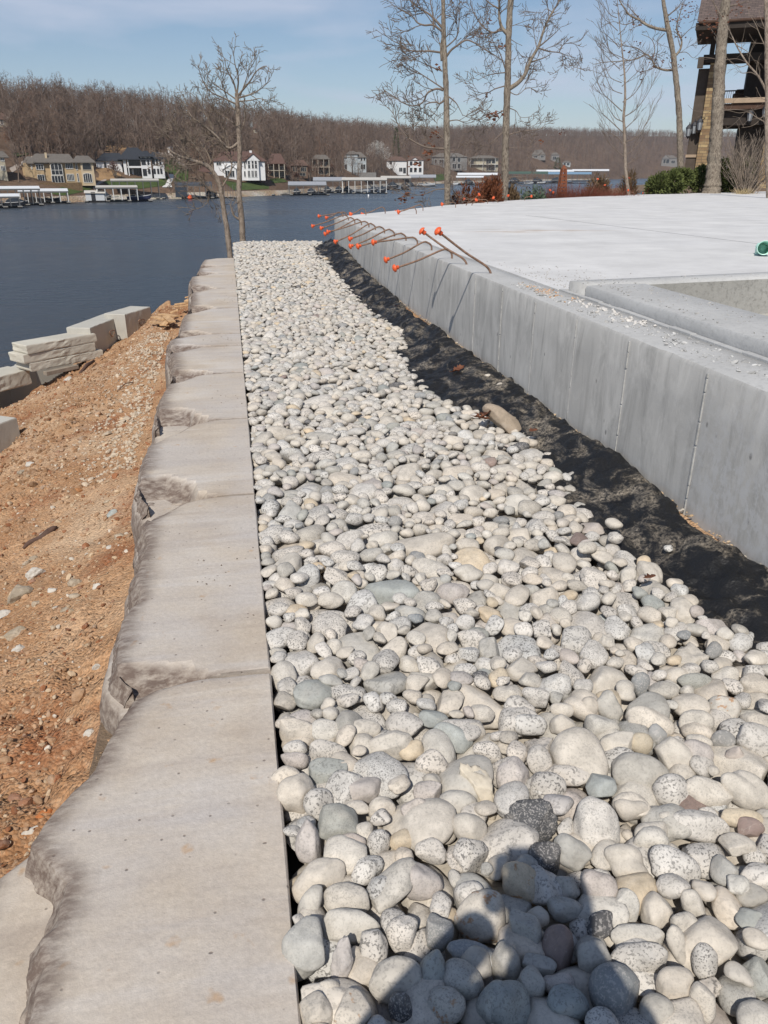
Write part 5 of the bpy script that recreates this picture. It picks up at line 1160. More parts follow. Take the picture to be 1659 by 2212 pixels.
def twigs(mb, pts, rads, lev, g, L, dens, up, tips=None, ns=4, ang=(0.5, 1.0), rmin=0.004, curl=0.35, t0=0.15):
    """side branches along a limb, each with branches of its own down to level 0"""
    tot = sum((a - b_).length for a, b_ in zip(pts, pts[1:])); n = max(1, int(tot * dens))
    for k in range(n):
        t = t0 + (1 - t0) * (k + g.random()) / n; f = t * (len(pts) - 1); i = min(len(pts) - 2, int(f)); p = pts[i].lerp(pts[i + 1], f - i); d = (pts[i + 1] - pts[i]).normalized()
        r_ = rads[i] + (rads[i + 1] - rads[i]) * (f - i); a = g.uniform(*ang); dd = d * math.cos(a) + rand_perp(d, g) * math.sin(a) + Vector((0, 0, up))
        l_ = L * g.uniform(0.5, 1.1) * (1 - 0.45 * t); rr = max(rmin, r_ * g.uniform(0.42, 0.62)); nn = 4 if lev else 3
        q_ = wander(p, dd, l_, nn, g, curl, up * 0.3); rq = [max(rmin * .8, rr * (1 - 0.8 * j / nn)) for j in range(nn + 1)]
        mb.tube(q_, rq, ns if lev else 3, cap=False)
        if tips is not None and lev == 0: tips.append(q_[-1])
        if lev: twigs(mb, q_, rq, lev - 1, g, L * 0.52, dens * 1.75, up, tips, 3, ang, rmin, curl)
def leaf_clumps(mb, spots, g, n, spread, s):
    for c in spots:
        for k in range(n):
            p = c + Vector((g.gauss(0, spread), g.gauss(0, spread), g.gauss(-spread * .3, spread * .8)))
            M = Matrix.Translation(p) @ Matrix.Rotation(g.uniform(0, 6.3), 4, 'Z') @ Matrix.Rotation(g.gauss(1.2, .5), 4, 'X')
            w = s * g.uniform(.6, 1.2); mb.add([M @ Vector(q_) for q_ in ((-w * .5, 0, 0), (-.1 * w, w * .28, .1 * w), (w * .5, 0, .06 * w), (-.1 * w, -w * .25, .12 * w))], [(0, 1, 2), (0, 2, 3)])
def traced_tree(name, label, pl, fpx, trunk, limbs, base_z, sc, seed, m=M_BARK, tw=M_TWIG, lev=2, L=1.1, dens=2.2, up=0.05, leaves=(), up_ext=None, group=None, rmin=0.006, curl=0.35, tr_dens=0.4, ang=(0.5, 1.0), ns=12, bumpy=0.06):
    """tree whose trunk and main limbs follow the photo on an upright plane; limbs = (points, width) with their own depth; twigs grow from them"""
    g = random.Random(seed); P0 = pl.p(*fpx(*trunk[0][:2])); base = Vector((P0.x, P0.y, base_z)); t = thing(name, label, 'tree', base, 0, group)
    mpp = pl.d / 1790                                        # metres per photo pixel there
    tp = [pl.p(*fpx(x, y)) for x, y, w in trunk]; tr = [w * sc * mpp / 2 for x, y, w in trunk]
    if tp[0].z > base_z + 0.05:
        dn = (tp[0] - tp[1]); dn = dn * ((tp[0].z - base_z + 0.2) / max(0.01, -dn.z)); tp = [tp[0] + dn] + tp; tr = [tr[0] * 1.35] + tr
    c = spline([p - base for p in tp], 10); n = len(c); idx = np.linspace(0, len(tr) - 1, n); rr = np.interp(idx, range(len(tr)), tr)
    mb = MB(); mb.tube(c, [r_ * (1 + bumpy * g.gauss(0, .5)) for r_ in rr], ns)
    for i, v in enumerate(mb.v): 
        q_ = Vector(v); ctr = c[min(n - 1, i // ns)]; mb.v[i] = tuple(ctr + (q_ - ctr) * (1 + 0.16 * mnoise.noise(Vector((q_.x * 9, q_.y * 9, q_.z * 3))) + 0.08 * mnoise.noise(q_ * 22)))
    mb.build('trunk', m, t, smooth=True)
    bl = MB(); tips = []; allr = [(c, list(rr))]; mt = MB()
    for pts, w in limbs:
        depth = g.uniform(-1, 1) * 0.30; q_ = []
        for k, (x, y) in enumerate(pts):
            f = k / max(1, len(pts) - 1); u0 = pl.p(*fpx(x, y)); ln = (u0 - pl.p(*fpx(*pts[0]))).length; q_.append(pl.p(*fpx(x, y), off=depth * ln * (0.5 + 0.5 * f)) - base)
        q_ = spline(q_, 6); r0 = w * sc * mpp / 2; ra = [max(rmin, r0 * (1 - 0.80 * k / (len(q_) - 1))) for k in range(len(q_))]
        (mt if w >= 18 else bl).tube(q_, ra, 8 if w > 12 else 6); twigs(bl, q_, ra, lev, g, L, dens, up, tips, 4, ang, rmin, curl, 0.12)
        if w >= 14: twigs(bl, q_[len(q_) // 2:], ra[len(q_) // 2:], 0, g, L * .5, dens * 2, up, tips, 4, ang, rmin, curl)
    if tr_dens: twigs(bl, c[n // 4:], list(rr[n // 4:] * 0.35), max(0, lev - 1), g, L * .7, tr_dens, up, tips, 4, (0.8, 1.3), rmin, curl)
    if mt.v: mt.build('limb', m, t, smooth=True)
    bl.build('crown', tw, t, smooth=True)
    if leaves:
        lm = MB()
        for (x, y, n_l, spd) in leaves: leaf_clumps(lm, [pl.p(*fpx(x, y)) - base], g, n_l, spd * sc * mpp, 0.13)
        o = lm.build('dead_leaves', M_LEAF, t)
        if len(lm.v) > 2: tag(o, 'clinging red-brown dead leaves')
    return t
PA = Plane(960, 24.0)
traced_tree('oak_tree', 'straight bare oak with limbs fanning left, the first trunk behind the slab', PA, r7, [(637, 1400, 46), (635, 1250, 43), (635, 1100, 42), (630, 850, 40), (626, 600, 36), (617, 400, 33), (610, 200, 29), (606, 0, 24), (600, -220, 16), (604, -420, 8)],
 [([(608, 610), (560, 600), (500, 630), (470, 690), (400, 715), (330, 690), (270, 650), (200, 600)], 14), ([(612, 680), (580, 700), (560, 690), (500, 700), (480, 730), (490, 770)], 13), ([(595, 355), (520, 345), (470, 345), (380, 340), (320, 300), (260, 270), (200, 220)], 13), ([(603, 215), (540, 170), (480, 170), (430, 150), (400, 110), (330, 70), (250, 20)], 14),
  ([(603, 190), (560, 140), (510, 90), (450, 50), (390, 0), (360, -40)], 16), ([(630, 380), (660, 340), (700, 310), (760, 275), (810, 290), (870, 330), (930, 370), (980, 400)], 15), ([(625, 320), (690, 260), (710, 200), (715, 100), (720, 0), (740, -80)], 10), ([(640, 650), (690, 690), (720, 740), (740, 780)], 10), ([(635, 1005), (540, 1000), (480, 990), (400, 950), (350, 910), (300, 840), (270, 770), (230, 720)], 14),
  ([(620, 945), (560, 900), (480, 860), (400, 850)], 9), ([(625, 1275), (560, 1280), (480, 1310), (400, 1320), (330, 1330)], 9), ([(610, 600), (520, 540), (430, 480), (350, 420), (330, 350)], 10), ([(600, 480), (500, 440), (420, 400), (350, 390)], 9), ([(635, 820), (700, 810), (760, 830), (820, 820)], 9), ([(600, 410), (592, 330), (600, 235)], 22), ([(545, 200), (535, 90), (520, 0), (515, -80)], 11),
  ([(640, 1010), (680, 1020), (710, 1010)], 8), ([(640, 1180), (670, 1200), (670, 1280), (700, 1330)], 8), ([(600, -60), (520, -140), (430, -190)], 14), ([(604, -120), (690, -200), (760, -260)], 14)],
 -0.3, .32, 3, L=1.05, dens=4.3, rmin=0.008, up=0.10, leaves=[(550, 900, 22, 25), (520, 975, 8, 15), (500, 1040, 16, 25), (430, 1100, 8, 40), (330, 1330, 14, 22), (380, 1300, 8, 18), (575, 455, 6, 12), (460, 1315, 6, 15)], group='oaks behind the slab')
PBt = Plane(1090, 28.0)
traced_tree('oak_tree', 'bare oak with one thick limb sweeping up to the right, second trunk behind the slab', PBt, r7, [(1020, 1365, 52), (1024, 1250, 46), (1025, 1100, 45), (1030, 900, 44), (1036, 700, 44), (1042, 560, 42), (1045, 400, 38), (1050, 200, 38), (1062, 0, 36), (1070, -200, 24), (1075, -420, 10)],
 [([(1050, 600), (1110, 560), (1160, 500), (1200, 400), (1250, 310), (1290, 190), (1340, 80), (1390, 0), (1420, -60)], 28), ([(1250, 325), (1320, 345), (1390, 350), (1440, 365), (1510, 380)], 10), ([(1390, 350), (1420, 300), (1470, 290), (1510, 300)], 7), ([(1410, 365), (1420, 430), (1460, 455)], 6), ([(1040, 230), (1000, 180), (985, 100), (985, 0), (975, -150)], 24), ([(1000, 190), (950, 220), (900, 200), (850, 150), (810, 80), (790, 0)], 13),
  ([(1025, 580), (960, 600), (900, 630), (840, 625), (780, 600)], 9), ([(1030, 490), (950, 500), (890, 520), (840, 550)], 8), ([(1015, 745), (950, 780), (890, 790), (830, 820)], 8), ([(1015, 890), (960, 940), (910, 980), (850, 995)], 9), ([(1045, 912), (1120, 890), (1200, 880), (1260, 870), (1300, 855)], 10), ([(1045, 995), (1120, 1000), (1210, 995)], 7), ([(1055, 730), (1100, 750), (1130, 790), (1190, 790)], 7),
  ([(1055, 620), (1110, 640), (1180, 590), (1240, 630)], 7), ([(1040, 1200), (1120, 1195), (1200, 1220)], 8), ([(1030, 480), (990, 360), (950, 300), (930, 230)], 8), ([(1060, 180), (1130, 155), (1210, 130)], 5), ([(1055, 260), (1100, 290), (1140, 310)], 6), ([(1010, 770), (960, 830), (930, 860)], 6), ([(1340, 80), (1300, 60), (1270, 100)], 6), ([(1320, 120), (1390, 90), (1430, 100)], 6), ([(985, 60), (920, 20), (860, -40)], 12), ([(1066, -60), (1160, -160), (1240, -220)], 16)],
 -0.2, .32, 5, L=1.05, dens=4.1, rmin=0.008, up=0.08, leaves=[(945, 775, 34, 26), (985, 765, 14, 18), (990, 315, 10, 16), (910, 140, 6, 12), (830, 225, 5, 12), (965, 490, 5, 10), (912, 632, 6, 10), (1415, 890, 5, 12), (1265, 955, 4, 10)], group='oaks behind the slab')
PC = Plane(500, 26.0)
G_TWIN = 'twin bare trees at the end of the cap stones'
traced_tree('bare_tree', 'taller right-hand tree of the bare pair beyond the last capstone, crown spread against the sky', PC, r1, [(1462, 1150, 38), (1455, 1050, 34), (1452, 960, 33), (1436, 800, 30), (1438, 600, 28), (1435, 450, 28), (1428, 300, 25), (1420, 190, 20)],
 [([(1420, 200), (1400, 120), (1360, 50), (1350, -10)], 12), ([(1422, 195), (1430, 100), (1410, 20), (1400, -60)], 12), ([(1428, 205), (1500, 120), (1540, 60), (1600, 30)], 12), ([(1428, 240), (1500, 235), (1560, 225), (1600, 250)], 9), ([(1425, 220), (1500, 200), (1560, 170), (1620, 120)], 11), ([(1430, 490), (1370, 520), (1290, 440), (1200, 370), (1150, 330), (1100, 240)], 18), ([(1425, 260), (1340, 220), (1260, 180), (1210, 100), (1190, 20)], 11),
  ([(1420, 230), (1350, 180), (1280, 130), (1230, 60)], 9), ([(1435, 400), (1370, 350), (1300, 300), (1240, 210)], 9), ([(1430, 300), (1380, 260), (1330, 120), (1290, 50)], 9), ([(1440, 210), (1480, 100), (1500, 20), (1530, -20)], 8), ([(1290, 440), (1240, 330), (1200, 250), (1150, 190)], 8), ([(1375, 520), (1360, 430), (1330, 340)], 8), ([(1440, 430), (1470, 350), (1465, 300)], 10), ([(1440, 950), (1400, 920), (1380, 850)], 16)],
 -2.8, .36, 8, L=0.80, dens=4.6, up=0.10, m=M_BARKP, tw=M_TWIGP, group=G_TWIN, rmin=0.0085)
traced_tree('bare_tree', 'left-hand tree of the bare pair beyond the last capstone, arching left over the docks', PC, r1, [(1380, 1165, 34), (1362, 1000, 31), (1350, 940, 29), (1330, 800, 28), (1318, 740, 27), (1290, 680, 25), (1240, 625, 23), (1150, 592, 18), (1060, 560, 12), (1000, 520, 8)],
 [([(1240, 625), (1180, 520), (1140, 470), (1100, 420)], 11), ([(1150, 592), (1100, 540), (1040, 480), (990, 430)], 9), ([(1060, 560), (1020, 590), (980, 620)], 7), ([(1150, 592), (1090, 640), (1050, 690), (1100, 720)], 7), ([(1290, 680), (1250, 560), (1200, 480), (1180, 400)], 10), ([(1330, 760), (1390, 640), (1375, 520), (1345, 430)], 12), ([(1320, 790), (1250, 770), (1200, 700), (1130, 700)], 10), ([(1210, 610), (1120, 620), (1080, 590), (1040, 640)], 8), ([(1250, 630), (1280, 560), (1270, 470)], 7),
  ([(1330, 830), (1260, 770), (1250, 840), (1200, 880), (1150, 890)], 6)],
 -2.8, .36, 12, L=0.9, dens=4.8, up=0.08, m=M_BARKP, tw=M_TWIGP, group=G_TWIN, rmin=0.0085)
PD = Plane(1350, 36.0)
g_ = random.Random(4); limbs = []
for k in range(24):
    y = 1500 - k * 58 + g_.uniform(-28, 28); x = 372 - (1480 - y) * 0.055 + (10 if 700 < y < 1000 else 0); sd_ = -1 if k % 2 else 1; ln = (330 if y > 700 else 240) * g_.uniform(.45, 1.15) * (1 if y > 500 else .7)
    limbs.append(([(x, y), (x + sd_ * ln * g_.uniform(.28, .42), y - ln * g_.uniform(.15, .4)), (x + sd_ * ln * .65, y - ln * .62), (x + sd_ * ln * .85, y - ln * 1.05)], 9 if y > 900 else 7))
traced_tree('birch_tree', 'slender pale birch with fine upswept branches behind the red hedge', PD, r6, [(405, 1760, 34), (392, 1660, 31), (376, 1500, 28), (370, 1300, 26), (365, 1150, 24), (360, 1050, 22), (372, 900, 19), (372, 750, 16), (362, 600, 13), (345, 450, 10), (330, 300, 8), (312, 100, 6), (300, -20, 4)],
 limbs, 0.3, .24, 9, m=M_BARKP, tw=M_TWIG, lev=1, L=1.2, dens=3.6, up=0.22, rmin=0.006, curl=0.18, ang=(0.25, 0.6), tr_dens=0.5, ns=9)
PE = Plane(1470, 42.0)
traced_tree('oak_tree', 'crooked dark oak with a big limb reaching left, behind the green juniper', PE, r6, [(872, 1530, 54), (868, 1300, 48), (862, 1100, 46), (850, 900, 46), (830, 700, 44), (812, 550, 42), (800, 450, 40), (780, 350, 40), (762, 270, 40), (740, 150, 34), (715, 0, 26), (690, -150, 18)],
 [([(765, 275), (650, 255), (560, 220), (500, 180), (420, 140), (370, 80), (320, 0), (290, -60)], 24), ([(800, 630), (730, 630), (650, 600), (610, 530), (560, 490), (480, 530), (350, 550), (200, 560), (90, 580)], 18), ([(820, 510), (870, 440), (880, 350), (835, 250), (870, 100), (890, 0)], 20), ([(750, 150), (850, 60), (900, -20)], 12), ([(520, 190), (460, 120), (410, 60), (390, 0)], 11), ([(610, 540), (640, 450), (610, 350), (520, 300)], 9), ([(560, 490), (470, 430), (360, 420), (240, 380)], 8), ([(400, 545), (300, 500), (200, 470), (130, 420)], 7),
  ([(840, 480), (920, 470), (980, 520), (1010, 510)], 7), ([(880, 340), (960, 260), (1040, 230)], 8), ([(650, 600), (560, 640), (480, 640), (450, 560)], 7), ([(730, 300), (660, 370), (700, 400)], 7), ([(480, 170), (380, 220), (260, 190), (150, 240)], 8), ([(300, 560), (200, 620), (140, 670)], 6)],
 0.8, .24, 14, L=1.15, dens=2.3, up=0.05, rmin=0.010, leaves=[(480, 160, 24, 35), (620, 500, 26, 30), (690, 590, 22, 30), (830, 180, 26, 40), (940, 80, 26, 40), (880, 310, 12, 20), (860, 520, 8, 25), (880, 590, 10, 15), (770, 520, 10, 18), (540, 650, 12, 25), (480, 390, 8, 18), (410, 450, 6, 15), (970, 60, 16, 30)], group='oaks behind the slab')
PF = Plane(1550, 40.0)
traced_tree('oak_tree', 'thickest oak trunk, deeply furrowed, standing in front of the stone pillar', PF, r6, [(1150, 1730, 150), (1162, 1640, 120), (1172, 1500, 108), (1185, 1300, 100), (1200, 1100, 95), (1210, 900, 92), (1220, 700, 88), (1232, 500, 84), (1248, 300, 80), (1262, 150, 74), (1280, 0, 70), (1296, -160, 60)],
 [([(1262, 240), (1225, 150), (1185, 60), (1150, 0)], 16), ([(1220, 1000), (1350, 985), (1500, 990), (1600, 970)], 9), ([(1195, 1000), (1100, 1000), (1000, 1000), (940, 950)], 6), ([(1240, 400), (1150, 260), (1060, 180)], 7), ([(1290, 60), (1420, 30), (1500, -20)], 14), ([(1215, 540), (1110, 520), (1000, 540)], 7), ([(1270, 540), (1380, 530), (1460, 560)], 7)],
 0.7, .24, 17, L=0.8, dens=1.5, up=0.05, leaves=[(1180, 180, 46, 55), (1130, 240, 18, 35), (1380, 60, 20, 40), (1370, 90, 14, 30)], group='oaks behind the slab', ns=20, tr_dens=0.15)
PG = Plane(1655, 33.0)
traced_tree('bare_tree', 'slim pale tree at the right edge with a long branch slanting up to the left', PG, r6, [(1668, 1700, 46), (1655, 1400, 42), (1652, 1100, 40), (1655, 850, 38), (1650, 600, 36), (1648, 300, 32), (1640, 0, 26)],
 [([(1655, 860), (1620, 770), (1560, 670), (1480, 580), (1420, 490), (1370, 400), (1300, 250), (1220, 110), (1150, -20)], 18), ([(1655, 1110), (1560, 1060), (1480, 1010), (1400, 1020), (1320, 1000)], 9), ([(1480, 580), (1400, 600), (1300, 530), (1240, 440)], 7), ([(1560, 680), (1500, 650), (1430, 660), (1370, 620)], 7), ([(1380, 410), (1480, 470), (1530, 540)], 7), ([(1650, 450), (1590, 320), (1540, 200), (1480, 110)], 10), ([(1655, 900), (1600, 880), (1550, 780)], 7), ([(1650, 1000), (1540, 1120), (1420, 1150)], 7), ([(1650, 300), (1600, 180), (1580, 90)], 8)],
 0.7, .24, 19, m=M_BARKP, tw=M_TWIGP, lev=1, L=1.0, dens=2.2, up=0.10, ns=10)

# ------------------------------------------------------------------ shrubs
def needle_mat(name, col, tint, var=0.4):
    return mat(name, col, 0.85, var, 3.0, spec=0.15, tint=tint)
M_JUN = needle_mat('juniper_green', (0.055, 0.072, 0.022), (0.11, 0.128, 0.042)); M_JUNB = needle_mat('juniper_blue', (0.085, 0.12, 0.075), (0.14, 0.18, 0.12)); M_DKG = needle_mat('dark_green', (0.02, 0.032, 0.010), (0.045, 0.055, 0.015))
M_RUSTY = needle_mat('rusty_needles', (0.12, 0.040, 0.020), (0.19, 0.075, 0.038)); M_REDTW = needle_mat('red_twigs', (0.105, 0.032, 0.022), (0.16, 0.055, 0.035)); M_BRNTW = needle_mat('brown_twigs', (0.11, 0.07, 0.04), (0.17, 0.115, 0.065)); M_GREYTW = needle_mat('grey_twigs', (0.20, 0.155, 0.12), (0.28, 0.23, 0.185), 0.25)
def spray_shrub(name, label, cat, center, size, m, stem_m, n, ln, seed, thick=0.010, up=0.5, fan=1.0, group=None, stems=10):
    """shrub of many short leafy sprays spread through an uneven mound, on woody stems"""
    g = random.Random(seed); c = Vector(center); sx_, sy_, h = size; t = thing(name, label, cat, c, 0, group); fo = MB(); st = MB()
    lobes = [(Vector((g.gauss(0, .38) * sx_, g.gauss(0, .38) * sy_, h * g.uniform(.25, .72))), g.uniform(.28, .55)) for _ in range(11)]
    for (lc, lr) in lobes[:stems]: st.tube(wander(Vector((lc.x * .15, lc.y * .15, 0)), Vector((lc.x, lc.y, lc.z + .2)), lc.length, 4, g, .15), [.03, .025, .02, .014, .008], 5)
    for k in range(n):
        lc, lr = lobes[g.randrange(len(lobes))]; d = Vector((g.gauss(0, 1), g.gauss(0, 1), g.gauss(0.25, .8))).normalized(); rad_ = lr * (0.55 + 0.5 * g.random())
        p = lc + Vector((d.x * sx_ * rad_ * .8, d.y * sy_ * rad_ * .8, d.z * h * rad_ * .75)); p.z = max(.02, p.z)
        dd = (d * fan + Vector((0, 0, up)) + Vector((g.gauss(0, .3), g.gauss(0, .3), g.gauss(0, .3)))).normalized(); l_ = ln * g.uniform(.6, 1.3); s_ = rand_perp(dd, g) * thick
        tip = p + dd * l_ + Vector((0, 0, -.15 * l_)); mid = p + dd * l_ * .55
        fo.add([p - s_ * .5, p + s_ * .5, mid + s_ * 1.4, tip, mid - s_ * 1.4], [(0, 1, 2, 4), (4, 2, 3)])
    st.build('stem', stem_m, t, smooth=True); fo.build('foliage', m, t); return t
def px_at(x, y, d): a = ray(x, y); k = d / math.hypot(a.x, a.y); return Vector((a.x * k, a.y * k, CAM_H + a.z * k))
def shrub_px(name, label, cat, xl, xr, ytop, d, zb, m, n, ln, seed, deep=1.0, **kw):
    pl = Plane((xl + xr) / 2, d); w = pl.uv(xr, 400)[0] - pl.uv(xl, 400)[0]; zt = pl.uv((xl + xr) / 2, ytop)[1]; p = pl.w(0, zb)
    return spray_shrub(name, label, cat, p, (w / 2 * 1.05, deep, zt - zb), m, M_TWIG, n, ln, seed, **kw)
shrub_px('cypress_bush', 'rusty brown cypress bush just left of the second trunk', 'bush', 1030, 1092, 378, 26.5, -0.1, M_RUSTY, 3600, .16, 1, .6, up=.9, thick=.012, group='rusty cypress bushes')
shrub_px('cypress_bush', 'dark rusty brown bush standing left of the larger brown cypress', 'bush', 993, 1040, 392, 25.5, -0.2, M_RUSTY, 2200, .15, 2, .5, up=.9, thick=.012, group='rusty cypress bushes')
shrub_px('cypress_bush', 'low brown bush right at the foot of the second trunk', 'bush', 1090, 1128, 402, 29.5, -0.1, M_BRNTW, 1500, .2, 3, .6, up=.9, group='rusty cypress bushes')
shrub_px('juniper', 'pale blue-green juniper between the second trunk and the red hedge', 'bush', 1118, 1180, 406, 30.5, -0.2, M_JUNB, 2200, .14, 4, .8, up=.2, thick=.014)
def twig_hedge(name, label, cat, pts, w, h, m, n, seed, r_=0.006, lean=.25, nseg=3, parent=None):
    """hedge of upright bare twigs along a line"""
    g = random.Random(seed); c0 = Vector(pts[0]); t = thing(name, label, cat, c0); mb = MB()
    for k in range(n):
        f = g.random() * (len(pts) - 1); i = min(len(pts) - 2, int(f)); p = Vector(pts[i]).lerp(Vector(pts[i + 1]), f - i) - c0 + Vector((g.gauss(0, w), g.gauss(0, w), 0)); hh_ = h * g.uniform(.55, 1.05) * (1 + .12 * math.sin(f * 7))
        q_ = wander(p, Vector((g.gauss(0, lean), g.gauss(0, lean), 1)), hh_, nseg, g, .15); mb.tube(q_, [r_ * (1 - .6 * j / nseg) for j in range(nseg + 1)], 3, cap=False)
        for _ in range(2):
            j = g.randrange(1, nseg); mb.tube(wander(q_[j], Vector((g.gauss(0, .6), g.gauss(0, .6), 1)), hh_ * .4, 2, g, .2), [r_ * .6, r_ * .4, r_ * .25], 3, cap=False)
    mb.build('twigs', m, t); return t
twig_hedge('red_twig_hedge', 'broad hedge of fine red-brown twigs in front of the rust obelisk', 'hedge', [px_at(1185, 418, 33.5) * Vector((1, 1, 0)), px_at(1260, 416, 34) * Vector((1, 1, 0)), px_at(1338, 414, 34.5) * Vector((1, 1, 0))], .40, 1.15, M_REDTW, 1500, 5)
twig_hedge('red_twig_hedge', 'lower dense part of the red-brown hedge before the obelisk', 'hedge', [px_at(1150, 418, 32.5) * Vector((1, 1, 0)), px_at(1230, 416, 33) * Vector((1, 1, 0)), px_at(1310, 414, 33.5) * Vector((1, 1, 0))], .30, .78, M_REDTW, 1100, 6)
shrub_px('brown_hedge', 'brown-green clipped hedge behind the red twigs, left of the birch', 'hedge', 1258, 1345, 374, 39, -0.3, M_BRNTW, 3200, .2, 7, .8, up=.8, thick=.012)
shrub_px('bare_shrub', 'dry grey-brown shrub right of the birch trunk', 'bush', 1340, 1384, 366, 39.5, -0.3, M_BRNTW, 1700, .25, 8, .6, up=.9, thick=.010)
shrub_px('juniper', 'spreading bright green juniper left of the big oak', 'bush', 1386, 1520, 361, 38.5, 0.55, M_JUN, 7500, .17, 9, 1.0, up=.35, thick=.020, fan=1.0)
shrub_px('yew', 'dark green shrub filling the gap left of the thick trunk', 'bush', 1492, 1535, 356, 42, 0.6, M_JUN, 2600, .17, 10, .8, up=.3, thick=.018)
shrub_px('yew', 'very dark green shrub just right of the thick trunk', 'bush', 1548, 1612, 341, 42.5, 0.6, M_DKG, 3600, .17, 11, .8, up=.4, thick=.018)
g_ = random.Random(6); t = thing('bare_bush', 'big leafless grey bush of spreading stems at the right edge', 'bush', px_at(1612, 398, 40.5) * Vector((1, 1, 0)) + Vector((0, 0, .6))); mb = MB()
for k in range(60):
    a = g_.uniform(0, 6.28); d = Vector((math.cos(a) * g_.uniform(.1, 1.0), math.sin(a) * g_.uniform(.1, .7), 1)); q_ = wander(Vector((g_.gauss(0, .15), g_.gauss(0, .15), 0)), d, g_.uniform(1.6, 2.9), 6, g_, .16); ra = [.022 - .0028 * j for j in range(7)]
    mb.tube(q_, ra, 5, cap=False); twigs(mb, q_, ra, 1, g_, .7, 3.0, .15, None, 3, (.3, .7), .006, .2, .3)
mb.build('stems', M_GREYTW, t, smooth=True)
M_STRAW = mat('straw_grass', (0.42, 0.33, 0.18), 0.9, 0.25, 6)
for (x, y, d, n, h, lb) in ((1605, 409, 39.0, 160, .50, 'tuft of pale dry ornamental grass at the slab\'s edge'), (1630, 410, 39.4, 60, .26, 'low straw-coloured tuft right of the ornamental grass')):
    p_ = px_at(x, y, d); p_.z = .62; mb = MB()
    for k in range(n):
        a = g_.uniform(0, 6.28); q_ = wander(Vector((g_.gauss(0, .12), g_.gauss(0, .12), 0)), Vector((math.cos(a) * .6, math.sin(a) * .6, 1)), h * g_.uniform(.6, 1.1), 3, g_, .12, -.12); mb.tube(q_, [.007, .006, .004, .001], 3, cap=False)
    tag(mb.build('grass_tuft', M_STRAW, loc=p_), lb, 'grass', 'dry grass tufts')
sp_ = []
for k in range(900):
    x = pr.uniform(1540, 1700); d = pr.uniform(38.6, 40.5); p_ = px_at(x, 405, d); s = pr.uniform(.02, .06); j = pr.uniform(.75, 1.05); sp_.append((p_.x, p_.y, .60 + .05 * pr.random(), s, (.58 * j, .55 * j, .51 * j)))
chips('gravel_bed', 'pale gravel along the far slab edge under the oak and grass', sp_, M_ROCK)
# rust obelisk and slim blue railing
M_RUST = mat('rusted_steel', (0.20, 0.070, 0.035), 0.85, 0.3, 4, 0.2, 30)
pl = Plane(1217, 36.5); w = (pl.uv(1230, 400)[0] - pl.uv(1208, 400)[0]) / 2; zt = pl.uv(1217, 357)[1]; ob = thing('obelisk', 'rust-red steel obelisk rising out of the red twig hedge', 'obelisk', pl.w(0, -.2))
h_ = zt + .2
for k in range(4):
    a = math.pi / 4 + k * math.pi / 2; dv = Vector((math.cos(a), math.sin(a), 0)); MB().bar(dv * w * 1.4, dv * w * .55 + Vector((0, 0, h_ * .93)), .05).build('corner_post', M_RUST, ob)
mb = MB()
for k in range(14):
    z = h_ * .93 * (k + .5) / 14; ww = w * (1.4 - .85 * (k + .5) / 14) * .72; mb.box(-ww, ww, -ww, ww, z - .07, z + .04)
mb.build('panels', M_RUST, ob); MB().lathe([(w * .62, h_ * .92), (w * .66, h_ * .935), (w * .1, h_), (.005, h_ * 1.005)], 4, Matrix.Rotation(math.pi / 4, 4, 'Z')).build('finial', M_RUST, ob)
M_BLUE = mat('blue_rail', (0.06, 0.16, 0.24), 0.5, 0.1, 5)
pl = Plane(1385, 44); rl = thing('railing', 'slim blue-grey railing seen between the birch and the green juniper', 'railing', pl.w(0, -.9))
for k in range(4): MB().bar((-.35 + .25 * k, 0, 0), (-.35 + .25 * k, 0, 1.65), .035).build('post', M_BLUE, rl)
for z in (.5, 1.0, 1.55): MB().bar((-.40, -.0, z), (.46, -.0, z), .03).build('rail', M_BLUE, rl)

# ================================================================== the house on the right: stone pier, dark timber, two open decks
PH = Plane(1570, 56.0, 200)
m, nt, b = ntree('ledge_stone'); v = nco(nt, 'Object', (1, 1, 1))
br = nt.nodes.new('ShaderNodeTexBrick'); nt.links.new(nco(nt, 'Object', None, (R(90), 0, 0)), br.inputs['Vector'])
br.inputs['Scale'].default_value = 1.0; br.inputs['Brick Width'].default_value = 0.42; br.inputs['Row Height'].default_value = 0.17; br.inputs['Mortar Size'].default_value = 0.012; br.offset = 0.45; br.inputs['Bias'].default_value = 0.0
br.inputs['Color1'].default_value = (0.42, 0.31, 0.16, 1); br.inputs['Color2'].default_value = (0.17, 0.10, 0.055, 1); br.inputs['Mortar'].default_value = (0.11, 0.085, 0.06, 1); br.squash = 1.4; br.squash_frequency = 3
c = nmix(nt, nramp(nt, nnoise(nt, v, 1.5, 4), (0.5, 0.0), (0.8, 0.35)), br.outputs['Color'], (0.42, 0.32, 0.18)); c = nmix(nt, nramp(nt, nnoise(nt, v, 5, 3), (0.5, 0.0), (0.7, 0.4)), c, (0.15, 0.09, 0.05))
nt.links.new(c, b.inputs['Base Color']); b.inputs['Roughness'].default_value = .9; nbump(nt, b, br.outputs['Fac'], -.6, .03); M_LEDGE = m
M_TIMB = mat('dark_timber', (0.035, 0.027, 0.022), 0.8, 0.3, 3, stretch=(1, 1, .3)); M_BRN = mat('brown_beam', (0.075, 0.042, 0.028), 0.8, 0.25, 3); M_TRIM = mat('tan_trim', (0.36, 0.27, 0.19), 0.8, 0.15, 3); M_SIDING = mat('brown_siding', (0.085, 0.066, 0.052), 0.9, 0.2, 4)
m, nt, b = ntree('roof_shingle'); br = nt.nodes.new('ShaderNodeTexBrick'); nt.links.new(nco(nt, 'Object', None, None), br.inputs['Vector'])
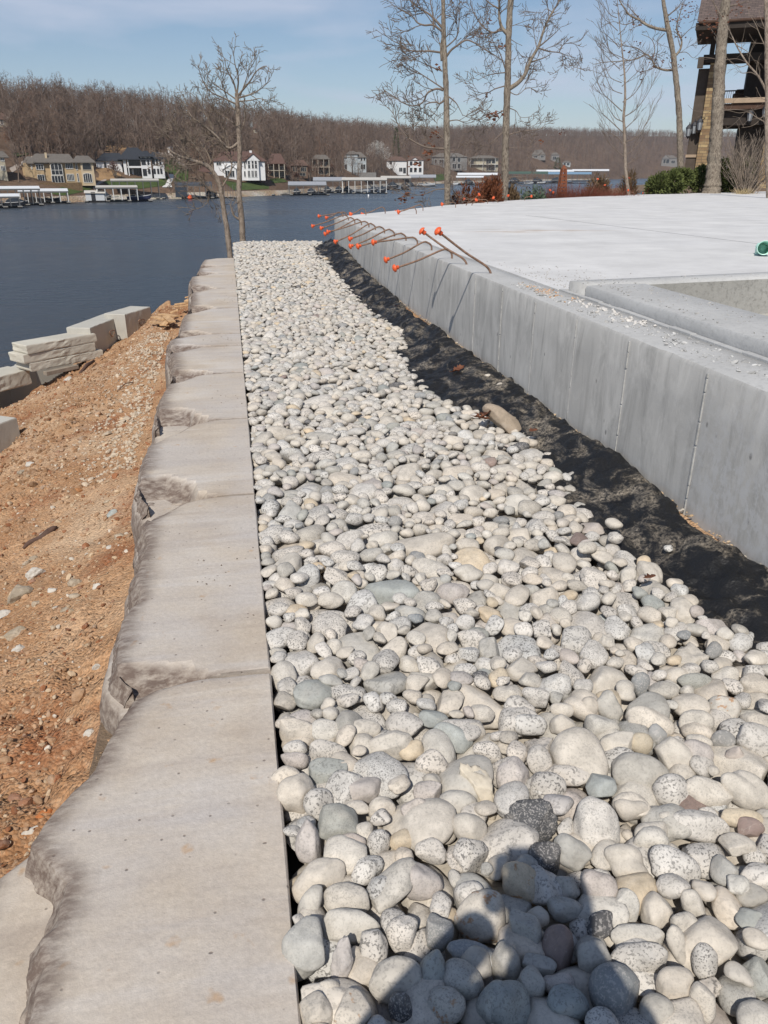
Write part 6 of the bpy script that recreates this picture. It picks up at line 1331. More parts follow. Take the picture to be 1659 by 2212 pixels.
br.inputs['Brick Width'].default_value = .32; br.inputs['Row Height'].default_value = .15; br.inputs['Mortar Size'].default_value = .010; br.inputs['Color1'].default_value = (.135, .10, .088, 1); br.inputs['Color2'].default_value = (.085, .064, .058, 1); br.inputs['Mortar'].default_value = (.035, .028, .026, 1); br.inputs['Scale'].default_value = 1
nt.links.new(br.outputs['Color'], b.inputs['Base Color']); b.inputs['Roughness'].default_value = .95; M_SHING = m
HB = 0.5
hs = thing('lake_house', 'tall dark timber house with stone pier and open decks at the right edge', 'house', PH.w(0, HB), -PH.a)
def hu(x, y): u, z = PH.uv(*r6(x, y)); return u, z - HB
def hbox(name, x0, y0, x1, y1, d0, d1, m, bevel=.01, par=None, skew=True):
    """part outlined by two opposite corners read off the photo, between two depths"""
    u0, z1_ = hu(x0, y0); u1, z0_ = hu(x1, y1); return MB().box(min(u0, u1), max(u0, u1), d0, d1, min(z0_, z1_), max(z0_, z1_)).build(name, m, par or hs, bevel=bevel)
up0, ztop = hu(1160, 565); ub0, _ = hu(1095, 1300); uL = (up0 + ub0) / 2; wP = .92
MB().box(uL - wP * .28, uL + wP * .72, 0, .95, -.6, ztop).build('stone_pier', M_LEDGE, hs, bevel=.03)
MB().box(uL - wP * .95, uL - wP * .285, .35, 1.0, -.6, ztop - .25).build('side_wall', M_SIDING, hs)
for z_ in (.25, 2.0, 3.4): MB().box(uL - wP * 1.0, uL - wP * .30, .28, .345, z_, z_ + .16).build('trim_band', M_TRIM, hs)
_, zb1 = hu(1200, 490); _, zb0 = hu(1200, 570)
MB().box(uL - wP * .75, uL + 8, -.15, 1.1, ztop + .004, ztop + .42).build('deck_beam', M_TIMB, hs, bevel=.01)
MB().box(uL - wP * 1.05, uL - wP * .70, -.3, .2, ztop - .25, ztop + .30).build('corbel', M_TRIM, hs, bevel=.02)
u_, zt_ = hu(1160, 330); MB().box(hu(1143, 400)[0], hu(1187, 400)[0], .1, .4, ztop + .42, zt_ + .1).build('post', M_TIMB, hs, bevel=.01)
# big roof: dark soffit, fascia, gutter and shingled slope
ue0, ze = hu(1040, 160); us0, zs = hu(1060, 330)
rf = MB().box(ue0, ue0 + 12, -2.4, 3.5, zs + .02, zs + .30).build('roof', M_TIMB, hs)
MB().box(ue0 - .03, ue0 + 12, -2.48, -2.405, zs + .0, zs + .36).build('fascia', M_TIMB, rf)
MB().tube([(ue0 + .1, -2.55, zs + .36), (ue0 + 12, -2.55, zs + .36)], .07, 8).build('gutter', M_BRN, rf)
mb = MB(); mb.add([(0, 0, 0), (12, 0, 0), (12, 6, 0), (0, 6, 0), (0, 0, -.05), (12, 0, -.05), (12, 6, -.05), (0, 6, -.05)], [(0, 1, 2, 3), (7, 6, 5, 4), (0, 4, 5, 1), (3, 2, 6, 7), (0, 3, 7, 4), (1, 5, 6, 2)])
o = mb.build('shingles', M_SHING, rf); o.location = (ue0 + .02, -2.5, zs + .44); o.rotation_euler = (R(42), 0, 0)
MB().box(ue0 + 5.9, ue0 + 6.3, -2.9, -2.5, zs + .1, zs + 3).build('chimney_chase', M_TIMB, rf)
# right-hand wing: dark walls, decks
u1_, _ = hu(1505, 480); u2_, _ = hu(1470, 760); u3_, _ = hu(1415, 1150)
MB().box(u1_ - .05, u1_ + 7, 1.0, 6.0, ztop + .42, zs + .02).build('upper_wall', M_TIMB, hs)
_, zd1 = hu(1400, 890); _, zd0 = hu(1400, 990)
MB().box(u2_ - .05, u2_ + 7, 1.2, 6, zd1, ztop - .0).build('middle_wall', M_TIMB, hs)
dk = MB().box(uL + wP * .4, u2_ + 7, -.6, 5, zd0 + .002, zd1 - .28).build('deck', M_BRN, hs, bevel=.01)
MB().box(uL + wP * .5, u2_ + 3.2, -.72, -.605, zd1 - .26, zd1).build('deck_fascia', M_TRIM, dk)
MB().box(uL + wP * .4, u3_ + 7, -.2, 4.5, zd0 - .82, zd0).build('soffit', M_TIMB, hs)
MB().box(u3_ - .1, u3_ + 7, .5, 6, -.6, zd0 - .82).build('lower_wall', M_TIMB, hs)
_, zr = hu(1350, 768)
rail = MB().bar((uL + wP * .7, 4.2, zr + .05), (u2_ + 1, 4.2, zr + .05), .07).build('railing', M_TIMB, hs)
mb = MB()
for k in range(34):
    uu = uL + wP * .75 + k * .12; mb.bar((uu, 4.2, zd1 - .3), (uu, 4.2, zr + .02), .025)
mb.build('balusters', M_TIMB, rail)
_, zf = hu(1430, 780); uc0, _ = hu(1350, 830)
MB().box(uc0, uc0 + 2.3, 1.5, 2.3, zd1 - .25, zd1 + .42).build('sofa_base', M_BRN, hs, bevel=.08); MB().box(uc0 + .1, uc0 + 2.3, 2.1, 2.5, zd1 + .1, zf + .05).build('sofa_back', M_BRN, hs, bevel=.12)
up2, zq = hu(1640, 1200); MB().box(up2, up2 + 1.2, -.3, .7, -.6, zq - .3).build('stone_pier', M_LEDGE, hs, bevel=.03); MB().box(up2 + .1, up2 + 1.1, -.2, .6, zq - .3, zs).build('tall_post', M_TIMB, hs)
M_LAMP = mat('lantern_iron', (0.03, 0.03, 0.035), 0.5, 0.2, 6); M_LGL = mat('lantern_glass', (0.30, 0.32, 0.34), 0.2, 0.1, 6)
for (x, y, dd, lb) in ((947, 1175, -.1, 'leftmost black lantern on the stone pier, clear against the hill'), (995, 1150, .1, 'middle black lantern on the pier\'s shaded side'), (1047, 1120, -.25, 'black lantern closest to the lit stone face of the pier'), (1497, 1040, -.4, 'black lantern hanging under the lower deck'), (1630, 1005, -.7, 'black lantern on the post at the right edge of the photo')):
    u_, z_ = hu(x, y); q_ = PH.w(u_, z_ + HB, dd); ln_ = thing('lantern', lb, 'lantern', q_, -PH.a, 'wall lanterns of the lake house')
    MB().lathe([(.10, -.32), (.17, .12)], 6).build('glass', M_LGL, ln_); MB().lathe([(.20, .12), (.19, .16), (.09, .30), (.03, .34), (.025, .46)], 6).build('lantern_top', M_LAMP, ln_); MB().lathe([(.02, -.46), (.05, -.42), (.11, -.34), (.11, -.31)], 6).build('lantern_base', M_LAMP, ln_)
    mb = MB()
    for k in range(6): a = k * math.pi / 3; mb.bar((.105 * math.cos(a), .105 * math.sin(a), -.32), (.175 * math.cos(a), .175 * math.sin(a), .12), .018)
    mb.build('cage', M_LAMP, ln_); MB().bar((0, .0, .36), (.25, .25, .36), .03).build('bracket', M_LAMP, ln_)
# ================================================================== houses across the lake
M_GLASS = mat('house_glass', (0.022, 0.026, 0.032), 0.12, 0.2, 1, spec=0.5); M_WFRAME = mat('white_frame', (0.68, 0.67, 0.64), 0.6, 0.06, 2); M_BFRAME = mat('black_frame', (0.03, 0.03, 0.035), 0.6, 0.1, 2); M_TFRAME = mat('tan_frame', (0.42, 0.37, 0.30), 0.7, 0.08, 2); M_GFRAME = mat('grey_frame', (0.30, 0.30, 0.30), 0.7, 0.08, 2)
M_STUCCO = mat('tan_stucco', (0.43, 0.315, 0.185), 0.9, 0.08, 0.8); M_STUC2 = mat('cream_stucco', (0.50, 0.40, 0.27), 0.9, 0.08, 0.8); M_WHITE = mat('white_siding', (0.66, 0.655, 0.65), 0.8, 0.06, 0.8)
M_BLUEG = mat('blue_grey_siding', (0.36, 0.39, 0.40), 0.85, 0.08, 0.8); M_GREYS = mat('grey_siding', (0.20, 0.19, 0.18), 0.85, 0.12, 0.8); M_BEIGE = mat('beige_siding', (0.38, 0.34, 0.26), 0.85, 0.1, 0.8); M_BROWNS = mat('brown_house_siding', (0.13, 0.085, 0.06), 0.9, 0.15, 0.8)
M_RDARK = mat('charcoal_roof', (0.030, 0.034, 0.042), 0.85, 0.2, 1.2); M_RBRN = mat('brown_roof', (0.115, 0.072, 0.055), 0.9, 0.2, 1.2); M_RGRY = mat('grey_roof', (0.13, 0.115, 0.10), 0.9, 0.18, 1.2); M_RRED = mat('red_brown_roof', (0.105, 0.062, 0.050), 0.9, 0.18, 1.2)
BLOCKED = []
class House:
    def __init__(s, name, label, f, xl, xr, base, wallm, cat='house', extra=0.0, dist=None):
        a, b_ = f(xl, base), f(xr, base); xc = (a[0] + b_[0]) / 2; hit = terr_hit(xc, (a[1] + b_[1]) / 2)
        if dist: hit = px_at(xc, (a[1] + b_[1]) / 2, dist)
        s.pl = Plane(xc, math.hypot(hit.x, hit.y), (a[1] + b_[1]) / 2); s.f = f; s.zb = hit.z; s.wm = wallm
        s.o = thing(name, label, cat, s.pl.w(0, s.zb), -s.pl.a, 'houses across the lake')
        cx = col_of(s.pl.a); BLOCKED.append((min(a[0], b_[0]) - 3, max(a[0], b_[0]) + 3, s.pl.d - shore_d(cx) + 4))
    def uz(s, x, y): u, z = s.pl.uv(*s.f(x, y)); return u, z - s.zb
    def wall(s, x0, y0, x1, y1, d0=0.0, d1=8.0, m=None, name='wall'):
        u0, z1_ = s.uz(x0, y0); u1, z0_ = s.uz(x1, y1); return MB().box(u0, u1, d0, d1, z0_ - .9, z1_).build(name, m or s.wm, s.o)
    def window(s, x0, y0, x1, y1, d=0.0, nx=1, ny=1, fm=None, arch=False, fw=.13, name='window'):
        u0, z1_ = s.uz(x0, y0); u1, z0_ = s.uz(x1, y1); u0, u1 = min(u0, u1), max(u0, u1); mb = MB(); y = d - .09
        if arch:
            zc = z1_ - (u1 - u0) * .22; pts = [(u0, z0_), (u1, z0_), (u1, zc)] + [((u0 + u1) / 2 + (u1 - u0) / 2 * math.cos(a), zc + (z1_ - zc) * math.sin(a)) for a in np.linspace(.15, math.pi - .15, 9)] + [(u0, zc)]
            for p, r_ in zip(pts, pts[1:] + pts[:1]): mb.bar((p[0], y, p[1]), (r_[0], y, r_[1]), fw, .12)
            zt = zc
        else:
            for p, r_ in (((u0, z0_), (u1, z0_)), ((u1, z0_), (u1, z1_)), ((u1, z1_), (u0, z1_)), ((u0, z1_), (u0, z0_))): mb.bar((p[0], y, p[1]), (r_[0], y, r_[1]), fw, .12)
            zt = z1_
        for k in range(1, nx): uu = u0 + (u1 - u0) * k / nx; mb.bar((uu, y, z0_), (uu, y, z1_ - .05), fw * .8, .10)
        for k in range(1, ny): zz = z0_ + (zt - z0_) * k / ny; mb.bar((u0, y + .004, zz), (u1, y + .004, zz), fw * .8, .10)
        o = mb.build(name, fm or M_WFRAME, s.o)
        if arch: MB().prism([(a, c_) for a, c_ in pts], lambda a, c_, t: (a, t, c_), d - .04, d + .05).build('pane', M_GLASS, o)
        else: MB().box(u0, u1, d - .04, d + .05, z0_, z1_).build('pane', M_GLASS, o)
        return o
    def hip(s, x0, x1, ye, xa, xb, yr, d0=-.6, d1=8.6, m=None, name='roof'):
        u0, ze = s.uz(x0, ye); u1, _ = s.uz(x1, ye); ua, zr = s.uz(xa, yr); ub, _ = s.uz(xb, yr); dm = (d0 + d1) / 2; e = .22
        vs = [(u0, d0, ze), (u1, d0, ze), (u1, d1, ze), (u0, d1, ze), (ua, dm, zr), (ub, dm, zr), (u0, d0, ze - e), (u1, d0, ze - e), (u1, d1, ze - e), (u0, d1, ze - e)]
        return MB().add(vs, [(0, 1, 5, 4), (1, 2, 5), (2, 3, 4, 5), (3, 0, 4), (0, 6, 7, 1), (1, 7, 8, 2), (2, 8, 9, 3), (3, 9, 6, 0), (9, 8, 7, 6)]).build(name, m or M_RGRY, s.o)
    def gable(s, x0, x1, ye, yr, d0, d1, m=None, wm=None, name='roof'):
        u0, ze = s.uz(x0, ye); u1, _ = s.uz(x1, ye); um, zr = s.uz((x0 + x1) / 2, yr); e = .2
        vs = [(u0, d0, ze), (um, d0, zr), (u1, d0, ze), (u0, d1, ze), (um, d1, zr), (u1, d1, ze)]; vs += [(a, b_, c_ - e) for a, b_, c_ in vs]
        o = MB().add(vs, [(0, 3, 4, 1), (1, 4, 5, 2), (7, 10, 9, 6), (8, 11, 10, 7), (0, 1, 7, 6), (1, 2, 8, 7), (3, 9, 10, 4), (4, 10, 11, 5), (0, 6, 9, 3), (2, 5, 11, 8)]).build(name, m or M_RGRY, s.o)
        MB().add([(u0 + .3, d0 + .35, ze - e), (u1 - .3, d0 + .35, ze - e), (um, d0 + .35, zr - e - .15)], [(0, 1, 2)]).build('gable_end', wm or s.wm, s.o); return o
    def chimney(s, x0, y0, x1, y1, d, m, parent):
        u0, z1_ = s.uz(x0, y0); u1, z0_ = s.uz(x1, y1); MB().box(u0, u1, d, d + 1.0, z0_, z1_).build('chimney', m, parent)
h = House('stucco_house', 'tan stucco lake house with big arched windows and grey hip roofs', r2, 187, 835, 440, M_STUCCO)
h.wall(200, 268, 820, 440); h.wall(187, 285, 240, 440, 1.0, 7); h.wall(425, 256, 562, 440, -.7, -.01, M_STUC2); h.wall(695, 258, 832, 440, -.9, -.01, M_STUC2); h.wall(300, 268, 400, 440, -.4, -.012)
h.window(310, 281, 382, 328, -.4, 3, 1); h.window(436, 268, 550, 372, -.7, 3, 2, arch=True); h.window(568, 270, 636, 320, 0, 4, 1); h.window(655, 270, 677, 330, 0, 1, 1, arch=True); h.window(712, 266, 797, 328, -.9, 1, 1, M_TFRAME, arch=True)
h.window(325, 372, 395, 440, -.4, 3, 1); h.window(447, 380, 560, 440, -.7, 4, 1); h.window(578, 366, 650, 424, 0, 5, 1); h.window(668, 360, 692, 434, 0, 1, 1, arch=True); h.window(720, 357, 805, 437, -.9, 4, 1, arch=True); h.window(208, 288, 222, 322, 1.0, 1, 1); h.window(268, 285, 282, 322, 0, 1, 1)
h.hip(183, 300, 282, 225, 262, 210, .6, 7.5); r_ = h.hip(290, 660, 262, 350, 600, 186, -1.2, 9); h.hip(620, 834, 262, 665, 770, 203, -1.5, 8.4); h.hip(228, 420, 270, 300, 400, 186, -.7, 8.8); h.chimney(385, 178, 412, 230, 1.2, M_STUC2, r_)
u0, z0 = h.uz(305, 445); u1, z1 = h.uz(715, 480); MB().box(u0, u1 , -5.2, -4.6, z1 - 1.5, z0 + .2).build('terrace_wall', M_BRNTW, h.o)
h = House('modern_house', 'white lake house with charcoal hip roofs, black windows and a shaded two-storey porch', r2, 830, 1440, 380, M_WHITE)
h.wall(1068, 232, 1112, 380, 0, 8); h.wall(1112, 236, 1225, 380, 2.2, 8); h.wall(1220, 212, 1325, 380, -.5, 8); h.wall(1325.5, 232, 1438, 380, 0, 8); h.wall(832, 250, 1066, 330, 1.5, 9); 
u0, z1 = h.uz(1108, 296); u1, z0 = h.uz(1232, 312); MB().box(u0, u1, -.4, 2.2, z0, z1).build('balcony_floor', M_WHITE, h.o)
for x in (1110, 1232): u0, z1 = h.uz(x, 236); _, z0 = h.uz(x, 380); MB().box(u0 - .16, u0 + .16, -.4, -.1, z0, z1).build('porch_post', M_WHITE, h.o)
h.window(1116, 242, 1222, 292, 2.2, 4, 1, M_BFRAME); h.window(1122, 318, 1150, 378, 2.2, 1, 1, M_BFRAME); h.window(1165, 318, 1222, 378, 2.2, 3, 1, M_BFRAME); h.window(1228, 226, 1268, 284, -.5, 2, 1, M_BFRAME); h.window(1279, 222, 1299, 284, -.5, 1, 1, M_BFRAME); h.window(1243, 322, 1280, 378, -.5, 1, 1, M_BFRAME); h.window(1288, 322, 1310, 362, -.5, 1, 1, M_BFRAME)
for x in (1330, 1357, 1386): h.window(x, 236, x + 19, 282, 0, 1, 1, M_BFRAME)
for x in (1337, 1368, 1395): h.window(x, 320, x + 19, 362, 0, 1, 1, M_BFRAME)
h.window(905, 265, 925, 315, 1.5, 1, 1, M_BFRAME); h.hip(1022, 1325, 236, 1110, 1195, 130, -1, 10.5, M_RDARK); h.hip(1205, 1330, 211, 1250, 1285, 160, -1.3, 9, M_RDARK); h.hip(1300, 1450, 230, 1325, 1380, 172, -.7, 8.7, M_RDARK); h.hip(828, 1085, 248, 900, 1040, 178, .8, 9.7, M_RDARK)
h = House('gabled_house', 'white lake house with red-brown roof and tall glass gable, seen through the twin trees', r3, 380, 975, 400, M_WHITE)
h.wall(522, 248, 975, 400, .3, 9); h.wall(812, 245, 920, 400, -1.3, .29); h.wall(608, 318, 722, 400, -2.0, .28); h.wall(382, 345, 540, 402, 1, 8)
h.gable(798, 932, 246, 186, -1.8, 6, M_RRED); h.gable(598, 732, 322, 284, -2.4, 2, M_WHITE); r_ = h.hip(512, 985, 250, 590, 870, 165, -.2, 9.6, M_RRED); h.hip(372, 545, 346, 420, 520, 300, .5, 8.6, M_RRED); h.chimney(835, 158, 860, 200, 4, M_WHITE, r_)
for x in (818, 850, 878): h.window(x, 248 if x != 850 else 232, x + 24, 318, -1.3, 1, 2, arch=x == 850)
for x in (818, 850, 878): h.window(x, 335, x + 24, 392, -1.3, 2, 1)
h.window(622, 335, 706, 392, -2.0, 4, 1); h.window(786, 260, 804, 320, .3, 1, 1); h.window(786, 340, 804, 390, .3, 1, 1); h.window(545, 262, 590, 290, .3, 2, 1); h.window(385, 365, 405, 395, 1, 1, 1); h.window(430, 360, 470, 395, 1, 2, 1)
def simple(name, label, f, xl, xr, base, eave, ridge, wm, rm, wins, fm=None, dist=None, dep=8, posts=0, inner=.25):
    h = House(name, label, f, xl, xr, base, wm, dist=dist); h.wall(xl, eave, xr, base, 0, dep); w = xr - xl; r_ = h.hip(xl - w * .03, xr + w * .03, eave, xl + w * inner, xr - w * inner, ridge, -.6, dep + .6, rm)
    for q_ in wins: h.window(*q_[:4], 0, *(q_[4:] or (1, 1)), fm or M_WFRAME)
    for k in range(posts):
        x = xl + w * (.08 + .84 * k / max(1, posts - 1)); u0, z1 = h.uz(x, eave); _, z0 = h.uz(x, base); MB().box(u0 - .15, u0 + .15, -2.4, -2.1, z0 - .5, z1).build('porch_post', fm or M_WFRAME, h.o)
    if posts: u0, z1 = h.uz(xl, (eave + base) / 2); u1, _ = h.uz(xr, base); MB().box(u0, u1, -2.5, -.02, z1 - .15, z1 + .1).build('deck', fm or M_WFRAME, h.o); MB().box(u0, u1, -2.5, -.03, h.uz(xl, eave)[1] + .01, h.uz(xl, eave)[1] + .16).build('porch_roof', rm, h.o)
    return h
simple('brown_house', 'dark brown house with red-brown roof right of the white gabled house', r3, 985, 1150, 392, 278, 185, M_BROWNS, M_RRED, [(1005, 300, 1040, 330, 2, 1), (1100, 300, 1140, 330, 2, 1), (1020, 350, 1140, 388, 5, 1)], M_TFRAME, posts=4)
simple('brown_house', 'brown house half hidden by bare trees above the open grey dock', r3, 1370, 1540, 372, 238, 196, M_BROWNS, M_RGRY, [(1400, 260, 1450, 300, 2, 1), (1470, 260, 1515, 300, 2, 1), (1400, 330, 1515, 368, 4, 1)], M_TFRAME, posts=4)
simple('brown_house', 'low brown house with dark roof in the trees between two other brown houses', r3, 1190, 1345, 385, 290, 240, M_BROWNS, M_RBRN, [(1210, 305, 1250, 345, 2, 1), (1280, 305, 1330, 345, 3, 1), (1215, 355, 1325, 382, 4, 1)], M_TFRAME)
h = simple('grey_house', 'blue-grey two-storey house left of the white blossoming tree', r4, 320, 515, 440, 300, 252, M_BLUEG, M_RGRY, [(465, 300, 482, 332), (490, 300, 507, 332), (466, 360, 508, 405, 2, 1), (325, 360, 350, 405), (375, 358, 418, 412, 2, 1), (385, 285, 425, 330, 2, 1)])
h.wall(345, 272, 440, 440, -.5, -.01); h.hip(338, 448, 272, 370, 410, 245, -1, 6, M_RGRY); h.wall(350, 432, 600, 465, -4, -1.2, M_GREYS, 'terrace_wall')
h = simple('white_house', 'white lake house with brown roof between the blossom tree and the first oak trunk', r4, 690, 865, 445, 330, 292, M_WHITE, M_RBRN, [(715, 335, 740, 360), (800, 390, 830, 425, 2, 1), (835, 390, 860, 440, 1, 1), (720, 395, 745, 420)])
h.wall(880, 325, 1010, 440, -.5, 8); h.gable(900, 980, 325, 300, -1, 5, M_RBRN); h.hip(865, 1020, 325, 900, 985, 290, -1, 8.5, M_RBRN)
for x in (893, 930, 972): h.window(x, 335, x + 24, 372, -.5, 1, 1); h.window(x, 390, x + 24, 430, -.5, 1, 1)
h = simple('grey_house', 'dark grey house with tall white windows behind the first oak trunk', r4, 1085, 1390, 405, 298, 262, M_GREYS, M_RGRY, [(1265, 285, 1290, 335, 1, 1), (1265, 355, 1300, 400, 2, 1), (1310, 305, 1335, 340, 1, 1), (1310, 355, 1335, 398), (1150, 320, 1190, 350, 2, 1), (1110, 320, 1130, 350)], posts=0)
h.gable(1250, 1305, 292, 262, -1, 5, M_RGRY)
simple('beige_house', 'long beige house with white-posted porch between the two oak trunks', r4, 1405, 1660, 415, 310, 283, M_BEIGE, M_RGRY, [(1420, 330, 1450, 360, 1, 1), (1560, 320, 1600, 355, 2, 1), (1610, 320, 1640, 355, 1, 1), (1560, 375, 1640, 412, 4, 1)], posts=3)
simple('hillside_house', 'grey-roofed house high in the trees right of the second oak trunk', r5, 640, 760, 468, 425, 378, M_GREYS, M_RGRY, [(660, 432, 690, 452, 2, 1), (720, 432, 745, 452, 2, 1)], dep=14)
simple('hillside_house', 'small grey house behind the green tree and the obelisk', r5, 812, 882, 488, 425, 404, M_GREYS, M_RGRY, [(830, 440, 860, 470, 2, 1)])
simple('hillside_house', 'small white house just right of the green tree beyond the docks', r5, 918, 985, 530, 492, 478, M_BLUEG, M_RGRY, [(925, 498, 945, 520, 1, 1), (955, 498, 978, 520, 1, 1)])
h = simple('cove_house', 'lone grey house with pointed gable on the far cove, left of the crooked oak', r6, 705, 840, 1500, 1425, 1398, M_GREYS, M_RGRY, [(720, 1435, 735, 1470, 1, 1), (745, 1435, 768, 1470, 1, 1), (790, 1445, 820, 1470, 2, 1)]); h.gable(706, 775, 1428, 1392, -1.5, 8, M_RGRY)
simple('hilltop_house', 'tan gabled house high on the hill at the left edge', r1, -40, 88, 395, 345, 305, M_BEIGE, M_RBRN, [(40, 335, 62, 358, 2, 1), (0, 345, 20, 380, 1, 1)])
simple('cream_house', 'cream two-storey house cut by the left edge of the photo', r2, -110, 72, 418, 215, 160, M_BEIGE, M_RGRY, [(5, 225, 38, 252, 2, 1), (5, 295, 48, 332, 3, 1), (-60, 295, -20, 332, 2, 1)])
simple('hillside_house', 'little stone house among the trees high above the white gabled house', r1, 1520, 1558, 432, 402, 368, M_BEIGE, M_RBRN, [(1530, 405, 1550, 425, 2, 1)])
p_ = terr_hit(*r3(148, 185)); o = MB().lathe([(1.0, 0), (1.05, .1), (1.05, 2.0), (.6, 2.4), (.3, 2.5)], 12).build('tank', M_WHITE, loc=p_, smooth=True); tag(o, 'small white tank standing by the driveway above the dark dock', 'tank')
# ------------------------------------------------------------------ boat docks and boats
M_RWHITE = mat('white_metal_roof', (0.66, 0.67, 0.68), 0.55, 0.06, 0.8); M_RGREYM = mat('grey_metal_roof', (0.30, 0.31, 0.33), 0.55, 0.08, 0.8); M_RTAN = mat('tan_metal_roof', (0.50, 0.47, 0.42), 0.6, 0.08, 0.8); M_RDK = mat('dark_metal_roof', (0.055, 0.06, 0.07), 0.6, 0.15, 0.8); M_RBLUE = mat('blue_metal_roof', (0.16, 0.26, 0.36), 0.55, 0.1, 0.8); M_RGRN = mat('green_metal_roof', (0.06, 0.10, 0.075), 0.6, 0.1, 0.8)
M_POST = mat('dock_post', (0.12, 0.12, 0.12), 0.6, 0.2, 2); M_PWHITE = mat('white_post', (0.62, 0.62, 0.60), 0.6, 0.1, 2); M_DECK = mat('dock_deck', (0.25, 0.235, 0.21), 0.9, 0.2, 1.5); M_FLOAT = mat('dock_float', (0.035, 0.035, 0.04), 0.8, 0.2, 2); M_TARP = mat('dark_tarp', (0.035, 0.045, 0.06), 0.8, 0.3, 1.0); M_SHED = mat('shed_panel', (0.52, 0.53, 0.54), 0.7, 0.06, 1)
def dock(label, x0, x1, ytop, ybot, ybase, rm, nposts=5, dep=9.0, postm=None, deckx=None, back=True, dist=None):
    xc = (x0 + x1) / 2; w_ = at_z(xc, ybase, WATER_Z); D = dist or math.hypot(w_.x, w_.y); pl = Plane(xc, D, ybase); t = thing('boat_dock', label, 'dock', pl.w(0, WATER_Z), -pl.a, 'covered boat docks along the far shore')
    uz = lambda x, y: (lambda u, z: (u, z - WATER_Z))(*pl.uv(x, y)); u0, z1 = uz(x0, ybot); u1, _ = uz(x1, ybot); _, z2_ = uz(xc, ytop); slope = max(.25, min(1.6, z2_ - z1 - .2)); dm = dep * .5; e = .16
    vs = [(u0, -.5, z1), (u1, -.5, z1), (u1, dm, z1 + slope), (u0, dm, z1 + slope), (u1, dep + .5, z1 + .1), (u0, dep + .5, z1 + .1)]; vs += [(a, b_, c_ - e) for a, b_, c_ in vs]
    MB().add(vs, [(0, 1, 2, 3), (3, 2, 4, 5), (7, 6, 9, 8), (8, 9, 11, 10), (0, 6, 7, 1), (5, 4, 10, 11), (1, 7, 8, 2), (2, 8, 10, 4), (0, 3, 9, 6), (3, 5, 11, 9)]).build('roof', rm, t)
    MB().box(u0, u1, -.42, -.3, z1 - .5, z1 - e - .004).build('roof_beam', M_POST, t)
    d0, d1 = (uz(deckx[0], ybase)[0], uz(deckx[1], ybase)[0]) if deckx else (u0 - .3, u1 + .3)
    mb = MB(); mb.box(d0, d1, dep - 1.8, dep, .35, .55); n = max(2, nposts // 2 + 1)
    for k in range(n): uu = d0 + (d1 - d0 - 1.1) * k / (n - 1); mb.box(uu, uu + 1.1, -1.2, dep - 1.81, .35, .55)
    mb.build('deck', M_DECK, t); mb = MB(); mb.box(d0 + .1, d1 - .1, dep - 1.6, dep - .2, -.25, .34)
    for k in range(n): uu = d0 + (d1 - d0 - 1.1) * k / (n - 1); mb.box(uu + .1, uu + 1.0, -1.0, dep - 1.9, -.25, .34)
    mb.build('float', M_FLOAT, t)
    for k in range(nposts):
        uu = u0 + .25 + (u1 - u0 - .5) * k / (nposts - 1); MB().bar((uu, -.3, .5), (uu, -.3, z1 - .1), .20).build('post', postm or M_POST, t)
        if back: MB().bar((uu, dep - .3, .5), (uu, dep - .3, z1 + .0), .18).build('post', postm or M_POST, t)
    MB().bar((d0, dep + .1, .5), ((d0 + d1) / 2, dep + 6, 1.2), 1.0, .15).build('gangway', M_DECK, t)
    t['uz'] = 0; del t['uz']; return t, pl, uz
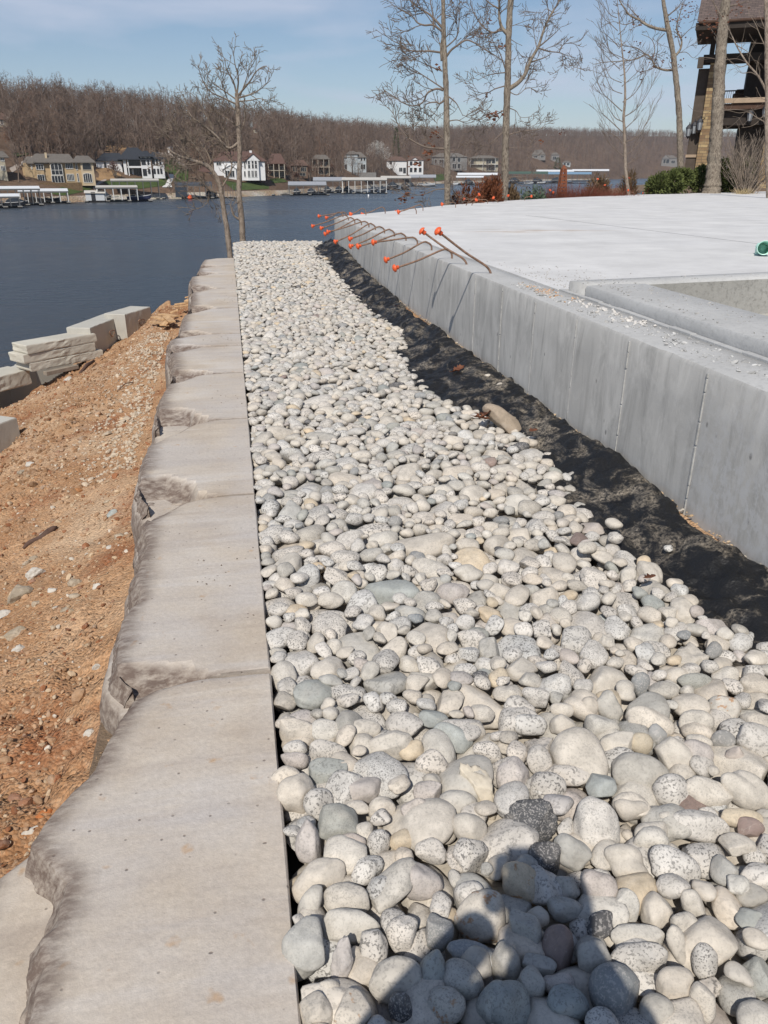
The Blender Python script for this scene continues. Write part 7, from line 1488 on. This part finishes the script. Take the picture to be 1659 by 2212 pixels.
def boat(label, x0, x1, ytop, ybase, hull_m, top_m, dist=None, cover=False, flip=False):
    xc = (x0 + x1) / 2; w_ = at_z(xc, ybase, WATER_Z); D = dist or math.hypot(w_.x, w_.y); pl = Plane(xc, D, ybase); u0 = pl.uv(x0, ybase)[0]; u1 = pl.uv(x1, ybase)[0]; L_ = u1 - u0; H_ = max(1.2, pl.uv(xc, ytop)[1] - WATER_Z); t = thing('motor_boat', label, 'boat', pl.w(0, WATER_Z), -pl.a, 'boats moored at the docks'); sg = -1 if flip else 1
    st = []; B = L_ * .17
    for f, bw, zk, zd in ((-.5, .80, .05, .42), (-.2, 1.0, 0, .42), (.15, .95, .02, .46), (.38, .55, .12, .52), (.5, .06, .34, .58)): st.append((f * L_ * sg, bw * B, zk * H_, zd * H_))
    mb = MB(); vs = []
    for x, bw, zk, zd in st: vs += [(x, -bw, zd), (x, -bw * .75, zk + .15 * H_), (x, 0, zk - .05), (x, bw * .75, zk + .15 * H_), (x, bw, zd)]
    fs = [(5 * i + k, 5 * i + k + 1, 5 * i + k + 6, 5 * i + k + 5) for i in range(4) for k in range(4)] + [(5 * i + 4, 5 * i, 5 * i + 5, 5 * i + 9) for i in range(4)] + [(0, 1, 2, 3, 4)]
    mb.add(vs, fs).build('hull', hull_m, t); mb = MB()
    for i in range(4):
        for s_ in (-1, 1): a, c_ = st[i], st[i + 1]; mb.bar((a[0], s_ * a[1] * .97, a[3] + .02), (c_[0], s_ * c_[1] * .97, c_[3] + .02), .16, .10)
    mb.build('gunwale', M_WHITE, t)
    if cover: MB().prism([(-.48 * L_, .43 * H_), (-.40 * L_, .72 * H_), (.02 * L_, H_), (.2 * L_, .75 * H_), (.44 * L_, .52 * H_)], lambda a, b_, q_: (a * sg, q_, b_), -B * .8, B * .8).build('boat_cover', top_m, t, bevel=.08)
    else:
        MB().prism([(.02 * L_, .42 * H_), (-.06 * L_, .66 * H_), (.0 * L_, .66 * H_), (.17 * L_, .43 * H_)], lambda a, b_, q_: (a * sg, q_, b_), -B * .75, B * .75).build('windshield', M_GLASS, t)
        MB().prism([(-.30 * L_, .93 * H_), (-.05 * L_, H_), (.02 * L_, .94 * H_), (-.05 * L_, .92 * H_)], lambda a, b_, q_: (a * sg, q_, b_), -B * .8, B * .8).build('canopy', top_m, t)
        for f in (-.28, -.02): MB().bar((f * L_ * sg, -B * .75, .45 * H_), (f * L_ * sg, -B * .75, .93 * H_), .06).build('canopy_post', M_POST, t)
        MB().box(min(-.40 * L_ * sg, -.15 * L_ * sg), max(-.40 * L_ * sg, -.15 * L_ * sg), -B * .7, B * .7, .42 * H_, .55 * H_).build('seat', M_TARP, t)
    return t
M_HNAVY = mat('navy_hull', (0.03, 0.04, 0.10), 0.3, 0.1, 1, spec=.5); M_HWHITE = mat('white_hull', (0.70, 0.70, 0.70), 0.3, 0.05, 1, spec=.5); M_HDARK = mat('dark_hull', (0.035, 0.037, 0.045), 0.35, 0.1, 1, spec=.5)
dock('large white-roofed dock at the left edge, higher than the one before it', -40, 86, 400.5, 407, 446, M_RWHITE, 8); dock('lower white-roofed dock cut by the left edge of the photo', -60, 42, 417, 424, 451, M_RWHITE, 6, 7); boat('dark covered boat under the lowest white roof at the left edge', 12, 62, 425, 446, M_HDARK, M_TARP, cover=True)
dock('white-roofed dock before the tan stucco house', 38, 147, 406, 412.5, 441, M_RWHITE, 7, postm=M_PWHITE); boat('dark runabout under the dock before the tan stucco house', 92, 132, 417, 438, M_HDARK, M_TARP)
t, pl, uz = dock('wide dock with pale hip roof and white shed before the white house', 206, 297, 399, 404, 437, M_RTAN, 6, postm=M_PWHITE, deckx=(183, 330))
u0, z1 = uz(184, 417); u1, z0 = uz(227, 434); sh = MB().box(u0, u1, -.8, 4, .55, z1).build('shed', M_SHED, t); MB().add([(u0 - .3, -1.2, z1), (u1 + .3, -1.2, z1 - .1), (u1 + .3, 1.6, z1 + .7), (u0 - .3, 1.6, z1 + .7), (u1 + .3, 4.3, z1), (u0 - .3, 4.3, z1)], [(0, 1, 2, 3), (3, 2, 4, 5), (0, 3, 5), (1, 4, 2)]).build('shed_roof', M_RTAN, sh); ua, _ = uz(198, 430); ub, _ = uz(207, 430); MB().box(ua, ub, -.86, -.805, .55, 2.9).build('doorway', M_FLOAT, sh)
dock('long pale canopy behind the dock with the white shed', 238, 343, 384.5, 389, 431, M_RTAN, 7, 8, deckx=(230, 345)); boat('white and navy cruiser with dark canopy moored beside the white shed dock', 275, 328, 410, 435, M_HNAVY, M_TARP)
t, pl, uz = dock('dark-roofed dock with blue tarp below the white gabled house', 376, 458, 391, 399, 430, M_RDK, 7, deckx=(350, 515)); u0, z1 = uz(378, 404); u1, z0 = uz(405, 427); MB().box(u0, u1, -.7, 3, .6, z1).build('tarp_wall', M_TARP, t, bevel=.15)
for k in range(9): u_, _ = uz(462 + k * 6, 430); MB().bar((u_, -.6, .5), (u_, -.6, 4.0 + .4 * (k % 2)), .11).build('mooring_post', M_POST, t)
p_ = px_at(411, 430, pl.d - 2); p_.z = WATER_Z; tag(MB().lathe([(.15, -.1), (.75, .1), (.85, .6), (.5, 1.2), (.1, 1.35)], 10).build('float_toy', M_ORANGE, loc=p_, smooth=True), 'orange float tied at the front of the dark-roofed dock', 'float')
dock('open grey-roofed dock with white swim deck right of the twin trees', 622, 705, 391, 399, 422.5, M_RGREYM, 6, deckx=(587, 712)); dock('second grey-roofed dock just right of the swim deck', 676, 748, 381.5, 389.5, 418, M_RGREYM, 6); p_ = px_at(626, 421, 340)
dock('long white-roofed dock left of the first oak trunk', 738, 836, 382, 388, 419, M_RTAN, 8, postm=M_PWHITE); boat('white speedboat in front of the long white-roofed dock', 763, 797, 405, 415, M_HWHITE, M_TARP)
t, pl, uz = dock('dark-fronted dock with two pale roofs next to the long white one', 822, 888, 379, 384, 411, M_RTAN, 6); boat('dark covered boat inside the dark-fronted dock', 836, 862, 392, 408, M_HDARK, M_TARP, cover=True)
for (x0, x1, yt, yb, lb) in ((634, 650, 405, 420, 'dark covered boat on the left lift of the open grey-roofed dock'), (664, 682, 405, 420, 'dark covered boat on the right lift of the open grey-roofed dock'), (700, 716, 401, 416, 'dark covered boat under the second grey-roofed dock'), (724, 742, 401, 416, 'dark covered boat at the right end of the second grey-roofed dock'), (742, 760, 401, 417, 'covered boat on the left lift of the long white-roofed dock'), (800, 816, 400, 416, 'covered boat in the middle of the long white-roofed dock'), (818, 834, 400, 416, 'covered boat on the last lift of the long white-roofed dock'), (866, 884, 393, 408, 'covered boat at the right end of the dark-fronted dock'), (1002, 1022, 386, 399, 'covered boat under the lower far white roof'), (1100, 1122, 382, 396, 'covered boat at the left of the green-roofed dock'), (1150, 1170, 382, 396, 'covered boat at the right of the green-roofed dock'), (1190, 1215, 382, 395, 'covered boat under the blue-roofed dock'), (445, 470, 408, 428, 'dark covered boat beside the dark-roofed dock'), (218, 242, 412, 434, 'covered boat on the lift inside the dock with the white shed')): boat(lb, x0, x1, yt, yb, M_HDARK, M_TARP, cover=True)
dock('grey hip-roofed dock closest to the first oak trunk', 884, 942, 376, 383, 403, M_RGREYM, 5); boat('black and white boat at the dock closest to the first oak trunk', 900, 940, 389, 403, M_HWHITE, M_TARP)
dock('far white-roofed dock behind the cypress bushes', 988, 1076, 372.5, 377.5, 399, M_RWHITE, 8); dock('lower far white-roofed dock between the oak trunks', 985, 1048, 379, 383, 400, M_RWHITE, 6); boat('small white boat at the far dock between the oak trunks', 978, 990, 390, 400, M_HWHITE, M_TARP)
dock('long dark green-roofed dock right of the second oak trunk', 1096, 1184, 369.5, 375, 398, M_RGRN, 9); dock('blue-roofed dock left of the rust obelisk', 1178, 1278, 370, 376, 396.5, M_RBLUE, 8); dock('farthest long white-roofed dock behind the red hedge', 1236, 1316, 364.5, 369, 392, M_RWHITE, 8, 14); dock('white-roofed dock above the blue one', 1158, 1240, 366, 370.5, 395, M_RWHITE, 7, 12)
boat('small teal-covered boat before the green-roofed dock', 1132, 1152, 390, 398, M_HWHITE, M_RBLUE); boat('small white sailing dinghy near the green-roofed dock', 1160, 1178, 388, 397, M_HWHITE, M_TARP); dock('low pale dock on the far cove left of the green juniper', 1408, 1445, 367.5, 371, 380, M_RTAN, 5, 12)
p_ = px_at(796, 428, 1); w_ = at_z(796, 428, WATER_Z); tag(MB().lathe([(.28, -.2), (.28, .9), (.2, 1.15), (.05, 1.2)], 10).build('buoy', M_HWHITE, loc=w_, smooth=True), 'small white buoy floating on the lake before the docks', 'buoy')

# ================================================================== trees of the far shore
M_FAR = {}
m, nt, b = ntree('far_bark'); oi = nt.nodes.new('ShaderNodeObjectInfo').outputs['Random']; ta = nattr(nt, 'tint', 'Fac'); rn = nmath(nt, 'FRACT', nmath(nt, 'ADD', oi, ta))
c = nramp(nt, rn, (0.0, (0.115, 0.082, 0.064)), (0.45, (0.155, 0.113, 0.090)), (0.8, (0.215, 0.165, 0.132)), (1.0, (0.165, 0.105, 0.075)))
nt.links.new(c, b.inputs['Base Color']); b.inputs['Roughness'].default_value = 1; b.inputs['Specular IOR Level'].default_value = .05; M_FARB = m
def far_variant(seed, H, nl, spread, lean, fork, twn, tr, lim=0.30):
    g = random.Random(seed); mb = MB(); top = wander(Vector((0, 0, -.5)), Vector((lean, lean * .5, 1)), H * (.80 if fork else .95), 6, g, .10); ra = [tr * (1 - .80 * k / 6) + .02 for k in range(7)]; mb.tube(top, ra, 5, cap=False)
    for k in range(nl):
        f = lim + (1 - lim) * (k + g.random()) / nl; i = min(5, int(f * 6)); p = top[i].lerp(top[i + 1], f * 6 - i); a = g.uniform(0, 6.28); up = g.uniform(.45, 1.2); d = Vector((math.cos(a), math.sin(a), up)); l_ = spread * (1.15 - .6 * f) * g.uniform(.7, 1.15); q_ = wander(p, d, l_, 4, g, .3, .08); rq = [max(.03, ra[i] * .5 * (1 - .75 * j / 4)) for j in range(5)]; mb.tube(q_, rq, 3, cap=False)
        for _ in range(twn):
            j = g.randrange(1, 5); dd = (q_[min(4, j + 0)] - q_[j - 1]).normalized() + rand_perp(d.normalized(), g) * .8 + Vector((0, 0, .25)); tw = wander(q_[j], dd, l_ * g.uniform(.25, .5), 2, g, .35); mb.tube(tw, [.042, .032, .02], 3, cap=False)
            for _ in range(2): mb.tube([tw[1], tw[1] + (dd.normalized() + rand_perp(dd.normalized(), g) * .9) * l_ * .2], [.028, .018], 3, cap=False)
    return mb
FORMS = [('tall straight', 15, 13, 4.6, .0, False, 7, .22), ('broad-crowned', 13, 15, 6.2, .05, True, 8, .26), ('slender', 14, 11, 3.2, .02, False, 6, .15), ('leaning', 13, 12, 4.8, .18, False, 7, .2), ('forked', 14, 13, 5.2, -.08, True, 7, .22), ('low spreading', 9.5, 14, 5.2, .0, True, 8, .2), ('twisted', 12, 12, 5.0, -.14, False, 7, .2), ('densely twigged', 13.5, 17, 4.4, .03, True, 8, .2)]
VAR = []
for i, F_ in enumerate(FORMS):
    mb = far_variant(40 + i, *F_[1:]); me = bpy.data.meshes.new('bare_tree'); me.from_pydata(mb.v, [], mb.f); me.materials.append(M_FARB); me.attributes.new('tint', 'FLOAT', 'POINT'); VAR.append((F_[0], me))
def where(x, s):
    for lim, w in ((45, 'below the hilltop house'), (215, 'behind the stucco house'), (362, 'behind the charcoal-roofed house'), (462, 'above the dark-roofed dock'), (580, 'behind the gabled house'), (715, 'around the brown houses'), (850, 'around the blossom tree'), (935, 'behind the brown-roofed house'), (1090, 'behind the beige house'), (1400, 'above the coloured docks')):
        if x < lim: return w
    return 'on the far cove shore'
def band(s): return 'down by the water' if s < 24 else ('low on the slope' if s < 62 else ('halfway uphill' if s < 130 else 'near the ridge'))
def blocked(x, s): return any(a - 1 < x < b_ + 1 and s < sb + 7 for a, b_, sb in BLOCKED)
g = random.Random(77); cand = []
while len(cand) < 1400:
    x = g.uniform(-60, 1500); s = 9 + 200 * g.random() ** 1.15; D = shore_d(x) + s
    if g.random() > min(1, D / 900) and x > 700: continue
    if (blocked(x, s) and not (x > 560 and s < 34 and g.random() < .30)) or (s < 26 and g.random() < (.72 if x < 560 else .35)): continue
    if x < 560 and s < 55 and g.random() < .6: continue
    k = g.randrange(8); sc_ = g.uniform(.75, 1.15) * (.75 if s < 26 else 1); cand.append((FORMS[k][1] * sc_ / D, x, s, k, sc_))
cand.sort(reverse=True); cx_ = 0; labs = {}
for (_, x, s, k, sc_) in cand[:288]:
    o = bpy.data.objects.new('bare_tree', VAR[k][1]); COL.objects.link(o); o.location = far_pt(x, s); o.rotation_euler = (0, 0, g.uniform(0, 6.28)); o.scale = (sc_, sc_, sc_ * g.uniform(.92, 1.08))
    tag(o, None, 'tree', 'bare trees on the far shore'); labs.setdefault((VAR[k][0], band(s), where(x, s)), []).append((x, o))
ORD = 'leftmost second third fourth fifth sixth seventh eighth ninth tenth eleventh twelfth thirteenth fourteenth fifteenth'.split()
for (fm_, bd_, wh_), ts_ in labs.items():
    ts_.sort(key=lambda t: t[0])
    for i, (x, o) in enumerate(ts_):
        pre = '' if len(ts_) == 1 else (ORD[min(i, 14)] + ' ')
        o['label'] = f"{pre}{fm_} bare tree{'' if not pre or i == 0 else ' from left'} {bd_} {wh_}"
VN = []
for i, (n_, H, nl, sp__, le, fo, tw, tr) in enumerate(FORMS):
    mb = far_variant(140 + i, H, max(7, nl - 4), sp__, le, fo, 3, tr); VN.append((np.array(mb.v), mb.f))
VQ = []
for V, F in VN: VQ.append((V, np.array([f for f in F if len(f) == 4])))
AV, AF, AT = [], [], []; base_i = 0
def mass(n, x0, x1, s0, s1, pw, seed, free=0.0):
    global base_i
    r_ = np.random.default_rng(seed)
    for _ in range(n):
        x = r_.uniform(x0, x1); s = s0 + (s1 - s0) * r_.random() ** pw
        if blocked(x, s) and r_.random() > free: continue
        V, F = VQ[r_.integers(8)]; a = r_.uniform(0, 6.28); sc_ = r_.uniform(.62, 1.25) * (.9 if s0 < 12 else 1); p = far_pt(x, s)
        thick = 1.0
        Rz = np.array([[math.cos(a), -math.sin(a), 0], [math.sin(a), math.cos(a), 0], [0, 0, 1]]); W_ = (V * sc_) @ Rz.T + np.array(p); AV.append(W_); AF.append(F + base_i); AT.append(np.full(len(V), r_.random())); base_i += len(V)
mass(1500, -120, 640, 70, 330, .9, 1); mass(1500, 560, 1050, 60, 450, .9, 2); mass(2900, 1000, 1760, 20, 640, .85, 3); mass(260, -60, 1000, 40, 90, 1, 4); mass(330, 585, 1120, 11, 60, 1, 6, .45); mass(150, 1090, 1400, 6, 60, 1, 7); mass(60, -60, 560, 26, 60, 1, 8); mass(1500, 640, 1760, 330, 560, 1, 5)
VQ0 = VQ; VQ = []
for i, (n_, H, nl, sp__, le, fo, tw, tr) in enumerate(FORMS):
    mb = far_variant(240 + i, H, 8, sp__, le, fo, 1, tr * 1.2); VQ.append((np.array(mb.v), np.array([f for f in mb.f if len(f) == 4])))
mass(2600, 620, 1760, 380, 560, 1, 11); mass(1500, 640, 1760, 120, 430, 1, 12)
tag(mesh_np('wooded_hillside', np.concatenate(AV), np.concatenate(AF), M_FARB, smooth=False, attrs=[('tint', 'FLOAT', np.concatenate(AT))]), 'leafless brown woodland covering the hills across the lake', 'woodland', kind='stuff')
print('forest verts', base_i)
def conifer(label, f, x, ybase, ytop, wpx, m, seed, name='cedar_tree', round_=.0):
    hit = terr_hit(*f(x, ybase)); D = math.hypot(hit.x, hit.y); pl = Plane(f(x, ybase)[0], D, f(x, ybase)[1]); H = max(2, pl.uv(*f(x, ytop))[1] - hit.z); w = abs(pl.uv(*f(x + wpx / 2, ybase))[0] - pl.uv(*f(x - wpx / 2, ybase))[0]) / 2; g = random.Random(seed)
    t = thing(name, label, 'tree', hit); MB().tube([(0, 0, -.4), (0, 0, H * .92)], [.03 * H ** .5 + .08, .03], 6).build('trunk', M_BARK, t); mb = MB()
    for k in range(900):
        z = H * g.random() ** 1.25; f_ = z / H; rr = w * ((1 - f_) ** (.8 if not round_ else .5)) * (0.75 + .35 * mnoise.noise(Vector((z * .8, seed, 0)))) * (min(1, f_ * 8 + .4)); a = g.uniform(0, 6.28); q_ = g.uniform(.35, 1) ** .6 * rr + .05; p = Vector((q_ * math.cos(a), q_ * math.sin(a), z)); d = Vector((math.cos(a), math.sin(a), g.uniform(-.3, .5))).normalized(); s_ = rand_perp(d, g) * .22; mb.add([p - s_ * .5, p + s_ * .5, p + d * .6 + s_, p + d * 1.0, p + d * .6 - s_], [(0, 1, 2, 4), (4, 2, 3)])
    mb.build('crown', m, t); return t
M_CED = mat('cedar', (0.022, 0.032, 0.015), 0.95, 0.35, 1.5, tint=(0.04, 0.05, 0.022), spec=.1); M_PINE = mat('pine', (0.045, 0.065, 0.022), 0.95, 0.35, 1.5, tint=(0.075, 0.09, 0.03), spec=.1)
for (x, yb, yt, w, lb) in ((610, 522, 438, 50, 'dark pointed cedar on the hillside left of the charcoal roof'), (668, 505, 448, 40, 'small dark cedar between two taller ones on the hillside'), (708, 498, 405, 46, 'taller dark cedar above the charcoal roof'), (735, 500, 452, 40, 'dark bushy cedar just right of the taller one'), (800, 510, 425, 56, 'dark cedar under the small white blossom tree'), (885, 520, 430, 50, 'dark cedar right of the small white blossom tree'), (965, 500, 435, 40, 'faint dark cedar farthest right above the white house')): conifer(lb, r1, x, yb, yt, w, M_CED, x)
conifer('tall green pine standing right of the big white blossom tree', r4, 775, 290, 40, 95, M_PINE, 5, 'pine_tree'); conifer('round green tree beyond the far docks, behind the obelisk', r5, 868, 562, 450, 95, M_PINE, 6, 'evergreen_tree', 1); conifer('small green tree before the beige house', r4, 1530, 410, 300, 60, M_PINE, 7, 'evergreen_tree', .5); conifer('dark green bush at the left edge of the hill lawn', r1, 320, 540, 470, 60, M_CED, 8, 'cedar_tree', 1)
def blossom(label, f, x, ybase, ytop, wpx, seed, m, n=2600, nm='blossom_tree'):
    hit = terr_hit(*f(x, ybase)); D = math.hypot(hit.x, hit.y); pl = Plane(f(x, ybase)[0], D, f(x, ybase)[1]); H = max(2, pl.uv(*f(x, ytop))[1] - hit.z); w = abs(pl.uv(*f(x + wpx / 2, ybase))[0] - pl.uv(*f(x - wpx / 2, ybase))[0]) / 2; g = random.Random(seed); t = thing(nm, label, 'tree', hit); st = MB(); mb = MB()
    for k in range(16): a = g.uniform(0, 6.28); st.tube(wander(Vector((0, 0, -.3)), Vector((math.cos(a) * .5 * w / H * 2, math.sin(a) * .5 * w / H * 2, 1)), H * g.uniform(.6, .9), 5, g, .2), [.16, .12, .09, .06, .04, .02], 4)
    for k in range(n):
        a = g.uniform(0, 6.28); e = g.uniform(-.5, 1.57); rr = g.random() ** .45 * (.82 + .25 * mnoise.noise(Vector((math.cos(a) * 2, math.sin(a) * 2, e * 2 + seed)))); p = Vector((w * rr * math.cos(a) * math.cos(e), w * rr * math.sin(a) * math.cos(e), H * .48 + H * .52 * rr * math.sin(e))); d = (p - Vector((0, 0, H * .3))).normalized(); s_ = rand_perp(d, g) * .10; l_ = g.uniform(.3, .8); mb.add([p - s_, p + s_, p + d * l_], [(0, 1, 2)])
    st.build('trunk', M_TWIGP, t); mb.build('crown', m, t); return t
M_BLOS = mat('pale_blossom', (0.40, 0.37, 0.33), 0.95, 0.3, 1.2, tint=(0.50, 0.48, 0.44)); M_RUSTL = mat('rust_leaves', (0.17, 0.075, 0.04), 0.95, 0.35, 1.2)
blossom('big pale blossoming tree beside the blue-grey house', r4, 610, 400, 135, 290, 3, M_BLOS); blossom('small white blossoming tree on the hillside above the charcoal roof', r1, 805, 480, 340, 90, 4, M_BLOS, 900); blossom('tree with rust-brown leaves left of the hill lawn', r1, 80, 530, 395, 110, 6, M_RUSTL, 700, 'oak_tree'); blossom('small brown-leaved tree in front of the white wing of the charcoal-roofed house', r2, 1000, 400, 250, 130, 7, mat('brown_buds', (.12, .06, .045), .95, .3, 1.2), 500, 'ornamental_tree')
for (x, yb, yt, w, lb) in ((985, 400, 300, 90, 'reddish bare-budded tree between the gabled house and the brown house'), (1180, 405, 290, 100, 'reddish tree right of the first brown house'), (1355, 395, 285, 90, 'brownish tree left of the tallest brown house'), (1560, 385, 270, 110, 'brownish tree between the last brown house and the blue-grey house'), (1245, 420, 350, 70, 'low rusty shrub before the low brown house')): blossom(lb, r3, x, yb, yt, w, x, mat('reddish_buds', (.12, .065, .048), .95, .3, 1.2), 420, 'ornamental_tree')
blossom('rust-leaved tree high left of the brown slope', r1, 240, 480, 290, 90, 8, M_RUSTL, 350, 'oak_tree')
# ------------------------------------------------------------------ thin spring haze over the lake
m = bpy.data.materials.new('haze_air'); m.use_nodes = True; nt = m.node_tree; nt.nodes.remove(nt.nodes['Principled BSDF'])
pv = nt.nodes.new('ShaderNodeVolumePrincipled'); pv.inputs['Color'].default_value = (0.86, 0.90, 0.97, 1); pv.inputs['Density'].default_value = 0.00009; pv.inputs['Anisotropy'].default_value = 0.1
nt.links.new(pv.outputs[0], nt.nodes['Material Output'].inputs['Volume'])
hz_ = MB().box(-3050, 3550, -450, 4250, -170, 110).build('haze', m); tag(hz_, kind='stuff'); hz_['label'] = 'thin pale haze over the lake and the far hills'
